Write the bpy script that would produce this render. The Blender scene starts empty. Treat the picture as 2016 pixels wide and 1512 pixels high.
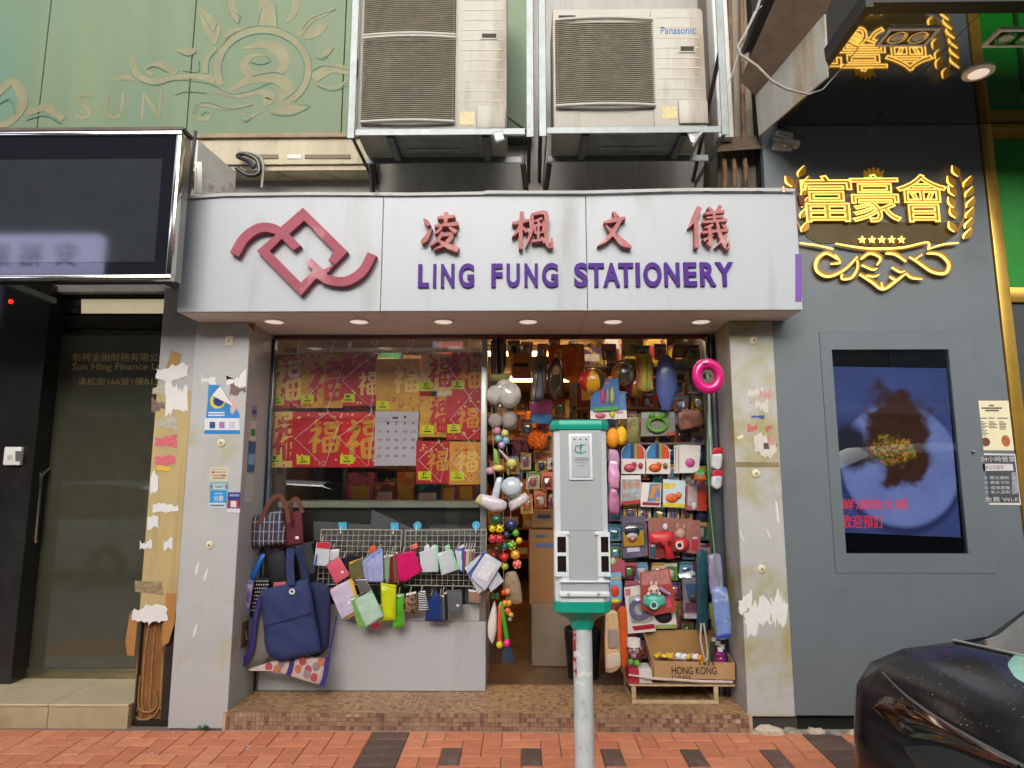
import bpy, bmesh, math, random
from mathutils import Vector, Matrix
random.seed(11)
sc = bpy.context.scene
COL = sc.collection
R = math.radians

# ------------------------------------------------------------------ camera
F, CX, CY = 1300.0, 1008.0, 756.0          # focal length and centre in photo pixels
PITCH = math.atan(192.0 / F)
YAW = math.atan(17.0 * math.cos(PITCH) / F)
CAM = Vector((0, 0, 1.5))
cam = bpy.data.objects.new('camera', bpy.data.cameras.new('camera'))
COL.objects.link(cam)
cam.location = CAM
cam.rotation_euler = (math.pi / 2 + PITCH, 0, YAW)
cam.data.sensor_width = 36.0
cam.data.lens = F / 2016.0 * 36.0
cam.data.clip_start = 0.05
cam.data.clip_end = 500
sc.camera = cam

# ------------------------------------------------------------------ sky and sun (overcast)
SUN_EL, SUN_AZ = R(26), R(188)
w = bpy.data.worlds.new('World'); sc.world = w; w.use_nodes = True
nt = w.node_tree
sky = nt.nodes.new('ShaderNodeTexSky'); sky.sky_type = 'NISHITA'; sky.sun_disc = False
sky.sun_elevation = SUN_EL; sky.sun_rotation = SUN_AZ
sky.dust_density = 6.0; sky.air_density = 1.0; sky.ozone_density = 0.6
hs = nt.nodes.new('ShaderNodeHueSaturation'); hs.inputs['Saturation'].default_value = 0.36
nt.links.new(sky.outputs[0], hs.inputs['Color'])
nt.links.new(hs.outputs[0], nt.nodes['Background'].inputs['Color'])
nt.nodes['Background'].inputs['Strength'].default_value = 0.15
sun = bpy.data.objects.new('sun', bpy.data.lights.new('sun', 'SUN'))
COL.objects.link(sun)
sun.data.energy = 0.75; sun.data.angle = R(60); sun.data.color = (1.0, 0.985, 0.965)
sd = Vector((math.sin(SUN_AZ) * math.cos(SUN_EL), math.cos(SUN_AZ) * math.cos(SUN_EL), math.sin(SUN_EL)))
sun.rotation_euler = (-sd).to_track_quat('-Z', 'Y').to_euler()
sun.location = (0, -3, 9)
sc.view_settings.view_transform = 'Standard'
sc.view_settings.look = 'None'
sc.view_settings.exposure = 0.74
sc.view_settings.gamma = 1.0
sc.render.engine = 'CYCLES'
sc.cycles.max_bounces = 8
sc.cycles.transparent_max_bounces = 16
sc.cycles.use_denoising = True
sc.cycles.sample_clamp_indirect = 6.0

# ------------------------------------------------------------------ pixel -> place
_cp, _sp, _cy, _sy = math.cos(PITCH), math.sin(PITCH), math.cos(YAW), math.sin(YAW)
FWD = Vector((-_sy * _cp, _cy * _cp, _sp))
RIGHT = Vector((_cy, _sy, 0))
UP = RIGHT.cross(FWD)
def ray(px, py):
    return FWD + RIGHT * ((px - CX) / F) + UP * ((CY - py) / F)
def V(px, py, Y):
    d = ray(px, py); return CAM + d * (Y / d.y)
def G(px, py, z):
    d = ray(px, py); return CAM + d * ((z - CAM.z) / d.z)
def zoomer(x0, y0, s):
    return lambda *pts: [(x0 + x / s, y0 + y / s) for x, y in pts]
def mpp(Y):
    return Y / F * 0.98                     # metres per photo pixel on plane Y

YS, YP, YG = 4.01, 4.29, 4.70               # sign face, pillar face, window plane
ZSOF = 2.554                                # underside of the shop sign
ZSTEP = 0.102

# ------------------------------------------------------------------ materials
def hx(h):
    h = h.lstrip('#'); r = []
    if len(h) == 3: h = ''.join(c + c for c in h)
    for i in (0, 2, 4):
        v = int(h[i:i + 2], 16) / 255.0
        r.append(v / 12.92 if v <= 0.04045 else ((v + 0.055) / 1.055) ** 2.4)
    return tuple(r)
MATS = {}
def mat(name, col='#888888', rough=0.5, metal=0.0, var=0.10, vs=6.0, bump=0.0, bs=60.0, emit=None, es=0.0,
        spec=0.5, stain=None, coat=0.0, alpha=1.0, streak=False, trans=0.0):
    if name in MATS: return MATS[name]
    m = bpy.data.materials.new(name); m.use_nodes = True; MATS[name] = m
    n = m.node_tree.nodes; l = m.node_tree.links; b = n['Principled BSDF']
    c = hx(col) if isinstance(col, str) else col
    m.diffuse_color = (*c, 1)
    b.inputs['Roughness'].default_value = rough; b.inputs['Metallic'].default_value = metal
    b.inputs['Specular IOR Level'].default_value = spec
    b.inputs['Coat Weight'].default_value = coat; b.inputs['Coat Roughness'].default_value = 0.05
    b.inputs['Alpha'].default_value = alpha
    b.inputs['Transmission Weight'].default_value = trans
    tc = n.new('ShaderNodeTexCoord'); src = tc.outputs['Object']
    if streak:
        mp = n.new('ShaderNodeMapping'); mp.inputs['Scale'].default_value = (1, 1, 0.16)
        l.new(src, mp.inputs[0]); ssrc = mp.outputs[0]
    else: ssrc = src
    nz = n.new('ShaderNodeTexNoise'); nz.inputs['Scale'].default_value = vs
    nz.inputs['Detail'].default_value = 6; nz.inputs['Roughness'].default_value = 0.62
    l.new(ssrc, nz.inputs['Vector'])
    mr = n.new('ShaderNodeMapRange'); mr.inputs[1].default_value = 0.3; mr.inputs[2].default_value = 0.7
    mr.inputs[3].default_value = 1 - var; mr.inputs[4].default_value = 1 + var
    l.new(nz.outputs['Fac'], mr.inputs[0])
    mx = n.new('ShaderNodeVectorMath'); mx.operation = 'SCALE'; mx.inputs[0].default_value = c
    l.new(mr.outputs[0], mx.inputs['Scale']); out = mx.outputs[0]
    if stain:                                  # (colour, scale, lower, upper)
        s = n.new('ShaderNodeTexNoise'); s.inputs['Scale'].default_value = stain[1]; s.inputs['Detail'].default_value = 7
        s.inputs['Roughness'].default_value = 0.6
        l.new(ssrc, s.inputs['Vector'])
        r2 = n.new('ShaderNodeMapRange'); r2.inputs[1].default_value = stain[2]; r2.inputs[2].default_value = stain[3]
        l.new(s.outputs['Fac'], r2.inputs[0])
        mc = n.new('ShaderNodeMix'); mc.data_type = 'RGBA'
        l.new(r2.outputs[0], mc.inputs['Factor']); l.new(out, mc.inputs[6]); mc.inputs[7].default_value = (*hx(stain[0]), 1)
        out = mc.outputs[2]
    l.new(out, b.inputs['Base Color'])
    if bump:
        bn = n.new('ShaderNodeTexNoise'); bn.inputs['Scale'].default_value = bs; bn.inputs['Detail'].default_value = 5
        l.new(src, bn.inputs['Vector'])
        bp = n.new('ShaderNodeBump'); bp.inputs['Strength'].default_value = bump; bp.inputs['Distance'].default_value = 0.01
        l.new(bn.outputs['Fac'], bp.inputs['Height']); l.new(bp.outputs[0], b.inputs['Normal'])
    if emit:
        b.inputs['Emission Color'].default_value = (*hx(emit), 1); b.inputs['Emission Strength'].default_value = es
    return m
def glassmat(name, tint='#ffffff', ior=1.45, rough=0.0, base=0.0):
    if name in MATS: return MATS[name]
    m = bpy.data.materials.new(name); m.use_nodes = True; MATS[name] = m
    n = m.node_tree.nodes; l = m.node_tree.links
    n.remove(n['Principled BSDF'])
    t = n.new('ShaderNodeBsdfTransparent'); t.inputs[0].default_value = (*hx(tint), 1)
    g = n.new('ShaderNodeBsdfGlossy'); g.inputs['Roughness'].default_value = rough
    f = n.new('ShaderNodeLayerWeight'); f.inputs[0].default_value = 0.5
    pw = n.new('ShaderNodeMath'); pw.operation = 'POWER'; pw.inputs[1].default_value = 4.0; l.new(f.outputs['Facing'], pw.inputs[0])
    ad = n.new('ShaderNodeMath'); ad.operation = 'MULTIPLY_ADD'; ad.use_clamp = True; ad.inputs[1].default_value = 0.9; ad.inputs[2].default_value = 0.035 + base
    l.new(pw.outputs[0], ad.inputs[0])
    x = n.new('ShaderNodeMixShader'); l.new(ad.outputs[0], x.inputs[0]); l.new(t.outputs[0], x.inputs[1]); l.new(g.outputs[0], x.inputs[2])
    l.new(x.outputs[0], n['Material Output'].inputs[0])
    return m
_ci = [0]
def col(h, rough=0.45, var=0.10, **k):
    key = 'paint_%s_%s_%s' % (h.lstrip('#'), rough, ''.join(sorted(str(v) for v in k.values())))
    return mat(key, h, rough, var=var, **k)

# ------------------------------------------------------------------ mesh builder
def catmull(pts, n=4):
    if len(pts) < 3: return [tuple(p) for p in pts]
    out = []; P = [pts[0]] + list(pts) + [pts[-1]]
    for i in range(1, len(P) - 2):
        a, b, c, d = P[i - 1], P[i], P[i + 1], P[i + 2]
        for k in range(n):
            t = k / n
            out.append(tuple(0.5 * ((2 * b[j]) + (-a[j] + c[j]) * t + (2 * a[j] - 5 * b[j] + 4 * c[j] - d[j]) * t * t
                             + (-a[j] + 3 * b[j] - 3 * c[j] + d[j]) * t ** 3) for j in range(len(b))))
    out.append(tuple(pts[-1])); return out
class MB:
    def __init__(s): s.v = []; s.f = []; s.m = []
    def add(s, vs, fs, mi=0):
        o = len(s.v); s.v += [tuple(v) for v in vs]
        for f in fs: s.f.append(tuple(i + o for i in f)); s.m.append(mi)
        return s
    def box(s, x0, x1, y0, y1, z0, z1, mi=0):
        x0, x1 = min(x0, x1), max(x0, x1); y0, y1 = min(y0, y1), max(y0, y1); z0, z1 = min(z0, z1), max(z0, z1)
        vs = [(x, y, z) for x in (x0, x1) for y in (y0, y1) for z in (z0, z1)]
        return s.add(vs, [(0, 1, 3, 2), (4, 6, 7, 5), (0, 4, 5, 1), (2, 3, 7, 6), (0, 2, 6, 4), (1, 5, 7, 3)], mi)
    def cbox(s, x0, x1, y0, y1, z0, z1, b=0.01, seg=2, mi=0, mtx=None):
        bm = bmesh.new(); bmesh.ops.create_cube(bm, size=1)
        for v in bm.verts:
            v.co = Vector(((x0 + x1) / 2 + v.co.x * abs(x1 - x0), (y0 + y1) / 2 + v.co.y * abs(y1 - y0), (z0 + z1) / 2 + v.co.z * abs(z1 - z0)))
        b = min(b, abs(x1 - x0) * .45, abs(y1 - y0) * .45, abs(z1 - z0) * .45)
        bmesh.ops.bevel(bm, geom=list(bm.edges), offset=b, segments=seg, affect='EDGES', profile=0.5)
        if mtx is not None: bm.transform(mtx)
        bm.verts.index_update()
        s.add([v.co[:] for v in bm.verts], [[v.index for v in f.verts] for f in bm.faces], mi); bm.free(); return s
    def prism(s, xz, y0, y1, mi=0):
        n = len(xz)
        a = sum(xz[i][0] * xz[(i + 1) % n][1] - xz[(i + 1) % n][0] * xz[i][1] for i in range(n))
        if a < 0: xz = xz[::-1]
        vs = [(x, y0, z) for x, z in xz] + [(x, y1, z) for x, z in xz]
        fs = [tuple(range(n)), tuple(range(2 * n - 1, n - 1, -1))]
        fs += [(i, i + n, (i + 1) % n + n, (i + 1) % n) for i in range(n)]
        return s.add(vs, fs, mi)
    def poly(s, px, Y, th=0.004, mi=0):
        pts = [V(x, y, Y) for x, y in px]
        return s.prism([(p.x, p.z) for p in pts], Y, Y + th, mi)
    def rect(s, x0, y0, x1, y1, Y, th=0.004, mi=0):
        return s.poly([(x0, y0), (x1, y0), (x1, y1), (x0, y1)], Y, th, mi)
    def tilt(s, pts, th=0.004, mi=0):           # 3-D polygon with thickness along its normal
        pts = [Vector(p) for p in pts]; n = len(pts)
        nr = (pts[1] - pts[0]).cross(pts[-1] - pts[0]).normalized()
        vs = pts + [p + nr * th for p in pts]
        fs = [tuple(range(n)), tuple(range(2 * n - 1, n - 1, -1))] + [(i, i + n, (i + 1) % n + n, (i + 1) % n) for i in range(n)]
        return s.add(vs, fs, mi)
    def pillow(s, px, Y, bf=0.03, bb=0.01, rings=5, smooth=3, mi=0, wob=0.0, p=2.2):
        pts = [(p.x, p.z) for p in (V(x, y, Y) for x, y in px)]
        if smooth: 
            q = pts + pts[:1]; out = []
            m = len(pts)
            for i in range(m):
                a, b, c, d = pts[i - 1], pts[i], pts[(i + 1) % m], pts[(i + 2) % m]
                for k in range(smooth):
                    t = k / smooth
                    cu = tuple(0.5 * ((2 * b[j]) + (-a[j] + c[j]) * t + (2 * a[j] - 5 * b[j] + 4 * c[j] - d[j]) * t * t + (-a[j] + 3 * b[j] - 3 * c[j] + d[j]) * t ** 3) for j in (0, 1))
                    li = tuple(b[j] + (c[j] - b[j]) * t for j in (0, 1))
                    out.append(tuple(cu[j] * .45 + li[j] * .55 for j in (0, 1)))
            pts = out
        n = len(pts)
        a = sum(pts[i][0] * pts[(i + 1) % n][1] - pts[(i + 1) % n][0] * pts[i][1] for i in range(n))
        if a < 0: pts = pts[::-1]
        cx = sum(p[0] for p in pts) / n; cz = sum(p[1] for p in pts) / n
        def side(sg, bu):
            vs = []; fs = []
            for k in range(rings):
                q = 1 - (k / rings) ** (1 if p < 3 else 1.8); h = bu * math.sqrt(max(0, 1 - q ** p))
                for i, t_ in enumerate(pts):
                    xx, zz = cx + (t_[0] - cx) * q, cz + (t_[1] - cz) * q
                    ww = wob * bu * math.sin(xx * 41 + zz * 13 + cz * 50) * math.cos(zz * 33 - xx * 17 + cx * 90) * (1 if k else 0)
                    vs.append((xx, Y + sg * (h + ww), zz))
            vs.append((cx, Y + sg * (bu + wob * bu * math.sin(cx * 41 + cz * 13 + cz * 50) * math.cos(cz * 33 - cx * 17 + cx * 90)), cz)); c0 = len(vs) - 1
            for k in range(rings - 1):
                for i in range(n):
                    f = (k * n + i, k * n + (i + 1) % n, (k + 1) * n + (i + 1) % n, (k + 1) * n + i)
                    fs.append(f if sg < 0 else f[::-1])
            for i in range(n):
                f = ((rings - 1) * n + i, (rings - 1) * n + (i + 1) % n, c0); fs.append(f if sg < 0 else f[::-1])
            s.add(vs, fs, mi)
        side(-1, bf); side(1, bb); return s
    def tube(s, path, r, n=8, mi=0, close=False, cap=True):
        path = [Vector(p) for p in path]; m = len(path); vs = []; fs = []
        rr = r if hasattr(r, '__len__') else [r] * m
        up = Vector((0.13, 0.31, 0.94)); prev = None
        for i, p in enumerate(path):
            if close: t = path[(i + 1) % m] - path[i - 1]
            else: t = path[min(i + 1, m - 1)] - path[max(i - 1, 0)]
            t = t.normalized() if t.length > 1e-9 else Vector((0, 0, 1))
            if prev is None:
                a = up.cross(t)
                if a.length < .05: a = Vector((1, 0, 0)).cross(t)
            else: a = prev - t * prev.dot(t)
            a.normalize(); prev = a; b = t.cross(a)
            for k in range(n):
                an = 2 * math.pi * k / n
                vs.append(p + (a * math.cos(an) + b * math.sin(an)) * rr[i])
        for i in range(m if close else m - 1):
            j = (i + 1) % m
            for k in range(n):
                fs.append((i * n + k, i * n + (k + 1) % n, j * n + (k + 1) % n, j * n + k))
        if cap and not close:
            fs.append(tuple(range(n - 1, -1, -1))); fs.append(tuple((m - 1) * n + k for k in range(n)))
        return s.add(vs, fs, mi)
    def ptube(s, px, Y, r, n=8, mi=0, sm=0, close=False):
        if sm: px = catmull(px, sm)
        return s.tube([V(x, y, Y) for x, y in px], r, n, mi, close)
    def lathe(s, prof, c, n=20, axis='z', mi=0, cap=True):
        vs = []; fs = []; m = len(prof); c = Vector(c)
        for r, z in prof:
            for k in range(n):
                a = 2 * math.pi * k / n; x, y = r * math.cos(a), r * math.sin(a)
                vs.append(c + (Vector((x, y, z)) if axis == 'z' else Vector((x, -z, y)) if axis == 'y' else Vector((z, x, y))))
        for i in range(m - 1):
            for k in range(n):
                fs.append((i * n + k, i * n + (k + 1) % n, (i + 1) * n + (k + 1) % n, (i + 1) * n + k))
        if cap and prof[0][0] > 1e-5: fs.append(tuple(range(n - 1, -1, -1)))
        if cap and prof[-1][0] > 1e-5: fs.append(tuple((m - 1) * n + k for k in range(n)))
        return s.add(vs, fs, mi)
    def ball(s, c, r, n=14, sc3=(1, 1, 1), mi=0):
        c = Vector(c); vs = []; fs = []; h = n // 2 + 1
        for i in range(h + 1):
            t = math.pi * i / h
            for k in range(n):
                a = 2 * math.pi * k / n
                vs.append((c.x + r * sc3[0] * math.sin(t) * math.cos(a), c.y + r * sc3[1] * math.sin(t) * math.sin(a), c.z - r * sc3[2] * math.cos(t)))
        for i in range(h):
            for k in range(n):
                fs.append((i * n + k, i * n + (k + 1) % n, (i + 1) * n + (k + 1) % n, (i + 1) * n + k))
        return s.add(vs, fs, mi)
    def pball(s, px, py, rpx, Y, sy=1.0, sx=1.0, sz=1.0, n=14, mi=0):
        return s.ball(V(px, py, Y), rpx * mpp(Y), n, (sx, sy, sz), mi)
    def ring(s, px, py, ro, ri, Y, th, n=28, mi=0, ry=1.0):      # flat ring standing in plane Y
        c = V(px, py, Y); k = mpp(Y); vs = []; fs = []
        for i in range(n):
            a = 2 * math.pi * i / n
            for r, y in ((ro, Y), (ri, Y), (ri, Y + th), (ro, Y + th)):
                vs.append((c.x + r * k * math.cos(a), y, c.z + r * k * ry * math.sin(a)))
        for i in range(n):
            j = (i + 1) % n
            for q in range(4): fs.append((i * 4 + q, i * 4 + (q + 1) % 4, j * 4 + (q + 1) % 4, j * 4 + q))
        return s.add(vs, fs, mi)
    def disc(s, px, py, r, Y, th=0.004, n=24, mi=0, ry=1.0):
        c = V(px, py, Y); k = mpp(Y)
        return s.prism([(c.x + r * k * math.cos(2 * math.pi * i / n), c.z + r * ry * k * math.sin(2 * math.pi * i / n)) for i in range(n)], Y, Y + th, mi)
    def stroke(s, pts, Y, th, sm=4, mi=0):       # pts (x, z, width) in world metres
        p = catmull(pts, sm); L = []; Rr = []
        for i in range(len(p)):
            a = p[max(i - 1, 0)]; b = p[min(i + 1, len(p) - 1)]
            dx, dz = b[0] - a[0], b[1] - a[1]; d = math.hypot(dx, dz) or 1
            nx, nz = -dz / d, dx / d; h = max(p[i][2], 0.0004) / 2
            L.append((p[i][0] + nx * h, p[i][1] + nz * h)); Rr.append((p[i][0] - nx * h, p[i][1] - nz * h))
        n = len(p)
        vs = [(x, Y, z) for x, z in L] + [(x, Y, z) for x, z in Rr] + [(x, Y + th, z) for x, z in L] + [(x, Y + th, z) for x, z in Rr]
        fs = []
        for i in range(n - 1):
            fs += [(i, n + i, n + i + 1, i + 1), (2 * n + i, 2 * n + i + 1, 3 * n + i + 1, 3 * n + i),
                   (i, i + 1, 2 * n + i + 1, 2 * n + i), (n + i, 3 * n + i, 3 * n + i + 1, n + i + 1)]
        fs += [(0, 2 * n, 3 * n, n), (n - 1, 2 * n - 1, 4 * n - 1, 3 * n - 1)]
        return s.add(vs, fs, mi)
    def pstroke(s, pts, Y, th, sm=4, mi=0):      # pts (px, py, width px)
        k = mpp(Y)
        return s.stroke([(V(x, y, Y).x, V(x, y, Y).z, ww * k) for x, y, ww in pts], Y, th, sm, mi)
    def mesh(s, name, mats, off=(0, 0, 0), sharp=35):
        me = bpy.data.meshes.new(name)
        me.from_pydata([(v[0] - off[0], v[1] - off[1], v[2] - off[2]) for v in s.v], [], s.f)
        for m in (mats if isinstance(mats, (list, tuple)) else [mats]): me.materials.append(m)
        if any(s.m): me.polygons.foreach_set('material_index', s.m)
        me.validate()
        bm = bmesh.new(); bm.from_mesh(me); bmesh.ops.recalc_face_normals(bm, faces=bm.faces); bm.to_mesh(me); bm.free()
        me.shade_smooth(); me.set_sharp_from_angle(angle=R(sharp))
        return me

def bounds(vs):
    xs, ys, zs = zip(*vs); return min(xs), max(xs), min(ys), max(ys), min(zs), max(zs)
def tag(o, label=None, cat=None, group=None, kind=None):
    if label: o['label'] = label
    if cat: o['category'] = cat
    if group: o['group'] = group
    if kind: o['kind'] = kind
    return o
def wloc(o):
    v = Vector((0, 0, 0))
    while o is not None: v = v + o.location; o = o.parent
    return v
def thing(name, label, cat, loc, group=None):
    o = bpy.data.objects.new(name, None); COL.objects.link(o); o.location = loc
    o.empty_display_size = 0.1
    return tag(o, label, cat, group)
def part(mb, name, m, parent, label=None, kind=None, sharp=35):
    off = wloc(parent)
    o = bpy.data.objects.new(name, mb.mesh(name, m, off, sharp)); COL.objects.link(o); o.parent = parent
    return tag(o, label, None, None, kind)
def solo(mb, name, m, label, cat, group=None, sharp=35):
    x0, x1, y0, y1, z0, z1 = bounds(mb.v); off = ((x0 + x1) / 2, (y0 + y1) / 2, z0)
    o = bpy.data.objects.new(name, mb.mesh(name, m, off, sharp)); COL.objects.link(o); o.location = off
    return tag(o, label, cat, group)
def struct(mb, name, m, parent=None, sharp=35):
    if parent is not None: return part(mb, name, m, parent, sharp=sharp)
    o = bpy.data.objects.new(name, mb.mesh(name, m, (0, 0, 0), sharp)); COL.objects.link(o)
    return tag(o, kind='structure')
def pthing(name, label, cat, px, py, Y, group=None):
    return thing(name, label, cat, V(px, py, Y), group)

# ------------------------------------------------------------------ lettering
_gl = {}
def glyphs(s, bold=0.0, outline=0.0):
    k = (s, bold, outline)
    if k not in _gl:
        c = bpy.data.curves.new('glyph', 'FONT'); c.body = s; c.size = 1; c.offset = bold; c.extrude = 0.5
        c.resolution_u = 4
        if outline: c.extrude = 0; c.fill_mode = 'NONE'; c.bevel_depth = outline; c.bevel_resolution = 1
        o = bpy.data.objects.new('glyph', c); m = bpy.data.meshes.new_from_object(o)
        vs = [tuple(v.co) for v in m.vertices]; fs = [tuple(p.vertices) for p in m.polygons]
        bpy.data.objects.remove(o); bpy.data.curves.remove(c); bpy.data.meshes.remove(m)
        _gl[k] = (vs, fs, bounds(vs) if vs else (0, 1, 0, 1, 0, 1))
    return _gl[k]
def put_text(mb, s, px, Y, th=0.002, bold=0.0, outline=0.0, mi=0, shear=0.0, keep=False):
    """fit the lettering into a pixel box (x0,y0,x1,y1) on the plane Y, front face at Y"""
    vs, fs, b = glyphs(s, bold, outline)
    x0, y0, x1, y1 = px; a = V(x0, y1, Y); c = V(x1, y0, Y)
    sx = (c.x - a.x) / max(b[1] - b[0], 1e-6); sz = (c.z - a.z) / max(b[3] - b[2], 1e-6)
    if keep: sx = sz = min(sx, sz)
    out = []
    for v in vs:
        z = (v[1] - b[2]) * sz
        out.append((a.x + (v[0] - b[0]) * sx + shear * z, (Y + th * (0.5 - v[2])) if not outline else Y - v[2] * sz, a.z + z))
    return mb.add(out, fs, mi)
BR = {
 'wen': [[(.47,1.0,.04),(.53,.93,.1),(.58,.85,.15)], [(.2,.70,.06),(.5,.76,.12),(.84,.83,.08)], [(.7,.8,.1),(.47,.45,.12),(.26,.22,.1),(.0,.06,.02)],
         [(.25,.62,.04),(.5,.36,.13),(.76,.13,.19),(1,.02,.04)]],
 'ling': [[(.04,.82,.03),(.13,.74,.12),(.2,.64,.1)], [(.0,.2,.08),(.12,.3,.14),(.28,.58,.02)], [(.42,.84,.06),(.66,.87,.1),(.9,.89,.07)], [(.66,1.0,.1),(.65,.8,.1),(.63,.64,.09)],
          [(.34,.62,.06),(.66,.66,.09),(1.0,.69,.1)], [(.54,.6,.08),(.46,.5,.08),(.36,.42,.03)], [(.74,.6,.05),(.84,.53,.1),(.94,.47,.1)],
          [(.58,.47,.09),(.44,.26,.09),(.24,.1,.02)], [(.5,.37,.06),(.82,.4,.11),(.66,.17,.1),(.33,.0,.02)], [(.44,.26,.05),(.7,.11,.14),(1.0,.0,.14)]],
 'feng': [[(.0,.68,.06),(.2,.72,.1),(.43,.77,.07)], [(.25,1.0,.1),(.22,.5,.11),(.22,.0,.1)], [(.22,.66,.07),(.12,.45,.07),(.0,.32,.02)], [(.26,.6,.04),(.38,.45,.1)],
          [(.5,.9,.1),(.49,.5,.1),(.34,.04,.02)], [(.5,.92,.07),(.85,.95,.12),(.85,.5,.1),(.88,.16,.11),(.98,.08,.12),(1.0,.3,.02)], [(.76,.82,.07),(.56,.73,.04)],
          [(.57,.61,.06),(.59,.4,.06)], [(.56,.61,.06),(.79,.63,.08),(.77,.42,.06)], [(.57,.42,.06),(.77,.44,.06)], [(.67,.74,.07),(.66,.2,.07)], [(.5,.2,.06),(.82,.25,.07)], [(.74,.32,.04),(.83,.16,.09)]],
 'yi': [[(.3,1,.12),(.17,.74,.11),(.0,.5,.02)], [(.19,.7,.11),(.19,.35,.1),(.18,.02,.1)], [(.52,1.0,.05),(.6,.9,.1)], [(.84,1.03,.1),(.74,.9,.05)], [(.42,.84,.06),(.92,.89,.08)],
        [(.46,.735,.05),(.88,.77,.07)], [(.36,.63,.06),(.98,.68,.08)], [(.66,.9,.08),(.66,.64,.07)], [(.62,.57,.08),(.4,.49,.03)], [(.33,.38,.06),(1.0,.44,.08)],
        [(.52,.55,.08),(.53,.1,.1),(.43,.14,.02)], [(.36,.19,.08),(.62,.31,.02)], [(.72,.62,.07),(.79,.3,.1),(.95,.02,.14),(1,.18,.02)], [(.94,.32,.08),(.66,.03,.02)], [(.84,.57,.04),(.94,.48,.1)]],
 'fu': [[(.18,1,.05),(.27,.88,.16)], [(.04,.72,.08),(.36,.79,.13),(.2,.5,.12),(.0,.32,.03)], [(.22,.56,.12),(.21,.3,.12),(.21,.0,.1)], [(.27,.48,.05),(.39,.35,.13)], [(.5,.93,.1),(.98,.96,.11)],
        [(.55,.81,.1),(.6,.62,.09)], [(.56,.8,.08),(.93,.83,.11),(.88,.62,.09)], [(.6,.63,.07),(.88,.65,.07)], [(.5,.47,.1),(.55,.04,.1)], [(.5,.46,.09),(.98,.51,.13),(.93,.06,.11)],
        [(.55,.27,.07),(.92,.29,.07)], [(.73,.47,.08),(.73,.08,.08)], [(.55,.07,.09),(.93,.08,.09)]],
}
def brush(mb, key, px, Y, th, mi=0, fat=1.0, rot=0.0):
    x0, y0, x1, y1 = px; a = V(x0, y1, Y); c = V(x1, y0, Y); W, H = c.x - a.x, c.z - a.z
    mid = Vector((a.x + W / 2, a.z + H / 2)); cr, sr = math.cos(rot), math.sin(rot)
    for i, st in enumerate(BR[key]):
        pts = []
        for x, z, ww in st:
            q = Vector(((x - .5) * W, (z - .5) * H)); pts.append((mid.x + q.x * cr - q.y * sr, mid.y + q.x * sr + q.y * cr, ww * fat * (W + H) / 2))
        mb.stroke(pts, Y - i * 0.00025, th + i * 0.00025, 4, mi)
    return mb
def torn(x0, y0, x1, y1, seed, n=7, j=0.16):
    r = random.Random(seed); w_, h_ = x1 - x0, y1 - y0; n = max(n, 6) + 5; T = []; B = []
    a0, a1, p0, p1 = r.uniform(0, 6), r.uniform(0, 6), r.uniform(1.2, 3.2), r.uniform(1.2, 3.2)
    xs_ = [0] + [(i + r.uniform(-.33, .33)) / n for i in range(1, n)] + [1]
    for x in xs_:
        T.append((x0 + w_ * x, y0 + h_ * j * (1.0 + .9 * math.sin(p0 * x * 2 + a0) + r.uniform(-.6, .9))))
    T = [(x, min(y, y0 + h_ * .40)) for x, y in T]
    xs_ = [1] + [(i + r.uniform(-.33, .33)) / n for i in range(n - 1, 0, -1)] + [0]
    for x in xs_:
        B.append((x0 + w_ * x, y1 - h_ * j * (.8 + .7 * math.sin(p1 * x * 2 + a1) + r.uniform(-.5, .8))))
    B = [(x, max(y, y0 + h_ * .62)) for x, y in B]
    k = w_ * j * .35
    return T + [(x1 - r.uniform(0, k), y0 + h_ * q) for q in (.4, .5, .6)] + B + [(x0 + r.uniform(0, k), y0 + h_ * q) for q in (.6, .5, .4)]
CN = {'#c23b2a': 'red', '#e07b28': 'orange', '#d9b23a': 'yellow', '#2f6b9a': 'blue', '#3f8a4f': 'green', '#d9d2c4': 'cream', '#8a5a3a': 'brown', '#b7a58c': 'beige', '#5a3a6b': 'purple', '#d15a7a': 'pink', '#2a3f5f': 'navy', '#e8c9a0': 'peach', '#7a2a22': 'maroon', '#a98459': 'tan'}
ORD = ('first', 'second', 'third', 'fourth', 'fifth', 'sixth', 'seventh', 'eighth', 'ninth', 'tenth', 'eleventh', 'twelfth')
# ================================================================== THE SETTING
concrete = mat('old concrete', '#8f897c', .85, var=.22, vs=3, bump=.4, bs=30, stain=('#4b443a', 2.2, .52, .75), streak=True)
asphalt = mat('concrete carriageway', '#8f8c86', .85, var=.15, vs=30, bump=.6, bs=180)
steel = mat('galvanised steel', '#747a7a', .48, .7, var=.18, vs=14, stain=('#6d6a66', 7, .55, .8))
chrome = mat('polished steel', '#c4c2bc', .16, 1.0, var=.06)
blackm = mat('black paint', (.012, .012, .013), .28, var=.2)
white = mat('white plastic', '#dcdad4', .4, var=.05)
greyp = mat('grey laminate', '#a9aaab', .38, var=.05, vs=3, stain=('#8f8a80', 2.5, .6, .85), streak=True)
stained = mat('glue stained laminate', '#aeaeac', .5, var=.06, vs=3, stain=('#9c9362', 1.35, .45, .56))
stained2 = mat('lightly stained laminate', '#aeaeac', .5, var=.06, vs=3, stain=('#a39b72', 1.3, .51, .61))
darkg = mat('dark grey panel', '#656d72', .42, var=.05, vs=2.0, stain=('#5a6166', 3, .55, .75))
cardb = mat('cardboard', '#a98459', .8, var=.10, vs=9, bump=.1)
wood = mat('pale wood', '#b39a75', .65, var=.18, vs=14)
redwood = mat('red brown timber', '#5a2a22', .5, var=.2)
clearp = glassmat('clear plastic film', '#f4f6f6', 1.5, .06, .05)

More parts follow.
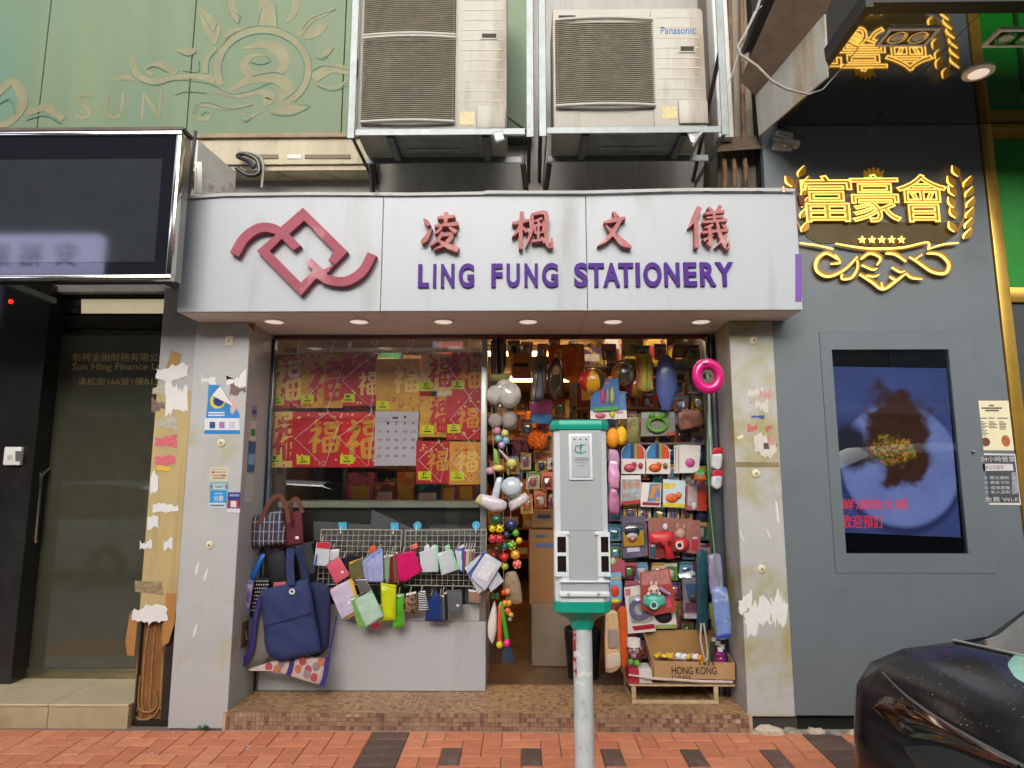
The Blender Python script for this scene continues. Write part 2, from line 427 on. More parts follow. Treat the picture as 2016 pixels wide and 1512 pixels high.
g = MB().box(-60, 60, -60, 60, -0.40, -0.20); struct(g, 'ground', mat('ground fill', '#6d6a64', .9))
g = MB().box(-40, 40, -6.5, 2.93, -0.199, -0.145); road = struct(g, 'road', asphalt)
g = MB().box(-40, 40, -10.3, -6.6, -0.199, -0.02); struct(g, 'far_pavement', mat('far paving', '#8a5a48', .85, var=.2))
kerb = tag(bpy.data.objects.new('kerb', None), kind='structure'); COL.objects.link(kerb); kerb.location = (0, 3.0, 0)
kst = mat('kerb granite', '#8d8a84', .8, var=.2, vs=20, bump=.3)
for i in range(-5, 6):
    part(MB().cbox(i * .9 + .003, i * .9 + .897, 2.931, 3.07, -.2, -.036, .012), 'kerb_stone', kst, kerb)

# herringbone brick pavement, falling gently to the kerb
def pave_z(y): return -0.024 * (4.27 - y)
pav = tag(bpy.data.objects.new('pavement', None), kind='structure'); COL.objects.link(pav); pav.location = (0, 4.27, 0)
pm = MB().add([(-40, 3.072, pave_z(3.072) - .008), (40, 3.072, pave_z(3.072) - .008), (40, 4.95, pave_z(4.95) - .008), (-40, 4.95, pave_z(4.95) - .008),
               (-40, 3.072, -.2), (40, 3.072, -.2), (40, 4.95, -.2), (-40, 4.95, -.2)],
              [(0, 1, 2, 3), (7, 6, 5, 4), (0, 4, 5, 1), (1, 5, 6, 2), (2, 6, 7, 3), (3, 7, 4, 0)])
part(pm, 'joint_sand', mat('joint sand', '#7d6a5c', .95, var=.25, vs=40, bump=.4), pav)
brick_m = [mat('brick %s' % c, c, .82, var=.12, vs=9, bump=.4, bs=70, stain=('#9a715c', 3.2, .58, .84)) for c in ('#cc805e', '#c27757', '#d18864', '#c97d5a')]
dark_m = [mat('dark brick %s' % c, c, .82, var=.16, vs=9, bump=.35, bs=70, stain=('#948278', 4, .58, .85)) for c in ('#6a5349', '#5f4b43')]
b = .1125
X0 = G(910, 1474, -.01).x; Y0 = 4.262
bmeshes = {}
def brick_mesh(w_, d_, m):
    k = (round(w_, 4), round(d_, 4), m.name)
    if k not in bmeshes:
        j = .0022
        bmeshes[k] = MB().cbox(-w_ / 2 + j, w_ / 2 - j, -d_ / 2 + j, d_ / 2 - j, -.05, 0, .0035, 1).mesh('brick', m)
    return bmeshes[k]
rest = MB(); rng = random.Random(5)
def lay(cx, cy, w_, d_, m, far, dz):
    if far:
        rest.box(cx - w_ / 2 + .002, cx + w_ / 2 - .002, cy - d_ / 2 + .002, cy + d_ / 2 - .002, pave_z(cy) - .05, pave_z(cy) + dz * .5, (0 if m in brick_m else 1)); return
    o = bpy.data.objects.new('brick', brick_mesh(w_, d_, m)); COL.objects.link(o); o.parent = pav
    o.location = Vector((cx, cy, pave_z(cy) + dz)) - pav.location
    o.rotation_euler = (math.atan(0.024) + rng.uniform(-.006, .006), rng.uniform(-.006, .006), rng.uniform(-.004, .004))
for x in range(-37, 34):
    for r_ in range(0, 11):
        far = r_ > 5 or x < -30 or x > 26
        dz = rng.uniform(-.0015, .0012)
        inb = x in (-5, -4) or x in (18, 19)
        if inb:
            if x in (-5, 18): lay(X0 + (x + 1) * b, Y0 - (r_ + .5) * b, 2 * b, b, rng.choice(dark_m), far, dz)
            continue
        s = (x + r_) % 4
        def blocked(xx): return xx in (-5, -4, 18, 19)
        if s == 3:
            if blocked(x + 1): lay(X0 + (x + .5) * b, Y0 - (r_ + .5) * b, b, b, rng.choice(brick_m), far, dz)
            else: lay(X0 + (x + 1) * b, Y0 - (r_ + .5) * b, 2 * b, b, rng.choice(brick_m), far, dz)
        elif s == 0 and blocked(x - 1):
            lay(X0 + (x + .5) * b, Y0 - (r_ + .5) * b, b, b, rng.choice(brick_m), far, dz)
        elif s == 1:
            dk = (r_ == 2 or r_ == 6) and -3 <= x < 18 or (x == -14 and r_ == 0)
            if r_ < 10: lay(X0 + (x + .5) * b, Y0 - (r_ + 1) * b, b, 2 * b, rng.choice(dark_m if dk else brick_m), far, dz)
        elif s == 2 and r_ == 0:
            lay(X0 + (x + .5) * b, Y0 - .5 * b, b, b, rng.choice(brick_m), far, dz)
part(rest, 'brick_field', [brick_m[0], dark_m[0]], pav, kind='stuff')

# mosaic step of the shop
XA = V(447, 1415, YP).x; XB = V(1472, 1400, YP).x      # inner edges of the two pillars
XA2 = V(330, 1430, YP).x; XB2 = V(1566, 1410, YP).x    # outer edges
YST = 4.268
step = tag(bpy.data.objects.new('entrance_step', None), kind='structure'); COL.objects.link(step); step.location = (0, YST, 0)
part(MB().box(XA - .02, XB + .02, YST + .004, 4.86, -.1, ZSTEP - .004), 'screed', mat('grout', '#b39b82', .9, var=.2, vs=30), step)
tm = [mat('mosaic %s' % c, c, .5, var=.18, vs=30) for c in ('#8f6f58', '#7d5f4c', '#9c7d66', '#6e5245')]
tt = [mat('floor mosaic %s' % c, c, .5, var=.2, vs=20, stain=('#8f735a', 1.5, .55, .8)) for c in ('#a5835e', '#977653', '#b08f68', '#84664c')]
tr = MB(); n = int((XB - XA) / .0262); tw = (XB - XA) / n
for i in range(n):
    for j in range(4):
        if rng.random() < .012: continue
        z0 = ZSTEP - .0255 * (j + 1) + .001
        tr.box(XA + i * tw + .001, XA + (i + 1) * tw - .001, YST + rng.uniform(-.0008, .0006), YST + .006, z0 + .001, z0 + .0245, rng.choice((0, 0, 0, 1, 2, 2, 3)))
part(tr, 'riser_mosaic', tm, step, kind='stuff')
tr = MB()
for i in range(n):
    for j in range(22):
        y0 = YST + .0005 + j * .0262
        tr.box(XA + i * tw + .001, XA + (i + 1) * tw - .001, y0 + .001, y0 + .0255, ZSTEP - .008, ZSTEP + rng.uniform(-.0006, .0006), rng.choice((0, 0, 1, 2, 2, 3)))
part(tr, 'tread_mosaic', tt, step, kind='stuff')

# shop room behind the window
room_w = mat('shop wall', '#6d5a48', .8, var=.2, vs=2)
XW0, XW1 = XA - .06, XB + .06
struct(MB().box(XW0, XW1, 4.861, 10.0, -.1, ZSTEP - .003), 'shop_floor', mat('shop floor', '#5f4a36', .4, var=.25, vs=4, stain=('#87694b', 2, .5, .7)))
struct(MB().box(XW0, XW1, 4.80, 10.0, 2.80, 2.9), 'shop_ceiling', mat('shop ceiling', '#b9ad9b', .8))
struct(MB().box(XW0 - .1, XW0, 4.62, 10.0, -.1, 2.9), 'shop_wall_left', room_w)
struct(MB().box(XW1, XW1 + .1, 4.62, 10.0, -.1, 2.9), 'shop_wall_right', room_w)
struct(MB().box(XW0 - .1, XW1 + .1, 10.0, 10.1, -.1, 2.9), 'shop_wall_back', room_w)

# ================================================================== UPPER WALLS
YU = 4.62
wallp = mat('weathered grey render', '#9c9a95', .85, var=.2, vs=3, bump=.3, stain=('#6b675f', 3, .55, .75), streak=True)
solo(MB().box(-9, XB2 + .15, 4.76, 5.2, 2.91, 6.2), 'upper_wall', wallp, 'weathered grey rendered wall behind the shop sign and air conditioners', 'wall')
zl0, zl1 = V(560, 333, YU - .05).z, V(560, 268, YU - .05).z
ledge = thing('concrete_ledge', 'stained cream concrete ledge running below the green painted panels', 'ledge', (-1.2, YU, zl0))
cream = mat('stained cream concrete', '#b5ab93', .85, var=.18, vs=6, bump=.35, bs=40, stain=('#6d6352', 4, .56, .74), streak=True)
xl = V(330, 300, YU).x; xr = V(735, 300, YU).x
part(MB().box(-3.4, xr, YU - .05, 4.759, zl0 + .04, zl1), 'beam', cream, ledge)
part(MB().box(-3.4, xr, YU - .03, 4.759, zl0, zl0 + .037), 'lower_lip', cream, ledge)
part(MB().box(-3.4, xr, YU - .075, YU - .0505, zl1 - .02, zl1 + .012), 'top_strip', mat('rusty strip', '#8d7a63', .8, var=.25), ledge)
for i, (a, c) in enumerate(((500, 548), (566, 592), (600, 690))):
    part(MB().rect(a, 304, c, 312, YU - .056, .006), 'patch', mat('old sealant %d' % (i % 2), ('#75695a', '#d3cfc4')[i % 2], .8), ledge)

gp = mat('faded green paint', '#5f7254', .6, var=.16, vs=1.6, bump=.08, stain=('#547560', 1.1, .48, .66), streak=True)
gw = thing('painted_panel_wall', 'faded green panels painted with a tan sun and swirling waves', 'wall', (-1.8, YU, zl1))
xs = [-6.4, V(-230, 150, YU).x, V(84, 150, YU).x, V(375, 150, YU).x, V(676, 150, YU).x, V(1046, 150, YU).x]
for i in range(5):
    part(MB().cbox(xs[i] + .003, xs[i + 1] - .003, YU, YU + .03, zl1 + .014, 6.2, .003, 1), 'panel', gp, gw)
part(MB().box(-6.4, xs[-1], YU + .025, 4.759, zl1 + .015, 6.1), 'backing', mat('dark seam', '#3b4438', .9), gw)
zm = zoomer(200, 0, 3.877)
arc = lambda cx, cy, rx, ry, a0, a1, w0, n=14: [(cx + rx * math.cos(R(a0 + (a1 - a0) * i / n)), cy - ry * math.sin(R(a0 + (a1 - a0) * i / n)), w0) for i in range(n + 1)]
tan_s = [arc(1230, 525, 345, 300, 205, -50, 52), [(980,690,30),(1150,600,70),(1320,590,100),(1410,680,110),(1390,780,90),(1330,840,20)],
 [(1150,575,70),(1085,500,60),(1140,430,35),(1230,420,20)], [(1080,370,14),(1250,340,60),(1370,400,95),(1390,520,60),(1300,560,30)],
 [(865,610,60),(700,580,36),(540,600,40),(380,620,40),(260,560,45),(230,430,36)], [(570,560,50),(450,490,40),(340,520,26),(390,575,22)],
 [(90,608,8),(200,590,40),(300,625,10)], [(860,690,14),(1050,730,40),(1200,700,36),(1290,740,70),(1240,800,40)], [(700,860,30),(760,800,26),(980,830,26),(1160,790,14)],
 [(720,900,20),(790,910,36),(850,870,10)], [(1290,850,8),(1430,840,70),(1590,810,6)], [(735,45,6),(800,140,80),(850,230,110),(860,340,20)], [(975,-20,30),(1000,80,60),(1040,180,10)],
 [(1270,210,120),(1265,100,110),(1230,-20,70)], [(1500,270,50),(1600,150,40),(1720,100,26),(1790,40,8)], [(1490,-20,50),(1470,90,50),(1410,175,8)], [(1530,300,10),(1630,240,90),(1730,180,6)],
 [(1620,600,70),(1760,520,70),(1930,560,50)], [(1640,640,10),(1760,680,36),(1870,620,10)], [(1670,440,10),(1720,400,40),(1770,350,6)], [(570,380,6),(660,390,60),(725,385,14)],
 [(790,560,36),(800,450,36),(880,370,30)], [(1060,910,12),(1110,900,30),(1230,850,6)], [(930,280,40),(1020,230,30),(1100,205,20)]]
teal_s = [arc(1230, 525, 318, 272, 200, -60, 10), arc(1230, 525, 372, 330, 150, -50, 7), [(870,655,12),(760,625,9),(560,610,8),(400,650,9),(250,590,7),(220,520,5)],
 [(870,655,6),(980,715,11),(1150,690,10),(1300,630,8),(1380,700,5)], [(700,870,6),(720,810,13),(800,780,9),(980,830,8),(1150,800,5)], [(760,880,8),(800,850,7),(840,880,4)],
 [(1060,890,6),(1090,930,14),(1140,900,8),(1090,880,5)], [(1290,870,4),(1440,880,9),(1590,810,12),(1490,800,4)], [(740,55,4),(800,160,8),(850,240,7),(880,180,6)], [(1640,440,6),(1700,450,10),(1770,370,5)],
 [(1610,540,5),(1700,500,9),(1920,540,7)], [(1640,650,8),(1760,690,12),(1880,650,5)], [(740,460,12),(735,545,10),(620,540,6)], [(880,370,8),(820,460,9),(815,560,7)], [(590,400,5),(660,425,10),(725,400,5)],
 [(1130,470,7),(1220,490,12),(1290,460,10),(1250,430,5)], [(1530,220,6),(1600,140,8),(1790,70,7)], [(1040,180,7),(1060,120,8),(1010,100,5)], [(1150,580,7),(1300,550,9),(1400,570,5)], [(560,725,4),(640,700,8),(800,710,4)],
 [(340,530,6),(400,505,7),(500,550,5)], [(950,0,5),(985,110,8),(1040,180,6)], [(1330,30,5),(1340,190,8)], [(1195,170,7),(1220,60,7)]]
mu = MB(); ml = MB(); k = 1 / 3.877
for i, st in enumerate(tan_s): mu.pstroke([(200 + x * k, y * k, ww * k * 1.25) for x, y, ww in st], YU - .0014 - i * .00006, .004)
for i, st in enumerate(teal_s): ml.pstroke([(200 + x * k, y * k, ww * k) for x, y, ww in st], YU - .0034 - i * .00006, .002)
for st in ([(-10,190,16),(25,160,20),(46,200,22),(20,240,16),(-10,245,14)], [(52,225,10),(90,212,18),(125,235,12)]): mu.pstroke(st, YU - .003, .004)
for st in ([(-10,210,4),(18,195,5),(30,225,4)], [(52,236,3),(88,226,5),(120,243,3)]): ml.pstroke(st, YU - .0054, .002)
part(mu, 'sun_mural', mat('faded tan paint', '#787658', .65, var=.18, vs=5), gw); part(ml, 'mural_outline', mat('faded teal paint', '#456a58', .65, var=.3, vs=12), gw)
lt = MB()
for ch, bx in (('S', (146, 183, 184, 236)), ('U', (203, 183, 246, 236)), ('N', (276, 180, 320, 234))):
    put_text(lt, ch, bx, YU - .0016, .003)
part(lt, 'lettering', MATS['faded tan paint'], gw)

# old column, pipes and rusted canopy end on the right
oldc = mat('sooty concrete', '#857d70', .9, var=.3, vs=5, bump=.5, bs=26, stain=('#2d2722', 2.6, .47, .66), streak=True)
cx0, cx1 = V(1400, 150, 4.5).x, V(1500, 200, 4.5).x
solo(MB().cbox(cx0, cx1, 4.45, 4.759, 2.915, 6.2, .015), 'concrete_column', oldc, 'sooty concrete column beside the right hand air conditioner', 'column')
pr = thing('drain_pipes', 'rusty drain pipes on the dark column above the sign', 'pipe', V(1460, 372, 4.4), None)
rp = mat('rusty pipe', '#6b523a', .8, var=.35, vs=14, bump=.4, stain=('#2a211b', 5, .5, .65))
for i, (a, c) in enumerate(((1427, 1436), (1446, 1456), (1468, 1480))):
    part(MB().tube([V(a, 372, 4.36), V(a, 330, 4.36), V(a - 4, 300, 4.40), V(c - 20, 0, 4.40), V(c - 20, -300, 4.40)], .017, 10), 'pipe', rp, pr)
solo(MB().tilt([V(1405, 300, 4.3), V(1512, 292, 4.3), V(1530, 266, 4.42), V(1412, 272, 4.42)], .004), 'metal_flashing', mat('brown flashing', '#5c5040', .6, .3, var=.25), 'brown metal flashing sheet over the pipes right of the sign', 'flashing')
solo(MB().tilt([V(1497, 268, 4.26), V(1632, 152, 3.55), V(1626, 28, 3.55), V(1490, 190, 4.26)], .012), 'rusted_panel',
     mat('rusted white metal', '#b5b4aa', .6, .1, var=.15, vs=5, bump=.15, stain=('#9a7a50', 4, .52, .72), streak=True), 'rust streaked pale metal panel at the end of the canopy', 'panel')
solo(MB().tilt([V(1489, 189, 4.27), V(1628, 24, 3.55), V(1660, -60, 3.35), V(1552, -60, 3.45), V(1456, 160, 4.27)], -.05), 'canopy_slab', mat('brown soffit', '#a08a76', .9, var=.2, vs=7, bump=.3), 'brown concrete canopy slab above the rusted panel', 'canopy')
solo(MB().tilt([V(1463, 108, 4.2), V(1480, 100, 4.2), V(1565, -60, 3.7), V(1528, -60, 3.7)], -.03), 'steel_beam', mat('dark beam', '#2f2d2a', .6, var=.3), 'dark steel beam crossing the brown canopy underside', 'beam')
cb = thing('loose_cable', 'thick grey cable drooping across the rusted panel', 'cable', V(1452, 90, 3.5))
cm = mat('grey cable', '#97928a', .6, var=.15)
part(MB().tube([V(*p, Y) for p, Y in [((1505,-30),3.5),((1490,20),3.5),((1465,70),3.5),((1452,92),3.5),((1458,108),3.5),((1490,130),3.5),((1520,160),3.5),((1548,175),3.5),((1590,186),3.52),((1620,176),3.55),((1670,120),3.5),((1730,40),3.4)]],
     [.008]*8 + [.006, .003, .0025, .0025], 8), 'cable', cm, cb)
part(MB().tube([V(*p, 3.51) for p in [(1500, 12), (1485, 24), (1462, 80), (1440, 150), (1432, 170)]], .004, 6), 'thin_wire', cm, cb)
# ================================================================== AIR CONDITIONERS AND BRACKETS
ivory = mat('aged ivory metal', '#a6a298', .55, var=.08, vs=4, stain=('#7d705c', 3.5, .54, .76), streak=True)
slatm = mat('dusty louvre', '#948b7b', .6, var=.2, vs=20)
darkin = mat('fan cavity', '#3f382f', .9, var=.3)
def aircon(label, x0, x1, zb, zt, gx0, gx1, grilles, sx, YF, badge=None):
    x0, x1 = V(x0, 250, YF).x, V(x1, 250, YF).x
    t = thing('air_conditioner', label, 'air conditioner', ((x0 + x1) / 2, YF, zb), 'air conditioner units on steel brackets')
    part(MB().cbox(x0, x1, YF + .012, YF + .36, zb, zt, .012), 'case', ivory, t)
    gx0, gx1 = V(gx0, 150, YF).x, V(gx1, 150, YF).x; sxx = V(sx, 150, YF).x
    for (z0, z1) in grilles:
        part(MB().box(gx0, gx1, YF + .004, YF + .0125, z0, z1), 'fan_cavity', darkin, t)
        s = MB(); z = z0 + .008; i = 0
        while z < z1 - .004:
            bow = [(gx0 + (gx1 - gx0) * q / 8, YF - .014 - .02 * math.sin(math.pi * q / 8), z) for q in range(9)]
            s.tube(bow, .0032, 5); z += .0142; i += 1
        for q in (.02, .98):
            x = gx0 + (gx1 - gx0) * q; y = YF - .012 - .02 * math.sin(math.pi * q)
            s.box(x - .002, x + .002, y + .003, y + .008, z0, z1)
        part(s, 'louvre_slats', slatm, t, kind='stuff')
        for z in (z0 - .012, z1 + .012):
            fr = MB().tube([(gx0 + (gx1 - gx0) * q / 8, YF - .008 - .022 * math.sin(math.pi * q / 8), z) for q in range(9)], .012, 8)
            part(fr, 'grille_rim', ivory, t)
    part(MB().cbox(sxx, x1 + .002, YF, YF + .05, zb + .002, zt - .03, .006), 'side_panel', ivory, t)
    gr = MB(); z = zb + .20
    while z < zt - .08:
        gr.box(sxx + .03, x1 - .03, YF - .002, YF + .004, z, z + .006); z += .073
    part(gr, 'panel_ribs', mat('rib shade', '#b5ad9c', .55), t)
    return t, x0, x1, sxx
YF = 3.99
zA = V(850, 257, YF).z; kk = mpp(YF)
t, a0, a1, sxx = aircon('tall ivory outdoor air conditioner with two dusty fan grilles', 699, 997, zA, zA + 1.30, 713, 896,
    [(V(800, 238, YF).z, V(800, 80, YF).z), (V(800, 68, YF).z, V(800, 68, YF).z + .50)], 900, YF)
def ac_bits(t, hnd, lab, valve, YF):
    part(MB().rect(*hnd, YF - .006, .01), 'handle_rim', ivory, t); x0, y0, x1, y1 = hnd
    part(MB().rect(x0 + 3, y0 + 3, x1 - 3, y1 - 3, YF - .0075, .01), 'handle_recess', darkin, t)
    part(MB().rect(*lab, YF - .002, .004), 'rating_label', mat('yellowed label', '#b5a878', .5, var=.25, vs=60), t)
    x0, y0, x1, y1 = valve; a = V(x0, y1, YF); c = V(x1, y0, YF)
    part(MB().cbox(a.x, c.x, YF - .02, YF + .03, a.z, c.z, .012), 'valve_cover', ivory, t)
ac_bits(t, (946, 63, 980, 77), (906, 220, 934, 246), (938, 210, 996, 256), YF)
zB = V(1240, 253, YF).z
t2, b0, b1, sx2 = aircon('lower ivory outdoor air conditioner with single grille and blue lettering', 1090, 1393, zB, V(1240, 14, YF).z, 1094, 1288,
    [(V(1200, 206, YF).z, V(1200, 44, YF).z)], 1285, YF)
ac_bits(t2, (1337, 88, 1369, 103), (1303, 210, 1333, 234), (1336, 199, 1392, 246), YF)
part(put_text(MB(), 'Panasonic', (1301, 52, 1369, 67), YF - .002, .003, .012), 'badge', mat('blue badge', '#2f5f96', .4), t2)
part(MB().rect(1100, 30, 1133, 41, YF + .006, .012), 'vent_slot', darkin, t2)

def bracket(label, x0, x1, zt, Yf, Yb, rail_l, rail_r, legs):
    t = thing('steel_bracket', label, 'bracket', ((x0 + x1) / 2, Yb, zt - .1), 'steel brackets carrying the air conditioners')
    h = .045
    def angle(mb, p, q, s=.04):
        mb.cbox(min(p[0], q[0]), max(p[0], q[0]), min(p[1], q[1]), max(p[1], q[1]), min(p[2], q[2]), max(p[2], q[2]), .004, 1); return mb
    part(angle(MB(), (x0, Yf, zt - h), (x1, Yf + .006, zt)), 'front_beam', steel, t)
    part(angle(MB(), (x0, Yf + .0065, zt - .006), (x1, Yf + .05, zt)), 'front_flange', steel, t)
    part(angle(MB(), (x0 + .02, Yb, zt - .05), (x1 - .02, Yb + .006, zt - .002)), 'rear_beam', steel, t)
    for x in (x0, x1 - .04):
        part(angle(MB(), (x, Yf + .051, zt - h), (x + .006 if x == x0 else x + .04, 4.755, zt)) if x == x0 else angle(MB(), (x + .034, Yf + .051, zt - h), (x + .04, 4.755, zt)), 'side_arm', steel, t)
    for f in (.2, .75):
        xx = x0 + (x1 - x0) * f
        part(angle(MB(), (xx, Yf + .052, zt - .04), (xx + .05, Yb - .002, zt - .008)), 'cross_bar', steel, t)
    for px in legs:
        p = V(px[0], 333, Yb); q = V(px[1], 372, 4.7)
        part(MB().tube([(p.x, Yb + .02, zt - .05), (q.x, 4.74, zt - .42)], .02, 4), 'strut', mat('dull steel', '#57564f', .6, .6, var=.3), t)
    for rx in (rail_l, rail_r):
        if rx is not None:
            part(angle(MB(), (rx, Yf - .012, zt - .07), (rx + .05, Yf - .004, zt + 1.25)), 'upright_rail', steel, t)
            part(MB().tube([(rx + .025, Yf + .003, zt + .55), (rx + .025, 4.75, zt - .0)], .014, 4), 'brace', mat('dark brace', '#4d443e', .6, .4, var=.3), t)
    return t
k1 = bracket('galvanised bracket under the tall double grille air conditioner', V(688, 262, 3.96).x, V(1034, 262, 3.96).x, zA - .003, 3.96, 4.33, V(683, 262, 3.95).x, V(1036, 262, 3.95).x, [(730, 738), (1030, 1045)])
k2 = bracket('galvanised bracket under the single grille air conditioner', V(1076, 258, 3.96).x, V(1433, 252, 3.96).x, zB - .003, 3.96, 4.33, V(1061, 262, 3.95).x, V(1421, 262, 3.95).x, [(1082, 1062), (1395, 1385)])
pan = mat('tray underside', '#8e9391', .4, .7, var=.3, vs=8)
for tt_, xa, xb, zz in ((k1, 760, 940, zA), (k2, 1150, 1340, zB)):
    p, q = V(xa, 280, 4.05), V(xb, 280, 4.05)
    part(MB().cbox(p.x, q.x, 4.04, 4.31, zz - .012, zz - .004, .003, 1).cbox(p.x + .12, q.x - .12, 4.2, 4.24, zz - .022, zz - .011, .003, 1), 'drip_tray', pan, tt_)
solo(MB().pillow([(968, 262), (990, 256), (996, 275), (975, 283)], 3.93, .01, .006), 'plastic_scrap', clearp, 'torn clear plastic scrap below the tall air conditioner', 'plastic scrap')
solo(MB().pillow([(1352, 262), (1385, 256), (1375, 275), (1362, 292)], 3.93, .01, .006), 'plastic_scrap', clearp, 'torn clear plastic scrap below the single grille air conditioner', 'plastic scrap')
solo(MB().tube([V(998, 228, 4.05), V(1020, 245, 4.15), V(1040, 262, 4.4)], .009, 8), 'refrigerant_pipe', mat('pipe lagging', '#7a6f66', .8), 'insulated pipe leaving the tall air conditioner', 'pipe')
solo(MB().cbox(V(1398, 20, 4.35).x, V(1428, 20, 4.35).x, 4.3, 4.44, V(1410, 270, 4.3).z, 5.2, .01), 'cable_trunking', mat('white trunking', '#b9bab6', .5, var=.1), 'white cable trunking right of the air conditioners', 'trunking')

# ================================================================== SHOP SIGN
pan_m = mat('white sign panel', '#aaafb3', .38, var=.03, vs=2, spec=.3, bump=.03, bs=3, stain=('#8c8d8a', 3.2, .54, .80), streak=True)
sof_m = mat('soffit laminate', '#e2ddd4', .45, var=.05, vs=3, stain=('#8d7767', 3, .62, .8))
SX0 = V(349, 600, YS).x; SX1 = V(1580, 600, YS).x; SZ1 = V(900, 381, YS).z
sg = thing('shop_sign', 'long white shop sign box with pink and purple lettering above the window', 'sign', ((SX0 + SX1) / 2, YS, ZSOF))
j1, j2 = V(752, 500, YS).x, V(1155, 500, YS).x
for a, c in ((SX0, j1), (j1, j2), (j2, SX1)):
    part(MB().cbox(a + (.0015 if a != SX0 else 0), c - (.0015 if c != SX1 else 0), YS, YS + .03, ZSOF + .0, SZ1, .003, 1), 'face_panel', pan_m, sg)
part(MB().box(SX0 + .01, SX1 - .01, YS + .03, YS + .06, ZSOF + .03, SZ1 - .01), 'backing_board', mat('raw board', '#6b4a2e', .85, var=.2), sg)
part(MB().box(SX0, SX0 + .012, YS + .0305, 4.74, ZSOF + .002, SZ1), 'end_panel', pan_m, sg)
part(MB().box(SX1 - .012, SX1, YS + .0305, YP - .004, ZSOF + .002, SZ1), 'end_panel', pan_m, sg)
part(MB().box(SX0 + .013, SX1 - .013, YS + .06, 4.74, SZ1 - .02, SZ1 - .008), 'top_board', mat('dusty top', '#77736a', .9), sg)
sj = [SX0, V(690, 614, YS).x, j1, j2, SX1]
for i in range(4):
    part(MB().cbox(sj[i] + .0015, sj[i + 1] - .0015, YS + .031, 4.72, ZSOF + .001, ZSOF + .015, .002, 1), 'soffit_panel', sof_m, sg)
trm = mat('bent aluminium trim', '#d8dad6', .4, .0, var=.15, stain=('#8b877e', 6, .58, .75))
part(MB().tube([V(x, y, YS - .012) for x, y in ((374, 388), (440, 383), (600, 381), (800, 382), (954, 380))], .0125, 4), 'top_trim', trm, sg)
part(MB().tube([V(x, y, YS - .02) for x, y in ((954, 378), (1150, 378), (1350, 373), (1540, 373), (1564, 374))], .0125, 4), 'top_trim', trm, sg)
pink = mat('dusty pink letter face', '#a86866', .75, var=.16, vs=9, stain=('#c08e88', 8, .52, .74))
pside = MATS['dusty pink letter face']
lm = mat('dusty rose logo', '#934553', .7, var=.14, vs=7, stain=('#c08c90', 5, .54, .76))
# logo : two interlocked hooks round a lozenge
YL = YS - .045
lg = MB(); zL = zoomer(340, 370, 3.054); kL = 1 / 3.054
def lstroke(pts, i): lg.pstroke([(340 + x * kL, 370 + y * kL, ww * kL) for x, y, ww in pts], YL - i * .0004, .046 + i * .0004, 5)
def lpoly(pts, i):
    q = zL(*pts); lg.poly(q, YL - i * .0004, .046 + i * .0004)
lpoly([(783,118),(1052,382),(975,462),(935,435),(968,380),(790,195),(700,275),(648,235)], 0)      # upper right bar
lpoly([(505,378),(640,262),(662,298),(582,378),(770,570),(860,478),(900,500),(770,648)], 1)        # lower left bar
lpoly([(640,262),(648,235),(700,275),(768,345),(725,375),(662,312)], 2)
lpoly([(800,455),(832,420),(905,490),(975,462),(895,545),(868,520)], 3)
lstroke([(370,400,66),(430,300,66),(520,240,64),(610,245,60),(672,290,50)], 4)
lstroke([(868,505,56),(930,550,60),(1040,560,62),(1140,500,62),(1198,396,62)], 5)
part(lg, 'logo', lm, sg)
for key, bx in (('ling', (829, 417, 903, 492)), ('feng', (1008, 416, 1086, 490)), ('wen', (1177, 416, 1242, 488)), ('yi', (1358, 407, 1432, 489))):
    part(brush(MB(), key, bx, YS - .05, .051, fat=.98), 'character', pink, sg)
purple = mat('purple acrylic letter', '#47217a', .55, var=.06, spec=.2)
def zl5(a, y0, c, y1): return (780 + a / 2.4, 370 + y0 / 2.4, 780 + c / 2.4, 370 + y1 / 2.4)
for ch, a, c in (('L',102,155),('I',173,189),('N',210,275),('G',294,368),('F',449,503),('U',521,584),('N',606,669),('G',689,765),
                 ('S',842,905),('T',910,982),('A',980,1056),('T',1052,1120),('I',1134,1151),('O',1171,1253),('N',1270,1338),('E',1362,1419),('R',1440,1509),('Y',1513,1592)):
    f = (a - 102) / 1490.0; o_ = 1 if ch in 'GSO' else 0
    y0 = 359 - 10 * f; y1 = 470 - 8 * f
    part(put_text(MB(), ch, zl5(a, y0 - 2 * o_, c, y1 + 2 * o_), YS - .016, .0175, .034 if ch != 'I' else .03), 'letter', purple, sg)
part(MB().rect(1566, 500, 1578, 594, YS - .0025, .0024), 'purple_strip', mat('purple sticker', '#6b3d96', .4), sg)
part(MB().poly([(1572, 384), (1585, 384), (1584, 402), (1576, 404)], YS + .055, .03), 'broken_edge', mat('broken board', '#6b3f24', .9, var=.3), sg)
dl_r = mat('downlight rim', '#faf5ee', .4); dl_l = mat('frosted lens', '#f4ede2', .35, emit='#fff0e0', es=.36)
for i, px in enumerate((540, 707, 873, 1040, 1207, 1380)):
    p = G(px, 633, ZSOF - .002)
    d = thing('downlight', ('first', 'second', 'third', 'fourth', 'fifth', 'sixth')[i] + ' round recessed downlight from the left under the shop sign', 'downlight', p, 'downlights in the shop sign soffit')
    part(MB().lathe([(.066, .004), (.073, .0), (.075, -.004), (.068, -.007), (.058, -.005), (.0576, .003)], p, 28, cap=False), 'rim', dl_r, d)
    part(MB().lathe([(.0575, .003), (.0575, -.002), (.0, -.003)], p, 24), 'lens', dl_l, d)

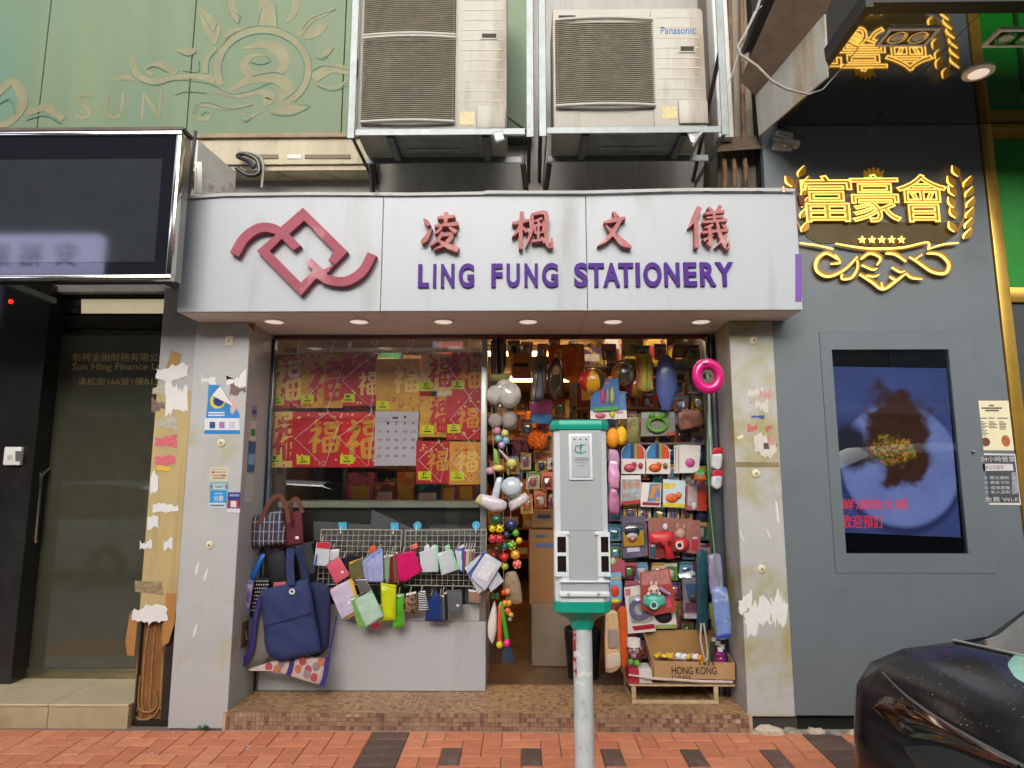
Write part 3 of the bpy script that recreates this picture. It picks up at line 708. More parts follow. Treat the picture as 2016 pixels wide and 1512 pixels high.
# ================================================================== PILLARS
def pillar(label, x0, x1, z0, caps, m):
    t = thing('shop_pillar', label, 'pillar', ((x0 + x1) / 2, YP, z0), 'grey laminate pillars of the shop front')
    part(MB().cbox(x0, x1, YP, YG + .05, z0, ZSOF - .002, .003, 1), 'cladding', m, t)
    for px, py, sq in caps:
        p = V(px, py, YP)
        c = part(MB().lathe([(.026, 0), (.026, .006), (.018, .011), (.0, .012)], p, 18, 'y') if not sq else MB().cbox(p.x - .026, p.x + .026, YP - .01, YP, p.z - .035, p.z + .035, .008), 'anchor_cap', mat('cream cap', '#cfc6a4', .5, var=.08), t)
        part(MB().lathe([(.006, .009), (.006, .014), (0, .0145)], p, 8, 'y'), 'screw', mat('dark screw', '#4b4538', .5, .5), c)
    return t
pl = pillar('left grey pillar with curled blue poster and payment stickers', XA2, XA, .0, [(452, 672, 1), (436, 872, 0), (413, 1073, 0)], stained2)
prr = pillar('right pale pillar with torn paper and glue stains beside the screen wall', XB, XB2, .085, [(1483, 671, 0), (1488, 932, 0), (1499, 1120, 0)], stained)
part(MB().poly([(487, 637), (503, 637), (499, 652)], YP - .003, .0029), 'broken_corner', mat('bare timber', '#8c5a30', .85, var=.3), pl)
solo(MB().box(XA2 - .075, XA2 - .003, YP + .05, 4.6, -.03, 2.72), 'black_strip', mat('black channel', (.02, .018, .017), .4, var=.4, stain=('#6d6455', 14, .68, .8)), 'narrow black strip between the grey pillar and peeling post', 'channel')
solo(MB().box(XB + .0, XB2 + .02, YP + .03, YP + .3, -.03, .0845), 'plinth', mat('crumbling plinth', '#3d3833', .9, var=.3), 'dark recessed plinth below the right pillar', 'plinth')
# ================================================================== LEFT NEIGHBOUR
YB = 3.74
bx1 = V(348, 400, YB).x; bz0 = V(200, 552, YB).z; bz1 = V(200, 258, YB).z
sb = thing('screen_box', 'dark glass display box in a steel frame over the left doorway', 'display box', (-2.2, YB, bz0))
part(MB().box(-4.6, bx1 - .03, YB + .03, 3.86, bz0 + .01, bz1 - .01), 'cabinet', mat('cabinet black', '#1a1b1d', .5, var=.1), sb)
part(MB().box(-4.6, bx1 - .034, YB + .006, YB + .0295, bz0 + .035, bz1 - .03), 'bezel_glass', mat('black glass', (.012, .013, .018), .04, spec=.35, var=.05), sb)
q0, q1 = V(303, 515, YB), V(303, 312, YB)
part(MB().box(-4.5, q0.x, YB + .0035, YB + .0058, q0.z, q1.z), 'screen', mat('switched off screen', (.03, .034, .038), .06, spec=.45, var=.1), sb)
part(MB().cbox(-4.6, bx1, YB - .006, YB + .05, bz0, bz0 + .034, .006), 'bottom_rail', chrome, sb)
part(MB().cbox(-4.6, bx1, YB - .006, YB + .05, bz1 - .03, bz1, .006), 'top_rail', chrome, sb)
part(MB().cbox(bx1 - .032, bx1 + .002, YB - .007, YB + .05, bz0 + .034, bz1 - .03, .006), 'end_rail', chrome, sb)
part(MB().box(bx1 - .03, bx1 - .002, YB + .05, 3.86, bz0 + .012, bz1 - .012), 'side_plate', mat('brushed side', '#8e8b86', .3, .8, var=.1), sb)
part(MB().box(-4.6, bx1 + .01, YB - .01, 3.86, bz1 + .001, bz1 + .02), 'lid', mat('lid grime', '#57504a', .6, .4, var=.3), sb)
for x_ in (bx1 - .3, bx1 - 1.4, bx1 - 2.5):
    for z_ in (bz0 + .12, bz1 - .16): part(MB().box(x_, x_ + .04, 3.861, 4.69, z_, z_ + .04), 'wall_bracket', steel, sb)

entr = mat('black wall cladding', (.016, .015, .014), .18, var=.3, spec=.6)
YD = 4.86
solo(MB().box(-5.5, V(92, 700, 4.72).x, 4.70, 4.95, .0, 2.95), 'black_cladding', entr, 'glossy black wall left of the glass door', 'wall')
solo(MB().box(-5.5, V(322, 700, YD).x, YD + .06, YD + .2, 2.3, 3.6), 'entrance_back_wall', mat('entrance bulkhead', '#3f3b35', .6, var=.2), 'dark bulkhead above the left glass door', 'wall')
dz0, dz1 = V(170, 1345, YD).z, V(200, 648, YD).z
dx0, dx1 = V(96, 660, YD).x, V(330, 1000, YD).x + .12
dr = thing('glass_door', 'dark tinted glass door with steel pull handle and gold lettering', 'door', ((dx0 + dx1) / 2, YD, dz0))
brz = mat('bronze steel', '#5b554a', .22, .9, var=.15)
tint = mat('tinted door glass', (.055, .056, .036), .03, spec=1.0, var=.1)
part(MB().box(dx0 + .05, dx1 - .02, YD, YD + .012, dz0 + .1, dz1 - .03), 'pane', tint, dr)
part(MB().cbox(dx0, dx0 + .049, YD - .02, YD + .03, dz0, dz1, .004), 'stile', brz, dr)
part(MB().cbox(dx1 - .02, dx1 + .03, YD - .02, YD + .03, dz0, dz1, .004), 'stile', brz, dr)
part(MB().cbox(dx0 + .05, dx1 - .021, YD - .018, YD + .028, dz1 - .029, dz1, .004), 'top_rail', brz, dr)
part(MB().cbox(dx0 + .05, dx1 - .021, YD - .018, YD + .028, dz0, dz0 + .099, .004), 'kick_rail', mat('worn kick plate', '#8d8468', .25, .8, var=.2), dr)
h = MB(); p = V(78, 1000, YD - .07)
h.tube([V(98, 922, YD - .004), V(86, 932, YD - .06), V(80, 940, YD - .07), V(70, 1060, YD - .07), V(70, 1066, YD - .06), V(74, 1068, YD - .004)], .012, 10)
part(h, 'pull_handle', chrome, dr)
gold_t = mat('faded gold lettering', '#a08848', .5, var=.2)
for s, bx in (('新興金融財務有限公司', (142, 695, 330, 712)), ('Sun Hing Finance Ltd', (141, 714, 326, 733)), ('漢松街166號1樓B1室', (152, 743, 322, 758))):
    part(put_text(MB(), s, bx, YD - .0015, .0014, .01 if s[0] == 'S' else 0), 'lettering', gold_t, dr)
hd = thing('door_header', 'mirror steel transom panels above the glass door', 'transom', V(210, 650, YD))
for y0, y1, m in ((562, 587, brz), (589, 602, chrome), (605, 617, chrome), (621, 646, brz)):
    part(MB().rect(100, y0, 330, y1, YD - .03, .03), 'steel_band', m, hd)
part(MB().rect(160, 589, 326, 617, YD - .034, .003), 'cream_reflection', mat('glowing cream reflection', '#c9c1a4', .4, emit='#d8cba0', es=.25), hd)  # cream reflection in the steel bands, painted as a faintly glowing strip
kp = thing('entry_keypad', 'white entry keypad on the black wall left of the glass door', 'keypad', V(28, 914, 4.69))
p = V(10, 916, 4.69); q = V(47, 880, 4.69)
part(MB().cbox(p.x, q.x, 4.665, 4.699, p.z, q.z, .006), 'housing', white, kp)
part(MB().rect(30, 888, 44, 908, 4.663, .003), 'display', mat('grey display', '#5d625f', .3), kp)
part(MB().rect(14, 896, 24, 905, 4.663, .003), 'button', mat('pale keys', '#b5b3aa', .4), kp)
solo(MB().lathe([(.016, 0), (.016, .008), (0, .01)], V(22, 594, 4.70), 12, 'y'), 'indicator_light', mat('red lamp', '#c01818', .3, emit='#ff2010', es=2.0), 'small red indicator light high on the black wall', 'light')
stone = mat('beige stone', '#a89877', .55, var=.12, vs=5, bump=.1, stain=('#8c7b58', 3, .55, .75))
zt = G(150, 1388, .12).z
ds = tag(bpy.data.objects.new('door_step', None), kind='structure'); COL.objects.link(ds); ds.location = (-2.4, 4.3, 0)
sx1 = V(254, 1400, 4.31).x
edges = [-5.5, V(-200, 1400, 4.31).x, V(96, 1400, 4.31).x, sx1]
for i in range(3):
    part(MB().cbox(edges[i] + .0015, edges[i + 1] - .0015, 4.305, 4.325, -.02, .118, .003, 1), 'riser_slab', stone, ds)
    part(MB().cbox(edges[i] + .0015, edges[i + 1] - .0015, 4.3, 4.84, .119, .135, .004, 1), 'tread_slab', mat('pale stone tread', '#b9ab8b', .5, var=.1, vs=6, stain=('#8f8262', 3, .6, .8)), ds)
part(MB().box(-5.5, sx1, 4.326, 5.2, -.1, .117), 'base', stone, ds)

# peeling post with the pipes laid bare at its foot
YN = 4.315
npx = lambda y: 322 - (y - 600) * .0795          # left edge in pixels
npr = lambda y: 380 - (y - 600) * .0525
post = thing('peeling_post', 'narrow yellow post covered in torn posters with rusty pipes at its foot', 'post', V(300, 1425, YN))
xa, xb = V(npx(1300), 1300, YN).x, V(npr(1300), 1300, YN).x
zc = V(300, 1205, YN).z; zt2 = V(330, 566, YN).z
part(MB().cbox(xa, xb, YN, YN + .25, zc, zt2, .004, 1), 'shaft', mat('grey post paint', '#a3a3a0', .7, var=.12, vs=4, stain=('#6b6454', 7, .62, .75)), post)
zy0, zy1 = V(320, 770, YN).z, zc + .003
part(MB().prism([(xa + .004, zy1), (xb - .012, zy1), (xb - .012, zy0 - .03), (xb - .04, zy0 + .02), (xa + .06, zy0), (xa + .004, zy0 + .05)], YN - .003, YN - .0002), 'yellow_panel',
     mat('ochre glue', '#b39f6c', .7, var=.14, vs=5, stain=('#85703f', 5, .50, .72), streak=True), post)
part(MB().prism([(xa + .05, V(330, 728, YN).z), (xa + .13, V(330, 728, YN).z), (xa + .15, V(330, 698, YN).z), (xa + .08, V(330, 690, YN).z)], YN - .0025, YN - .0002), 'glue_mark', mat('ochre smear', '#9c7c46', .8, var=.2), post)
rust = mat('rusted inside', '#80552c', .9, var=.4, vs=9, bump=.5, stain=('#3a2413', 6, .5, .66), streak=True)
part(MB().box(xa + .015, xb - .015, YN + .045, YN + .16, .031, zc - .001), 'back_plate', rust, post)
part(MB().box(xa + .004, xa + .014, YN + .02, YN + .129, 0, zc - .001).box(xb - .014, xb - .004, YN + .02, YN + .129, 0, zc - .001), 'channel_side', mat('black rusty side', '#2b1e14', .8, var=.4), post)
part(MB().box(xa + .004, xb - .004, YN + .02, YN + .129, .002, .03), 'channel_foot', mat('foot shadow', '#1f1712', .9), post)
ppm = mat('copper conduit', '#96713f', .7, .0, var=.3, vs=12, stain=('#4f3113', 8, .52, .7))
for x0_, dx, top, r_ in ((272, 10, 1222, .009), (284, 12, 1222, .007), (300, 8, 1222, .0055), (321, 0, 1228, .008), (331, 0, 1260, .004)):
    part(MB().tube([V(x0_ + dx, top - 15, YN + .042), V(x0_, 1300, YN + .042), V(x0_ - 5, 1385, YN + .040), V(x0_ - 2, 1400, YN + .040)], r_, 8), 'pipe', ppm, post)
part(MB().tube([V(x, y, YN + .036) for x, y in catmull([(276, 1330), (272, 1385), (282, 1401), (300, 1400), (310, 1385), (305, 1360)], 4)], .006, 8), 'pipe_loop', ppm, post)
part(MB().tube([V(x, y, YN + .034) for x, y in catmull([(262, 1408), (280, 1418), (305, 1408), (318, 1380)], 4)], .006, 8), 'pipe_loop', ppm, post)
ply = mat('torn board', '#a5733c', .85, var=.15)
part(MB().poly([(256, 1205), (270, 1225), (264, 1292), (250, 1290), (247, 1262)], YN - .004, .004), 'torn_board', ply, post)
part(MB().poly([(327, 1168), (347, 1168), (344, 1225), (332, 1265), (321, 1272), (320, 1240)], YN - .004, .004), 'torn_board', ply, post)
part(MB().poly([(265, 1143), (318, 1146), (322, 1172), (266, 1165)], YN - .0045, .0012), 'peeled_smear', mat('grubby smear', '#8d7c5d', .8, var=.4, vs=40), post)
tw = mat('torn white paper', '#d6d4d0', .8, var=.06, vs=20); tg = mat('torn grey paper', '#a9a594', .8, var=.25, vs=40)
tp = mat('torn pink notice', '#c8606c', .75, var=.25, vs=60); ty = mat('torn yellow paper', '#d6b03c', .75); tb = mat('torn brown paper', '#75605a', .8, var=.3, vs=40)
for i, (bx, m, nm, lb) in enumerate((
    ((306, 715, 372, 752), tw, 'paper', 'torn white flyer scrap near the top of the yellow post'), ((300, 752, 330, 782), tg, 'paper', 'faded grey flyer scrap on the left of the yellow post'),
    ((325, 745, 370, 820), tw, 'paper', 'large torn white paper on the upper yellow post'), ((298, 782, 325, 814), tb, 'paper', 'torn brown flyer on the left edge of the yellow post'),
    ((306, 818, 350, 850), tg, 'paper', 'grey printed flyer remains on the yellow post'), ((305, 854, 349, 884), tp, 'paper', 'upper torn pink notice on the yellow post'),
    ((304, 896, 345, 918), tp, 'paper', 'lower torn pink notice on the yellow post'), ((308, 915, 336, 928), ty, 'paper', 'small yellow paper strip on the yellow post'),
    ((296, 925, 312, 975), tw, 'paper', 'narrow white paper shred on the left of the yellow post'), ((300, 990, 352, 1010), tw, 'paper', 'wide white paper shred across the yellow post'),
    ((290, 1010, 312, 1045), tw, 'paper', 'white paper shred half way down the yellow post'), ((322, 1058, 340, 1085), tw, 'paper', 'small white shred on the right of the yellow post'),
    ((275, 1062, 300, 1085), tw, 'paper', 'lowest white shred on the left of the yellow post'), ((259, 1190, 330, 1228), tw, 'paper', 'torn white sheet hanging over the pipes of the yellow post'))):
    solo(MB().poly(torn(*bx, i + 3), YN - .0045 - i * .0004, .0006), 'torn_paper', m, lb, 'torn paper', 'torn papers on the peeling post')

# upper left junction gear
jb = thing('cable_box', 'open white metal cable box between the display box and sign', 'cable box', V(420, 375, 4.3))
wm = mat('dirty white metal', '#d6d3ca', .5, var=.12, stain=('#7b7468', 6, .56, .74))
part(MB().tilt([V(390, 275, 4.15), V(465, 340, 4.55), V(462, 378, 4.55), V(385, 378, 4.15)], .01), 'back_plate', wm, jb)
part(MB().tilt([V(384, 318, 4.13), V(398, 318, 4.13), V(398, 380, 4.13), V(382, 380, 4.13)], .01), 'bracket', wm, jb)
part(MB().tilt([V(386, 330, 4.12), V(430, 360, 4.3), V(425, 379, 4.3), V(386, 379, 4.12)], .006), 'flap', wm, jb)
solo(MB().ptube([(465, 330), (490, 345), (510, 340), (506, 315), (480, 303), (468, 308), (490, 318), (500, 330)], 4.5, .016, 10, sm=5), 'cable_loop', blackm, 'thick black cable loop hanging below the concrete ledge', 'cable')
solo(MB().ptube([(470, 300), (500, 303), (518, 320), (515, 370)], 4.52, .009, 8, sm=5), 'grey_conduit', cm, 'grey flexible conduit dropping behind the shop sign', 'cable')
solo(MB().tube([V(385, 258, 4.0), V(380, 300, 4.0), V(372, 380, 3.97)], .012, 6), 'dark_cable', mat('dark grey cable', '#45434a', .5), 'dark cable running down beside the left display box', 'cable')

# ================================================================== RIGHT NEIGHBOUR
YR = 4.30
wz1 = V(1700, 247, YR).z; wx0 = V(1502, 300, YR).x; wx1 = V(1928, 250, YR).x
rw = thing('screen_wall', 'dark grey panelled wall carrying the gold emblem and video screen', 'wall', (2.2, YR, .09))
xs0, xs1, xs2, xs3 = XB2 + .003, V(1603, 800, YR).x, V(1918, 800, YR).x, wx1
tz1, tz0 = V(1700, 654, YR).z, V(1750, 1128, YR).z
wxm = V(1612, 655, YR).x; wxn = V(1912, 655, YR).x
part(MB().box(wx0, wxm, YR, YR + .05, 2.56, wz1), 'panel', darkg, rw)
part(MB().box(xs0, wxm, YR, YR + .05, .09, 2.56), 'panel', darkg, rw)
part(MB().box(wxm, wxn, YR, YR + .05, tz1 + .001, wz1), 'panel', darkg, rw)
part(MB().box(wxn, wx1 - .008, YR, YR + .05, .09, wz1), 'panel', darkg, rw)
part(MB().box(wxm, wxn, YR, YR + .05, .09, tz0 - .0015), 'panel', darkg, rw)
part(MB().box(wx0, wx1 - .008, YR + .051, YR + .35, -.05, 6.2), 'backing', mat('shadow gap', '#14130f', .9), rw)
tv = thing('video_screen', 'portrait video screen showing a plated meat dish, set in the grey wall', 'screen', ((wxm + wxn) / 2, YR, tz0))
ix0, ix1 = V(1637, 690, YR).x, V(1867, 690, YR).x
iz1, iz0 = V(1740, 688, YR).z, V(1780, 1090, YR).z
fr = MB()
for a in ((wxm + .0015, ix0, tz0, tz1 - .001), (ix1, wxn - .0015, tz0, tz1 - .001), (ix0, ix1, iz1, tz1 - .001), (ix0, ix1, tz0, iz0)):
    fr.box(a[0], a[1], YR - .004, YR + .05, a[2], a[3])
part(fr, 'frame', mat('grey frame', '#646c71', .4, var=.05), tv)
part(MB().box(ix0, ix1, YR + .030, YR + .05, iz0, iz1), 'display_panel', mat('dark screen', (.01, .01, .014), .05, spec=.6), tv)
def em(name, c, s): return mat(name, c, .3, emit=c, es=s, var=.15, vs=14)
zv = zoomer(1400, 620, 2.852)
YT = YR + .0285
def screen_picture():
    m = bpy.data.materials.new('screen picture'); m.use_nodes = True; n = m.node_tree.nodes; l = m.node_tree.links; bs_ = n['Principled BSDF']
    tc = n.new('ShaderNodeTexCoord'); sp = n.new('ShaderNodeSeparateXYZ'); l.new(tc.outputs['Generated'], sp.inputs[0])
    def mth(op, a, b2=None, c2=None):
        q = n.new('ShaderNodeMath'); q.operation = op
        for i, v in enumerate((a, b2, c2)):
            if v is None: continue
            if hasattr(v, 'default_value'): l.new(v, q.inputs[i])
            else: q.inputs[i].default_value = v
        return q.outputs[0]
    def noise(sc_, det=6):
        q = n.new('ShaderNodeTexNoise'); q.inputs['Scale'].default_value = sc_; q.inputs['Detail'].default_value = det; l.new(tc.outputs['Object'], q.inputs['Vector']); return q.outputs['Fac']
    def ell(cx, cz, rx, rz, wob=0, sc_=8):
        dx = mth('DIVIDE', mth('SUBTRACT', sp.outputs[0], cx), rx); dz = mth('DIVIDE', mth('SUBTRACT', sp.outputs[2], cz), rz)
        d = mth('SQRT', mth('ADD', mth('MULTIPLY', dx, dx), mth('MULTIPLY', dz, dz)))
        return mth('ADD', d, mth('MULTIPLY', mth('SUBTRACT', noise(sc_), .5), wob)) if wob else d
    def mask(d, lo, hi):
        q = n.new('ShaderNodeMapRange'); q.interpolation_type = 'SMOOTHSTEP'; q.inputs[1].default_value = lo; q.inputs[2].default_value = hi; q.inputs[3].default_value = 1; q.inputs[4].default_value = 0; l.new(d, q.inputs[0]); return q.outputs[0]
    def mix(f, a, b2):
        q = n.new('ShaderNodeMix'); q.data_type = 'RGBA'; l.new(f, q.inputs['Factor'])
        for i, v in ((6, a), (7, b2)):
            if isinstance(v, str): q.inputs[i].default_value = (*hx(v), 1)
            else: l.new(v, q.inputs[i])
        return q.outputs[2]
    c = mix(noise(3), '#20264a', '#3f4a7c')
    c = mix(mask(ell(.52, .40, .56, .40), .93, 1.02), c, '#23284c')
    c = mix(mask(ell(.52, .42, .54, .38), .90, 1.0), c, mix(noise(4), '#6a74a4', '#4a5280'))
    c = mix(mask(ell(.10, .52, .2, .16, .5), .6, 1.0), c, '#1a1a26')
    body = mix(noise(14), mix(noise(30), '#140c0a', '#3a201a'), mix(noise(22), '#4a2a1c', '#1c100c'))
    c = mix(mask(ell(.52, .58, .36, .36, 1.3, 7), .62, .95), c, body)
    gar = mix(mask(noise(45), .46, .54), mix(mask(noise(70), .45, .55), '#7a3c14', '#1c3a16'), mix(mask(noise(60), .45, .55), '#a8642c', '#4c6a1c'))
    c = mix(mask(ell(.50, .50, .26, .12, 1.6, 16), .45, .85), c, gar)
    l.new(c, bs_.inputs['Base Color']); l.new(c, bs_.inputs['Emission Color']); bs_.inputs['Emission Strength'].default_value = .85; bs_.inputs['Roughness'].default_value = .3
    return m
part(MB().poly(zv((684, 290), (1322, 300), (1402, 1250), (752, 1222)), YT, .0005), 'picture', screen_picture(), tv)
redt = em('screen red', '#d8303a', .8)
part(put_text(MB(), '鮮滷鮑大鍋', (1658, 982, 1786, 1003), YT - .0078, .0003), 'caption', redt, tv)
part(put_text(MB(), '歡迎預訂', (1658, 1014, 1738, 1040), YT - .0078, .0003), 'caption', redt, tv)
part(MB().box(ix0 + .001, ix1 - .001, YR + .006, YR + .010, iz0 + .001, iz1 - .001), 'cover_glass', glassmat('screen glass', '#e8ecec', 1.5, 0, .08), tv)

# gold halo-lit emblem
goldf = mat('brushed gold', '#8a6a24', .28, .6, var=.2, vs=20, emit='#c8871c', es=.16)
glow = mat('gold light', '#ffd060', .4, emit='#ffc25a', es=1.2)
em_ = thing('lit_emblem', 'glowing gold restaurant emblem with laurel and scrolls on the grey wall', 'sign', V(1730, 570, YR))
ze_ = lambda x, y: (1500 + x / 4.383, 310 + y / 4.383)
YE = YR - .035
for ch, bx in (('富', (350, 150, 770, 560)), ('豪', (780, 140, 1175, 560)), ('會', (1185, 140, 1590, 560))):
    a = ze_(bx[0], bx[1]); c_ = ze_(bx[2], bx[3]); box_ = (a[0], a[1], c_[0], c_[1])
    part(put_text(MB(), ch, box_, YE, .02, .0), 'character', goldf, em_)
    part(put_text(MB(), ch, box_, YE - .001, 0, 0, .014), 'character_edge', glow, em_)
def gs(mb, pts, Y=YE, th=.012, i=0): mb.pstroke([(*ze_(x, y), ww / 4.383) for x, y, ww in pts], Y - i * .0003, th + i * .0003, 5)
def leafset(side):
    g_ = MB(); e_ = MB()
    sgn = 1 if side > 0 else -1; cx_ = 1745 if sgn > 0 else 290
    stem = [(cx_ + sgn * (-60), 640), (cx_ + sgn * 0, 520), (cx_ + sgn * 10, 400), (cx_ + sgn * 0, 260), (cx_ + sgn * (-55), 110)]
    for i, (x, y) in enumerate(((-90, 600), (-80, 480), (-95, 390), (-90, 290), (-100, 210), (-60, 120), (40, 660), (50, 570), (60, 480), (65, 390), (55, 300), (40, 210))):
        px, py = cx_ + sgn * x, y; ln = 62; dirx = sgn * (-0.45 if x < 0 else .55); diry = -.85
        tip = (px + dirx * ln, py + diry * ln); bas = (px - dirx * ln * .8, py - diry * ln * .8)
        gs(g_, [(bas[0], bas[1], 4), (px, py, 62), (tip[0], tip[1], 4)], YE, .012, i)
        gs(e_, [(bas[0] - 14, bas[1], 4), (px - 38, py + 5, 16), (tip[0] - 14, tip[1], 5)], YE - .006, .006, i)
    gs(g_, [(x, y, 12) for x, y in stem], YE + .004, .01)
    return g_, e_
for s_ in (-1, 1):
    g_, e_ = leafset(s_); part(g_, 'laurel', goldf, em_); part(e_, 'laurel_edge', glow, em_)
g_ = MB(); e_ = MB()
gs(g_, [(640, 745, 22), (860, 785, 24), (1040, 795, 24), (1230, 780, 24), (1430, 735, 22)]); gs(e_, [(640, 742, 12), (860, 778, 16), (1040, 785, 16), (1230, 773, 16), (1430, 730, 12), (1440, 790, 12)], YE - .008)
gs(g_, [(330, 735, 10), (480, 760, 22), (620, 790, 12)], i=1); gs(e_, [(330, 735, 8), (480, 758, 14), (620, 788, 10)], YE - .008, i=1)
gs(g_, [(1440, 790, 12), (1560, 755, 22), (1700, 730, 8)], i=2); gs(e_, [(1440, 790, 8), (1560, 750, 14), (1700, 735, 8)], YE - .008, i=2)
part(g_, 'ribbon', goldf, em_); part(e_, 'ribbon_edge', glow, em_)
g_ = MB(); e_ = MB()
scr_ = [[(660,870,16),(560,820,22),(480,880,26),(480,970,26),(580,1020,24),(720,960,20),(830,850,14)], [(600,910,10),(680,900,16),(640,830,12)],
        [(700,1000,18),(700,1040,20),(780,1030,20),(830,950,16),(830,880,12)], [(860,870,20),(940,820,24),(1030,860,20),(1000,920,14)], [(1075,820,20),(1160,830,22),(1250,890,18)],
        [(850,1000,18),(960,1070,24),(1050,1130,22),(1150,1070,22),(1240,1000,14)], [(1040,1070,12),(1050,1130,18)],
        [(1430,820,14),(1540,830,24),(1620,910,26),(1590,990,26),(1480,980,24),(1360,900,20),(1280,850,12)], [(1250,990,14),(1300,1030,20),(1390,1040,14)], [(1390,830,12),(1330,870,12)],
        [(870,920,14),(960,960,18),(1000,950,8)], [(910,1010,12),(980,1020,16),(1020,1000,6)], [(1130,940,14),(1200,980,18),(1240,970,8)], [(1110,1020,12),(1170,1050,16),(1220,1020,6)]]
for i, st in enumerate(scr_):
    gs(g_, [(x, y, ww * 1.9) for x, y, ww in st], YE, .012, i); gs(e_, [(x - 6, y + 8, ww * .8) for x, y, ww in st], YE - .007, .005, i)
part(g_, 'scrollwork', goldf, em_); part(e_, 'scrollwork_edge', glow, em_)
for i in range(5):
    px, py = ze_(868 + i * 85, 708)
    part(MB().poly([(px + (8 if q % 2 == 0 else 3.6) * math.sin(q * math.pi / 5), py - (8 if q % 2 == 0 else 3.6) * math.cos(q * math.pi / 5)) for q in range(10)], YE - .004, .01), 'star', glow, em_)
part(MB().poly([ze_(*p) for p in ((330, 560), (1700, 560), (1680, 660), (1560, 745), (1420, 728), (1040, 780), (650, 735), (500, 745), (390, 690))], YR - .006, .005), 'back_plate', mat('dark bronze plate', '#4d4222', .4, .4, var=.2), em_)
cr = [ze_(*p) for p in ((885,110),(880,180),(1040,180),(1055,105),(1020,125),(1005,85),(985,120),(965,80),(945,120),(925,90),(915,125))]
part(MB().poly(cr, YE, .012), 'crown', goldf, em_)
part(MB().pstroke([(*ze_(885, 178), 4), (*ze_(1040, 178), 4)], YE - .004, .004), 'crown_edge', glow, em_)
# gold framed green door panels
gold = mat('polished gold trim', '#b08c3c', .3, .6, var=.15, vs=6)
green = mat('green leatherette', '#0c7a1a', .45, var=.12, vs=8, bump=.1)
gd = thing('gold_green_front', 'gold trimmed emerald green panels at the right edge', 'panel', (3.4, YR, 0))
gx = V(1956, 420, YR).x
part(MB().cbox(wx1 + .0, gx + .045, YR - .012, YR + .06, .0, wz1, .004), 'gold_post', gold, gd)
part(MB().cbox(gx + .046, 6.5, YR - .010, YR + .05, V(1960, 272, YR).z, wz1, .004), 'gold_rail', gold, gd)
part(MB().cbox(gx + .046, 6.5, YR - .010, YR + .05, V(1990, 590, YR).z - .02, V(1990, 566, YR).z, .004), 'gold_rail', gold, gd)
part(MB().box(gx + .046, 6.5, YR + .012, YR + .05, V(1990, 567, YR).z, V(1960, 271, YR).z), 'green_panel', green, gd)
part(MB().box(gx + .046, 6.5, YR + .014, YR + .05, 0, V(1990, 590, YR).z - .021), 'dark_panel', mat('dark entrance panel', '#3a3f40', .4, var=.1), gd)
part(MB().box(gx + .3, gx + .33, YR + .004, YR + .0118, V(1990, 560, YR).z, V(1990, 310, YR).z), 'panel_groove', mat('green groove', '#083c0e', .5), gd)
# glossy canopy ceiling with fittings
ZC = wz1 + .003
cn = thing('canopy_ceiling', 'mirror dark canopy ceiling above the gold emblem', 'canopy', (3.0, 4.0, ZC))
cl_x0 = V(1500, 250, YR).x
mirror = mat('mirror black ceiling', '#b4b8b8', .04, 1.0, var=.03)
mj = G(1720, 240, ZC).x
part(MB().box(cl_x0 + .141, mj - .002, 3.19, YR + .05, ZC, ZC + .03), 'ceiling_panel', mirror, cn)
part(MB().box(mj + .002, 6.5, 3.19, YR + .05, ZC, ZC + .03), 'ceiling_panel', mirror, cn)
part(MB().box(cl_x0 + .1, cl_x0 + .14, 3.10, YR - .02, ZC - .03, ZC + .06), 'edge_beam', mat('black edge beam', '#171513', .5, var=.3), cn)
part(MB().box(cl_x0 + .141, 6.5, 3.10, 3.189, ZC - .006, ZC + .5), 'fascia', MATS['black edge beam'], cn)
solo(MB().box(cl_x0 - .1, 6.5, 4.66, 5.2, wz1 + .04, 6.2), 'right_upper_wall', wallp, 'weathered wall above the dark canopy ceiling', 'wall')
lampw = mat('spotlight frame', '#f2eee6', .5); refl = mat('spot reflector', '#b9b7b0', .18, .9)
for i, (px, py, lb) in enumerate(((1787, 72, 'twin white recessed spotlight in the mirrored canopy ceiling'), (2000, 74, 'twin white recessed spotlight cut by the right photo edge'))):
    p = G(px, py, ZC - .002)
    d = thing('twin_spotlight', lb, 'spotlight', p, 'twin spotlights in the canopy ceiling')
    fr = MB()
    for a in ((-.14, .14, -.075, -.058), (-.14, .14, .058, .075), (-.14, -.122, -.058, .058), (.122, .14, -.058, .058)):
        fr.box(p.x + a[0], p.x + a[1], p.y + a[2], p.y + a[3], p.z - .008, p.z + .0015)
    part(fr, 'frame', lampw, d)
    part(MB().box(p.x - .122, p.x + .122, p.y - .058, p.y + .058, p.z - .002, p.z + .0015), 'recess', blackm, d)
    for s_ in (-1, 1):
        lm_ = part(MB().lathe([(.05, -.003), (.052, -.008), (.04, -.0085), (.03, -.004)], (p.x + s_ * .058, p.y, p.z), 20, cap=False), 'lamp_ring', refl, d)
        part(MB().lathe([(.03, -.0025), (.03, -.006), (0, -.009)], (p.x + s_ * .058, p.y, p.z), 16), 'lens', mat('spot lens', '#d9dcd8', .1), lm_)
p = G(1926, 142, ZC - .002)
d = thing('ceiling_downlight', 'round white downlight on the mirrored canopy ceiling', 'downlight', p)
part(MB().lathe([(.085, .001), (.085, -.008), (.07, -.012), (.0, -.0125)], p, 28), 'rim', lampw, d)
part(MB().lathe([(.055, -.0126), (.055, -.0135), (.0, -.014)], p, 24), 'lens', dl_l, d)
cc = thing('security_camera', 'silver security camera on a white base at the wall top', 'camera', V(1540, 290, YR))
part(MB().poly([(1522, 293), (1560, 294), (1562, 262), (1530, 256)], YR - .03, .029), 'base', white, cc)
p, q = V(1530, 272, YR - .05), V(1566, 284, YR - .17)
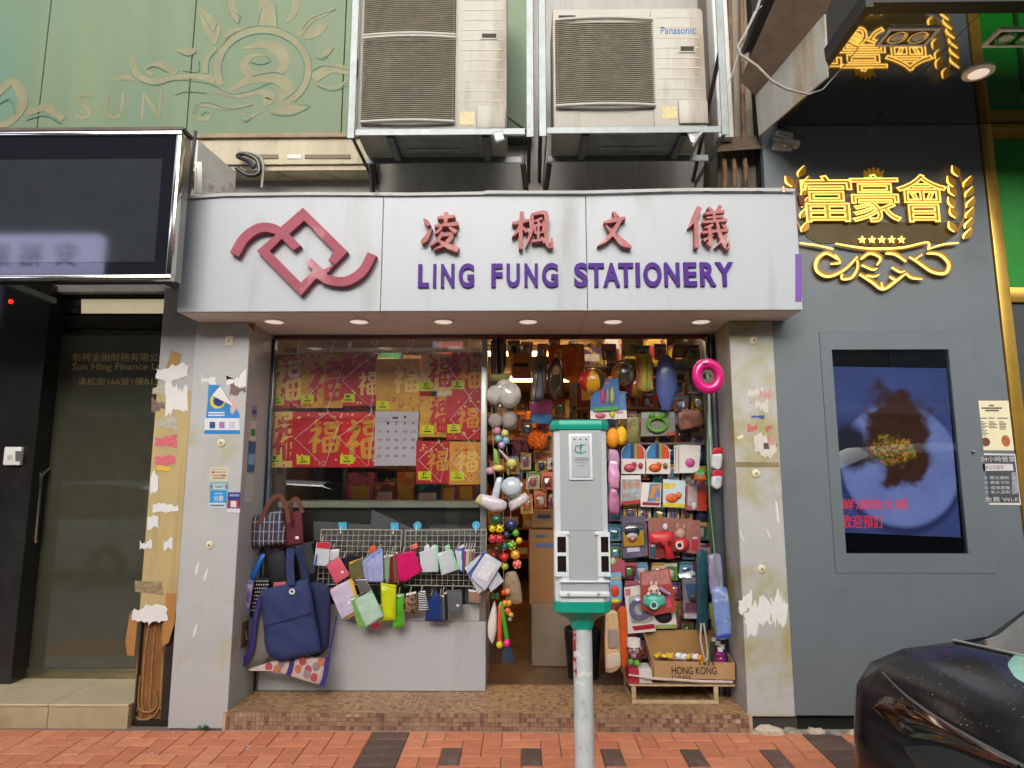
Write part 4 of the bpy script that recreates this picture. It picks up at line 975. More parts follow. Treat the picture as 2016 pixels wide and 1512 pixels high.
part(MB().tube([p, p.lerp(q, .55), p.lerp(q, .56), q], [.034, .034, .028, .028], 16), 'body', mat('camera silver', '#b0aea8', .25, .8, var=.08), cc)
part(MB().tube([q, q + (q - p) * .06], [.03, .03], 16), 'lens_hood', mat('camera hood', '#8d8b85', .25, .8), cc)
nt1 = thing('menu_notice', 'cream printed menu notice taped on the grey wall', 'notice', V(1960, 888, YR))
zn = zoomer(1890, 760, 5.817)
part(MB().poly(zn((155,168),(555,168),(620,738),(213,735)), YR - .003, .0018), 'sheet', mat('cream paper', '#d9d2b0', .7, var=.04), nt1)
pt = MB(); ink = mat('notice ink', '#55503f', .7)
for (x0_, y0_, x1_, y1_) in ((330,215,390,232),(245,244,480,262),(290,272,445,290),(208,362,305,374),(325,362,395,374),(430,362,552,374)) + tuple((225 + i * 2, 404 + i * 17, 270 + (i * 37) % 60, 413 + i * 17) for i in range(10)) + tuple((328 + i, 404 + i * 17, 385 + (i * 23) % 50, 413 + i * 17) for i in range(5)) + tuple((448 + i, 404 + i * 17, 500 + (i * 29) % 30, 413 + i * 17) for i in range(6)):
    pt.poly(zn((x0_, y0_), (x1_, y0_), (x1_, y1_), (x0_, y1_)), YR - .0036, .0006)
part(pt, 'printing', ink, nt1)
part(MB().disc(*zn((292, 640))[0], 9, YR - .0038, .0007), 'dish_picture', mat('dish brown', '#6d3b2e', .6, var=.4, vs=90), nt1)
part(MB().disc(*zn((525, 628))[0], 8.5, YR - .0038, .0007, ry=1.35), 'dish_picture', mat('dish orange', '#a5582c', .6, var=.4, vs=90), nt1)
nt2 = thing('service_notice', 'dark chalkboard style notice below the cream menu notice', 'notice', V(1965, 995, YR))
part(MB().poly(zn((217,770),(632,778),(700,1362),(278,1360)), YR - .003, .0018), 'border', mat('white border paper', '#cfcdc6', .7), nt2)
part(MB().poly(zn((233,790),(622,795),(688,1338),(288,1338)), YR - .0036, .0005), 'chalkboard', mat('chalk grey', '#3f4347', .7, var=.2), nt2)
cw = mat('chalk white', '#b9bab8', .7)
for s, bx in (('24小時營業', (240,805,628,868)), ('免費 Wi-Fi', (290,1268,680,1328)), ('☆ 獨立廂房', (270,1030,560,1068)), ('☆ 麻雀卡拉', (275,1085,565,1122)), ('☆ 電視直播', (280,1145,570,1182)), ('☆ 私人派對', (285,1195,575,1232))):
    a = zn((bx[0], bx[1]))[0]; c_ = zn((bx[2], bx[3]))[0]
    part(put_text(MB(), s, (a[0], a[1], c_[0], c_[1]), YR - .0042, .0005), 'lettering', cw, nt2)
part(MB().poly(zn((258,888),(605,892),(612,968),(266,972)), YR - .0040, .0003), 'title_band', mat('pale band', '#c9c4c4', .7), nt2)
a = zn((290, 908))[0]; c_ = zn((500, 955))[0]
part(put_text(MB(), '本公司設有', (a[0], a[1], c_[0], c_[1]), YR - .0045, .0004), 'lettering', mat('band ink', '#4d4550', .7), nt2)
part(MB().poly(zn((590,985),(650,985),(680,1230),(600,1240)), YR - .0041, .0004), 'photo_strip', mat('photo strip', '#8d8c97', .6, var=.5, vs=60), nt2)
solo(MB().lathe([(.010, 0), (.012, .012), (.008, .02), (0, .022)], V(1914, 889, YR), 12, 'y'), 'wall_knob', chrome, 'small metal knob on the grey wall beside the notices', 'knob')
cem = [mat('cement crumble %d' % i, c_, .95, var=.25, vs=20, bump=.6, bs=60) for i, c_ in enumerate(('#c2b6a2', '#948b7e', '#ab9a86'))]
lr = random.Random(14)
for i, (px, py, rx, ry, rz, wd) in enumerate(((1500, 1428, .10, .045, .045, 'long pale'), (1545, 1432, .05, .03, .03, 'small pale'), (1480, 1436, .035, .02, .018, 'flat brown'), (1588, 1428, .06, .035, .028, 'mid grey'), (1625, 1430, .045, .03, .02, 'rough grey'), (1565, 1440, .03, .02, .016, 'tiny white'), (1660, 1427, .05, .03, .024, 'pale edge'), (1690, 1430, .04, .03, .022, 'end'))):
    p = G(px, py, .0); p.y = 4.262 + .018 * (i % 2); m = MB(); bm = bmesh.new(); bmesh.ops.create_icosphere(bm, subdivisions=2, radius=1)
    for v in bm.verts:
        k = 1 + lr.uniform(-.22, .2); v.co = Vector((p.x + v.co.x * rx * k, p.y + v.co.y * ry * k, max(-.012, .0 + v.co.z * rz * k)))
    m.add([v.co[:] for v in bm.verts], [[v.index for v in f.verts] for f in bm.faces]); bm.free()
    solo(m, 'cement_lump', cem[i % 3], wd + ' cement lump at the foot of the right pillar and grey wall', 'rubble', 'cement lumps below the right wall', sharp=25)
struct(MB().box(XB + .0, 3.2, YST - .002, YP + .03, -.05, .004), 'cement_apron', cem[1])
# ================================================================== PARKING METER
YM = 3.10
zx = zoomer(1050, 800, 3.025)
mt = thing('parking_meter', 'grey and teal solar parking meter on a white post', 'parking meter', Vector((V(1150, 1500, YM + .1).x, YM + .1, pave_z(YM + .1))))
teal = mat('teal plastic', '#0d9a80', .35, var=.05); mg = mat('meter grey', '#a9acad', .42, var=.05, vs=5, stain=('#868789', 3, .6, .8), streak=True); mw = mat('meter white trim', '#dcdfe0', .38, var=.03)
def loft(mb, rows):           # rows: (z, x0, x1, depth, chamfer) octagonal slices, front on plane YM
    vs = []; fs = []
    for z, x0, x1, dp, ch in rows:
        y0 = YM + (.2 - dp) / 2; y1 = y0 + dp
        vs += [(x0 + ch, y0, z), (x1 - ch, y0, z), (x1, y0 + ch, z), (x1, y1 - ch, z), (x1 - ch, y1, z), (x0 + ch, y1, z), (x0, y1 - ch, z), (x0, y0 + ch, z)]
    for i in range(len(rows) - 1):
        for k in range(8): fs.append((i * 8 + k, i * 8 + (k + 1) % 8, (i + 1) * 8 + (k + 1) % 8, (i + 1) * 8 + k))
    fs += [tuple(range(7, -1, -1)), tuple((len(rows) - 1) * 8 + k for k in range(8))]
    mb.add(vs, fs); return mb
def mz(y): return V(1145, 800 + y / 3.025, YM).z
def mx(x, y=600): return V(1050 + x / 3.025, 800 + y / 3.025, YM).x
bl, br_ = mx(127), mx(447)
part(loft(MB(), [(mz(1165), bl + .001, br_ - .001, .2, .03), (mz(140), bl + .001, br_ - .001, .2, .03)]), 'body', mw, mt)
part(MB().box(mx(162), mx(410), YM - .004, YM + .002, mz(738), mz(140)), 'front_panel', mg, mt)
part(MB().box(mx(208), mx(378), YM - .004, YM + .002, mz(1034), mz(741)), 'lower_panel', mg, mt)
cap_rows = [(mz(137), bl - .010, br_ + .008, .22, .034), (mz(120), bl - .013, br_ + .011, .226, .036), (mz(98), bl - .013, br_ + .011, .226, .036), (mz(84), bl - .008, br_ + .006, .214, .034), (mz(79), bl + .004, br_ - .006, .19, .03)]
part(loft(MB(), cap_rows), 'top_cap', teal, mt)
part(MB().box(mx(160), mx(405), YM + .012, YM + .19, mz(79), mz(79) + .004), 'solar_panel', mat('solar cells', '#262a31', .12, var=.2), mt)
part(loft(MB(), [(mz(1345), mx(236, 1300), mx(362, 1300), .09, .02), (mz(1300), mx(226, 1300), mx(374, 1300), .1, .024), (mz(1280), mx(205, 1300), mx(395, 1300), .12, .026), (mz(1228), bl - .002, br_ + .004, .206, .03), (mz(1166), bl - .004, br_ + .005, .21, .032)]), 'lower_cup', teal, mt)
rr = MB().cbox(mx(214), mx(357), YM - .012, YM - .003, mz(440), mz(164), .012, 3)
bd = part(rr, 'badge_rim', mw, mt)
part(MB().cbox(mx(230), mx(341), YM - .015, YM - .005, mz(424), mz(176), .008, 3), 'badge_panel', mat('badge grey', '#b9bdbf', .25, var=.04), bd)
pe = MB()
for q in (245, 280, 314): pe.disc(*zx((q, 197))[0], 1.7, YM - .0165, .002, 10)
part(pe, 'sensor_dots', blackm, bd)
eb = MB(); kz = 1 / 3.025
for st in ([(248,238,5),(280,233,7),(314,228,4)], [(255,243,5),(248,262,8),(268,277,8),(300,275,7),(314,262,3)], [(284,222,8),(283,250,7),(277,276,7)], [(266,250,3),(290,243,4)]):
    eb.pstroke([(1050 + x * kz, 800 + y * kz, ww * kz) for x, y, ww in st], YM - .0165, .002)
part(eb, 'emblem', teal, bd)
ins = MB()
for i, y in enumerate((304, 312, 320, 334, 352)):
    ins.rect(*zx((245 + 6 * (i > 2) + 10 * (i > 3), y))[0], *zx((328 - 8 * (i > 2) - 12 * (i > 3), y + 4))[0], YM - .0158, .002)
part(ins, 'instructions', mat('meter print', '#7d8183', .5), bd)
for s_, (a, c) in enumerate(((128, 206), (374, 450))):
    f_ = part(MB().box(mx(a + (4 if s_ else 0)) - (.0 if s_ else .004), mx(c) + (.0 if not s_ else .0), YM - .008, YM + .05, mz(1012), mz(752)), 'window_frame', mw, mt)
    for y0, y1 in ((868, 776), (984, 890)):
        part(MB().box(mx(140 if s_ == 0 else 397), mx(191 if s_ == 0 else 441), YM - .0095, YM - .007, mz(y0), mz(y1)), 'window', mat('meter display glass', '#231c1b', .08, spec=.6), f_)
    part(MB().lathe([(.009, 0), (.009, .012), (0, .014)], V(1050 + (203 if s_ == 0 else 377) / 3.025, 800 + 755 / 3.025, YM - .004), 12, 'y'), 'bolt', mw, mt)
part(MB().cbox(mx(150), mx(447), YM - .014, YM + .01, mz(1048), mz(1036), .004), 'upper_ledge', mw, mt)
part(MB().box(mx(160), mx(438), YM - .003, YM + .002, mz(1100), mz(1049)), 'slot_panel', mg, mt)
ld = part(MB().cbox(mx(150), mx(443), YM - .018, YM + .01, mz(1132), mz(1101), .006), 'lower_ledge', mw, mt)
for q in (210, 388): part(MB().lathe([(.008, 0), (.008, .006), (0, .007)], V(*zx((q, 1120))[0], YM - .017), 10, 'y'), 'bolt', mg, ld)
pc = V(1050 + 298 / 3.025, 800 + 1350 / 3.025, YM + .1); pz0 = pave_z(YM + .1)
pc.x = (mx(236, 1300) + mx(362, 1300)) / 2
postm = mat('chipped white post paint', '#c6cbc9', .5, var=.10, vs=8, bump=.3, bs=22, stain=('#8e9492', 10, .58, .72))
part(MB().lathe([(.0445, pz0 - .02), (.044, .6), (.0435, mz(1340))], (pc.x + .004, pc.y, 0), 24), 'post', postm, mt)
part(MB().lathe([(.075, pz0 - .01), (.075, pz0 + .012), (.046, pz0 + .02)], (pc.x + .004, pc.y, 0), 20), 'base_plate', steel, mt)
rs = MB(); pts = []
for zz, a0, a1 in ((1250, 150, 205), (1345, 150, 205)): pass
vs = []; fs = []
for i in range(9):
    z = V(1140, 1248 + i * 12, YM).z
    for k in range(4):
        an = R(178 + k * 15 + (3 * math.sin(i * 2.1) if k == 3 else 0)); vs.append((pc.x + .004 + .0452 * math.cos(an), pc.y + .0452 * math.sin(an), z))
for i in range(8):
    for k in range(3): fs.append((i * 4 + k, i * 4 + k + 1, (i + 1) * 4 + k + 1, (i + 1) * 4 + k))
part(MB().add(vs, fs), 'red_sticker', mat('scuffed red sticker', '#b5342c', .6, var=.3, vs=40, stain=('#d8cdc8', 30, .52, .62)), mt)
for i, (a, z0_, hgt, wd) in enumerate(((200, 1290, 12, 50), (240, 1330, 9, 80), (215, 1350, 7, 60), (330, 1420, 16, 20), (195, 1420, 30, 14), (345, 1462, 14, 22), (250, 1300, 4, 40))):
    vs = []; fs = []
    for q in range(5):
        for r2 in (0, 1):
            an = R(a + wd * q / 4); vs.append((pc.x + .004 + .0462 * math.cos(an), pc.y + .0462 * math.sin(an), V(1140, z0_ + r2 * hgt + 3 * math.sin(q * 2.3 + i), YM).z))
    for q in range(4): fs.append((q * 2, q * 2 + 2, q * 2 + 3, q * 2 + 1))
    part(MB().add(vs, fs), 'flaking_tape', mat('flaked white', '#dcdcd6', .6, var=.1), mt)

# ================================================================== CARS
def car(name, label, fx, cy, flip, paint, zq_, lampm, hs=1.0):
    zr = -.145
    t = thing(name, label, 'car', (fx, cy, zr))
    st = [(.0,.58,.66,.60),(.02,.66,.735,.67),(.07,.745,.80,.74),(.15,.805,.85,.79),(.30,.85,.885,.822),(.50,.865,.905,.84),(.62,.87,.95,.85),(.9,.875,1.07,.88),(1.25,.88,1.23,.93),(1.7,.88,1.50,.96),(2.1,.88,1.64,.98),(2.8,.88,1.68,.99),(3.5,.87,1.66,1.0),(3.9,.85,1.58,1.0),(4.15,.82,1.15,.98),(4.25,.78,.95,.86)]
    sg = -1 if flip else 1
    st = [(x * hs if x <= .62 else x + .62 * (hs - 1), a, c_, d_) for x, a, c_, d_ in st]
    def sec(x, w_, zt_, zs):
        cab = x > .65 * hs
        tw_ = w_ * (.97 if not cab else max(.70, .97 - .22 * (zt_ - zs) / .68))
        q_ = zq_
        half = [(w_ * .95, .20), (w_ * 1.0, .40), (w_ * 1.0, zs - .16), (w_ * .985, zs - .02), (w_ * (.95 if not cab else .955), zs + .03), ((w_ * .86 if not cab else tw_), zs + (zt_ - zs) * (.55 if not cab else .88)), (w_ * .5, zt_ - .006), (0, zt_)]
        half = [(y, z * q_) for y, z in half]
        return half + [(-y, z) for y, z in half[-2::-1]]
    L = [(x, sec(x, w_, a, c_)) for x, w_, a, c_ in st]; n = len(L[0][1])
    P = [[Vector((fx + sg * x, cy + y, zr + z)) for y, z in s_] for x, s_ in L]
    body, wind, side, lamp, bump_ = MB(), MB(), MB(), MB(), MB()
    for i in range(len(P) - 1):
        for k in range(n - 1):
            f = [P[i][k], P[i][k + 1], P[i + 1][k + 1], P[i + 1][k]]
            kk_ = min(k, n - 2 - k); x = st[i][0]
            if 5 <= i <= 9 and kk_ >= 5: tgt = wind
            elif 8 <= i <= 12 and kk_ == 4: tgt = side
            elif 2 <= i <= 4 and kk_ == 2: tgt = lamp
            elif i < 4 and kk_ < 2: tgt = bump_
            else: tgt = body
            tgt.add(f, [(0, 1, 2, 3)])
    body.add(P[0], [tuple(range(n))]); body.add(P[-1], [tuple(range(n))])
    def weld(mb):
        seen = {}; nv = []; mp = []
        for v in mb.v:
            k = tuple(round(c, 4) for c in v)
            if k not in seen: seen[k] = len(nv); nv.append(v)
            mp.append(seen[k])
        mb.v = nv; mb.f = [tuple(dict.fromkeys(mp[i] for i in f)) for f in mb.f]; return mb
    part(weld(body), 'body', paint, t, sharp=60)
    part(weld(wind), 'windscreen', mat('car glass', (.02, .024, .024), .04, spec=.6, var=.3, vs=3), t, sharp=60)
    part(weld(side), 'side_window', MATS['car glass'], t, sharp=60)
    part(weld(lamp), 'headlight', lampm, t, sharp=60)
    part(weld(bump_), 'bumper', paint, t, sharp=60)
    for x in (.78, 3.4):
        for s_ in (-1, 1):
            c_ = (fx + sg * x, cy + s_ * .80, zr + .31); pr_ = [(.18, -.1), (.29, -.1), (.31, -.07), (.31, .07), (.29, .1), (.18, .1)]
            m = MB()
            vs = []; fs = []; nn = 24
            for r_, y in pr_:
                for k in range(nn): vs.append((c_[0] + r_ * math.cos(2 * math.pi * k / nn), c_[1] + y, c_[2] + r_ * math.sin(2 * math.pi * k / nn)))
            for q in range(len(pr_)):
                for k in range(nn): fs.append((q * nn + k, q * nn + (k + 1) % nn, ((q + 1) % len(pr_)) * nn + (k + 1) % nn, ((q + 1) % len(pr_)) * nn + k))
            wh = part(m.add(vs, fs), 'wheel', mat('tyre', (.02, .02, .02), .8), t)
            part(MB().lathe([(.175, -.06), (.175, .06), (.06, .08), (0, .085)], (c_[0], c_[1], c_[2]), 20, 'y'), 'rim', chrome, wh)
    return t, P
blkcar = mat('wet black car paint', (.009, .010, .012), .16, var=.4, coat=0, spec=.16, vs=3, bump=.05, bs=40)
lampb = mat('smoked headlamp', '#1c0e09', .08, var=.6, vs=18, coat=.4, stain=('#5a2a12', 9, .58, .72))
FX, CYc = 1.13, 1.80
tcar, PC = car('parked_car', 'glossy black car nose parked at the kerb, lower right', FX, CYc, False, blkcar, 1.205, lampb)
# chrome line between bonnet and windscreen, droplets, painted mint reflection
i6 = PC[6]
part(MB().tube([p + Vector((0, 0, .006)) for p in PC[5][3:12]], .006, 6), 'bonnet_trim', mat('trim line', '#c9cfcf', .25, .6), tcar)
from mathutils.bvhtree import BVHTree
bvv = []; bvf = []
for i in range(len(PC) - 1):
    for k in range(len(PC[0]) - 1):
        o_ = len(bvv); bvv += [PC[i][k], PC[i][k + 1], PC[i + 1][k + 1], PC[i + 1][k]]; bvf.append((o_, o_ + 1, o_ + 2, o_ + 3))
o_ = len(bvv); bvv += PC[0]; bvf.append(tuple(range(o_, o_ + len(PC[0]))))
bvh = BVHTree.FromPolygons(bvv, bvf)
def on_car(px, py, lift=.004):
    d = ray(px, py).normalized(); hit, nr, ix, ds_ = bvh.ray_cast(CAM, d)
    if hit is None: return None, None
    if nr.dot(d) > 0: nr = -nr
    return hit + nr * lift, nr
def patch(up, lo, name, m, lift=.004, nu=14, nv=5):
    U, L_ = catmull(up, 6), catmull(lo, 6); vs = []; ok = True
    for i in range(nu):
        f = i / (nu - 1); a = U[min(int(f * (len(U) - 1)), len(U) - 1)]; c_ = L_[min(int(f * (len(L_) - 1)), len(L_) - 1)]
        for j in range(nv):
            g_ = j / (nv - 1); p, n2 = on_car(a[0] + (c_[0] - a[0]) * g_, a[1] + (c_[1] - a[1]) * g_, lift * (0.2 + .8 * math.sin(math.pi * g_)) if nv > 2 else lift)
            vs.append(p if p is not None else (vs[-1] if vs else None))
    if any(v is None for v in vs): return
    part(MB().add(vs, [(i * nv + j, i * nv + j + 1, (i + 1) * nv + j + 1, (i + 1) * nv + j) for i in range(nu - 1) for j in range(nv - 1)]), name, m, tcar, sharp=60)
patch([(1722, 1392), (1745, 1372), (1800, 1388), (1860, 1422), (1930, 1466), (2010, 1508)], [(1724, 1400), (1752, 1425), (1790, 1450), (1850, 1462), (1930, 1490), (2010, 1520)], 'headlight', lampb, .012)
patch([(1738, 1322), (1790, 1372), (1880, 1432), (2020, 1508)], [(1737, 1325), (1788, 1376), (1877, 1437), (2016, 1514)], 'bonnet_highlight', mat('painted bonnet highlight', '#5a5c58', .3), .003, 16, 2)  # highlight along the bonnet's front edge, painted as a thin grey strip
patch([(1780, 1470), (1850, 1470), (1930, 1500), (2000, 1540)], [(1785, 1480), (1830, 1540), (1900, 1560), (2000, 1580)], 'grille', mat('dark grille', '#22272a', .3, var=.2), .004)
patch([(1806, 1402), (1832, 1418), (1852, 1432)], [(1806, 1405), (1832, 1421), (1850, 1435)], 'indicator_strip', mat('amber strip', '#c08a50', .2), .018, 6, 3)
patch([(1985, 1305), (2000, 1288), (2030, 1280)], [(1985, 1312), (2000, 1335), (2030, 1350)], 'mint_reflection', mat('mint sticker', '#9fd6bd', .2, var=.2), .004, 8, 4)  # pale mint reflection painted on the glass as a flat patch
dr = MB(); rg = random.Random(9)
for _ in range(190):
    px = rg.uniform(1730, 2060); py = rg.uniform(1278, 1512)
    if  py > 1330 + (px - 1720) * .75 + rg.uniform(-30, 30): continue
    p, n2 = on_car(px, py, .0005)
    if p is None or n2.z < .3: continue
    dr.ball(p, rg.choice((.0007, .0009, .0012, .0016, .0022)), 6, (1.4, 1, .5))
part(dr, 'water_droplets', mat('water drops', '#8a949c', .2, var=.3), tcar, kind='stuff')
wcar = mat('white car paint', '#f0f1f2', .2, var=.03, coat=1.0)
car('white_car', 'white car mirrored in the shop window glass', -.35, -2.2, True, wcar, 1.0, mat('clear headlamp', '#a9b3ba', .1), 2.3)
car('silver_car', 'silver car mirrored in the video screen and door', 1.6, -2.7, False, mat('silver car paint', '#a3a8ac', .25, .5, coat=1.0), 1.0, MATS['clear headlamp'])

car('cream_car', 'pale car mirrored low in the dark glass door', -10.2, -2.2, False, mat('pale car paint', '#cfd0cc', .22, coat=1.0), 1.0, MATS['clear headlamp'])

# ================================================================== STREET BEHIND (seen only as reflections)
ob = thing('opposite_building', 'dark tiled building across the street, seen in reflections', 'building', (0, -10.4, 0))
part(MB().box(-22, 22, -11.4, -10.4, -.1, 7.6), 'wall', mat('dark tile wall', '#5c5853', .7, var=.12, vs=2), ob)
lbd = thing('added_dark_block', 'tall dark block added across the street to darken the display box reflection', 'building', (-16, -10.6, 0))  # unseen block added so the display box mirrors something dark
part(MB().box(-24, -8, -11.5, -10.6, -.1, 15), 'wall', mat('added block wall', '#3d3c3a', .6, var=.3, vs=1.5), lbd)
for i in range(5):
    for j in range(2): part(MB().box(-23 + i * 3.2, -21 + i * 3.2, -10.59, -10.5, 8.5 + j * 3, 10 + j * 3), 'window', mat('added block glass', '#2a3036', .1), lbd)
shm = mat('dark shopfront', '#2b2d30', .15, var=.4, vs=2); wgm = mat('far window glass', '#37444d', .08)
for i in range(-5, 6):
    part(MB().box(i * 4 - 1.8, i * 4 + 1.8, -10.39, -10.3, .1, 3.0), 'shop_window', shm, ob)
    for j in range(1):
        part(MB().box(i * 4 - 1.3, i * 4 + 1.3, -10.39, -10.34, 4.6 + j * 2.9, 6.2 + j * 2.9), 'window', wgm, ob)
part(MB().box(-22, 22, -10.39, -9.2, 3.3, 3.6), 'awning', mat('far awning', '#77736d', .6), ob)
ls = thing('street_sign_box', 'lilac lit sign box across the street mirrored in the display box', 'sign', (-9, -3.6, 5.1))
part(MB().box(-11.5, -7.35, -3.65, -3.45, 5.10, 5.78), 'housing', mat('sign lit face', '#c9c8ea', .4, emit='#c4c6f2', es=6.0), ls)
for i in range(3):
    gv, gf, gb = glyphs('安裕融'[i]); cxx = -7.7 - i * .6
    part(MB().add([(cxx - (v[0] - gb[0]) * .45, -3.445 - v[2] * .01, 5.2 + (v[1] - gb[2]) * .45) for v in gv], gf), 'character', mat('sign maroon', '#5a2036', .5), ls)
# ================================================================== SHOP WINDOW
wf = mat('anodised frame', '#8f918f', .35, .6, var=.1); dkf = mat('dark frame', '#35363a', .35, .5, var=.15)
gxa, gxb = XA + .012, V(957, 1200, YG).x
gtop = ZSOF - .004; gz0 = V(700, 1222, YG).z; gz1 = V(700, 1190, YG).z
win = thing('shop_window', 'large display window with grey panel base left of the doorway', 'window', ((gxa + gxb) / 2, YG, ZSTEP))
part(MB().cbox(gxa, XB - .012, YG - .03, YG + .05, V(900, 666, YG).z, gtop, .004), 'head_beam', redwood, win)
zg1 = V(900, 667, YG).z
part(MB().box(gxa + .014, gxb - .04, YG, YG + .006, gz1, zg1), 'pane', glassmat('window glass', '#fcfdfc', 1.5, 0.0, .13), win)
part(MB().cbox(gxb - .045, gxb, YG - .02, YG + .05, gz1 - .1, zg1, .004), 'mullion', wf, win)
part(MB().cbox(gxa - .011, gxa + .003, YG - .02, YG + .05, ZSTEP + .002, zg1, .003), 'jamb', dkf, win)
part(MB().cbox(gxa + .004, gxa + .013, YG - .015, YG + .045, ZSTEP + .002, zg1, .003), 'jamb', wf, win)
part(MB().cbox(gxa + .016, gxb, YG - .012, YG + .03, gz0 + .0015, gz1 - .001, .003, 1), 'base_panel', greyp, win)
part(MB().cbox(gxa + .016, gxb, YG - .012, YG + .03, ZSTEP + .003, gz0 - .0005, .003, 1), 'base_panel', greyp, win)
part(MB().box(gxb - .02, gxb, YG + .031, YG + .55, ZSTEP + .003, gz1), 'base_return', greyp, win)
ctz = V(800, 1012, YG + .1).z
dc = thing('display_case', 'glass topped display case inside the window', 'display case', (-1.0, YG + .3, ZSTEP))
part(MB().box(gxa + .06, gxb - .06, YG + .12, YG + .5, V(700, 1188, YG + .1).z, V(700, 1000, YG + .12).z), 'cabinet', mat('dark case', '#22201d', .5, var=.3, vs=5), dc)
part(MB().box(gxa + .06, gxb - .06, YG + .08, YG + .5, V(700, 999, YG + .1).z, V(700, 987, YG + .1).z), 'top_shelf', mat('case shelf', '#8f9285', .3, var=.1), dc)
part(MB().box(gxa + .06, gxb - .05, YG + .05, YG + .09, V(700, 690, YG).z, V(700, 682, YG).z), 'rail', wf, dc)
rj = thing('door_jamb', 'dark metal frame at the right of the shop opening', 'frame', (XB, YG, ZSTEP))
part(MB().cbox(XB - .035, XB - .004, YG - .1, YG + .05, ZSTEP + .002, zg1, .004), 'outer_jamb', dkf, rj)
part(MB().cbox(XB - .062, XB - .037, YG - .06, YG + .05, ZSTEP + .002, zg1, .004), 'inner_jamb', wf, rj)
fl = mat('fluorescent tube', '#fff0d8', .4, emit='#ffe9cc', es=8.0)
fw = mat('warm lamp', '#ffd9a0', .4, emit='#ffb968', es=16.0)
for i, (x, y, m, lb) in enumerate(((-.9, 5.4, fl, 'fluorescent lamp above the window display'), (.9, 5.2, mat('dim fluorescent tube', '#fff0d8', .4, emit='#ffe9cc', es=4.0), 'fluorescent lamp above the toy display'), (.15, 6.3, fw, 'warm ceiling lamp inside the doorway'), (.25, 8.0, fw, 'warm ceiling lamp deep in the shop'))):
    d = thing('ceiling_lamp', lb, 'lamp', (x, y, 2.7), 'lamps on the shop ceiling')
    part(MB().cbox(x - .5, x + .5, y - .06, y + .06, 2.74, 2.8, .008), 'housing', white, d)
    part(MB().box(x - .48, x + .48, y - .05, y + .05, 2.715, 2.739), 'tube', m, d)

# ---------------------------------------------------------------- stock on shelves inside
rgs = random.Random(21)
shc = ['#c23b2a', '#e07b28', '#d9b23a', '#2f6b9a', '#3f8a4f', '#d9d2c4', '#8a5a3a', '#b7a58c', '#5a3a6b', '#d15a7a', '#2a3f5f', '#e8c9a0', '#7a2a22', '#a98459']
def shelf_unit(label, x0, x1, y0, y1, zs_, along):
    t = thing('shelf_unit', label, 'shelf', ((x0 + x1) / 2, (y0 + y1) / 2, ZSTEP), 'shelf units inside the shop')
    for z in zs_: part(MB().box(x0, x1, y0, y1, z - .02, z), 'board', mat('shelf board', '#8d7455', .6, var=.15), t)
    for a, c_ in ((x0, y0), (x1 - .03, y0), (x0, y1 - .03), (x1 - .03, y1 - .03)):
        part(MB().box(a, a + .03, c_, c_ + .03, ZSTEP, 2.7), 'upright', mat('shelf upright', '#6b6459', .5), t)
    for z in zs_:
        if along == 'x':
            p = x0 + .04
            while p < x1 - .12:
                w_ = rgs.uniform(.12, .28); h_ = rgs.uniform(.12, .3); d_ = rgs.uniform(.1, .2)
                stock(p, min(p + w_, x1 - .035), y0 + .01, y0 + d_, z + .001, z + h_, label, zs_.index(z)); p += w_ + rgs.uniform(.005, .03)
        else:
            p = y0 + .04
            while p < y1 - .15:
                w_ = rgs.uniform(.3, .6); h_ = rgs.uniform(.12, .3)
                if x0 < 0: stock(x1 - .2, x1 - .01, p, min(p + w_, y1 - .035), z + .001, z + h_, label, zs_.index(z))
                else: stock(x0 + .01, x0 + .2, p, min(p + w_, y1 - .035), z + .001, z + h_, label, zs_.index(z))
                p += w_ + rgs.uniform(.005, .03)
seen_lb = {}
def stock(x0, x1, y0, y1, z0, z1, shl, lv):
    c_ = rgs.choice(shc)
    lb_ = '%s goods box, %s level, %s' % (CN[c_], ORD[lv], shl); seen_lb[lb_] = seen_lb.get(lb_, 0) + 1
    if seen_lb[lb_] > 1: lb_ = ORD[seen_lb[lb_] - 1] + ' ' + lb_
    t = thing('stock_box', lb_, 'box', ((x0 + x1) / 2, (y0 + y1) / 2, z0), 'goods boxes on the inner shelves')
    part(MB().cbox(x0, x1, y0, y1, z0, z1, .004, 1), 'carton', mat('stock print ' + c_, c_, .5, var=.3, vs=9, stain=(rgs.choice(shc), 13, .52, .56)), t)
    part(MB().box(x0 + (x1 - x0) * .15, x1 - (x1 - x0) * .15, y0 - .001, y0 + .002, z0 + (z1 - z0) * .2, z0 + (z1 - z0) * .6), 'label_print', col(rgs.choice(('#e6dfce', '#d9b23a', '#f0f0ea', '#b8322a')), .5), t)
lev = (.45, .85, 1.25, 1.65, 2.05, 2.4)
shelf_unit('tall shelf along the left shop wall', XW0 + .05, XW0 + .45, 6.0, 9.4, lev, 'y')
shelf_unit('tall shelf along the right shop wall', .95, 1.35, 5.9, 9.4, lev, 'y')
shelf_unit('long shelf across the shop back', -.9, .9, 9.5, 9.9, lev, 'x')
shelf_unit('shelf behind the display window', -1.5, -.35, 5.6, 5.95, (.9, 1.3, 1.7, 2.1, 2.45), 'x')
shelf_unit('shelf behind the hanging toys', .42, 1.38, 5.35, 5.65, (.5, .9, 1.3, 1.7, 2.1, 2.45), 'x')
ctn = [('brown carton stacked by the doorway, printed blue', (1042, 1045, 1082, 1090), 5.6, '#a08058'), ('tall brown carton standing on the shop floor behind the meter', (1042, 1062, 1102, 1190), 5.4, '#8a6238'),
       ('carton on top of the doorway pile', (1046, 1005, 1092, 1040), 5.8, '#b59468')]
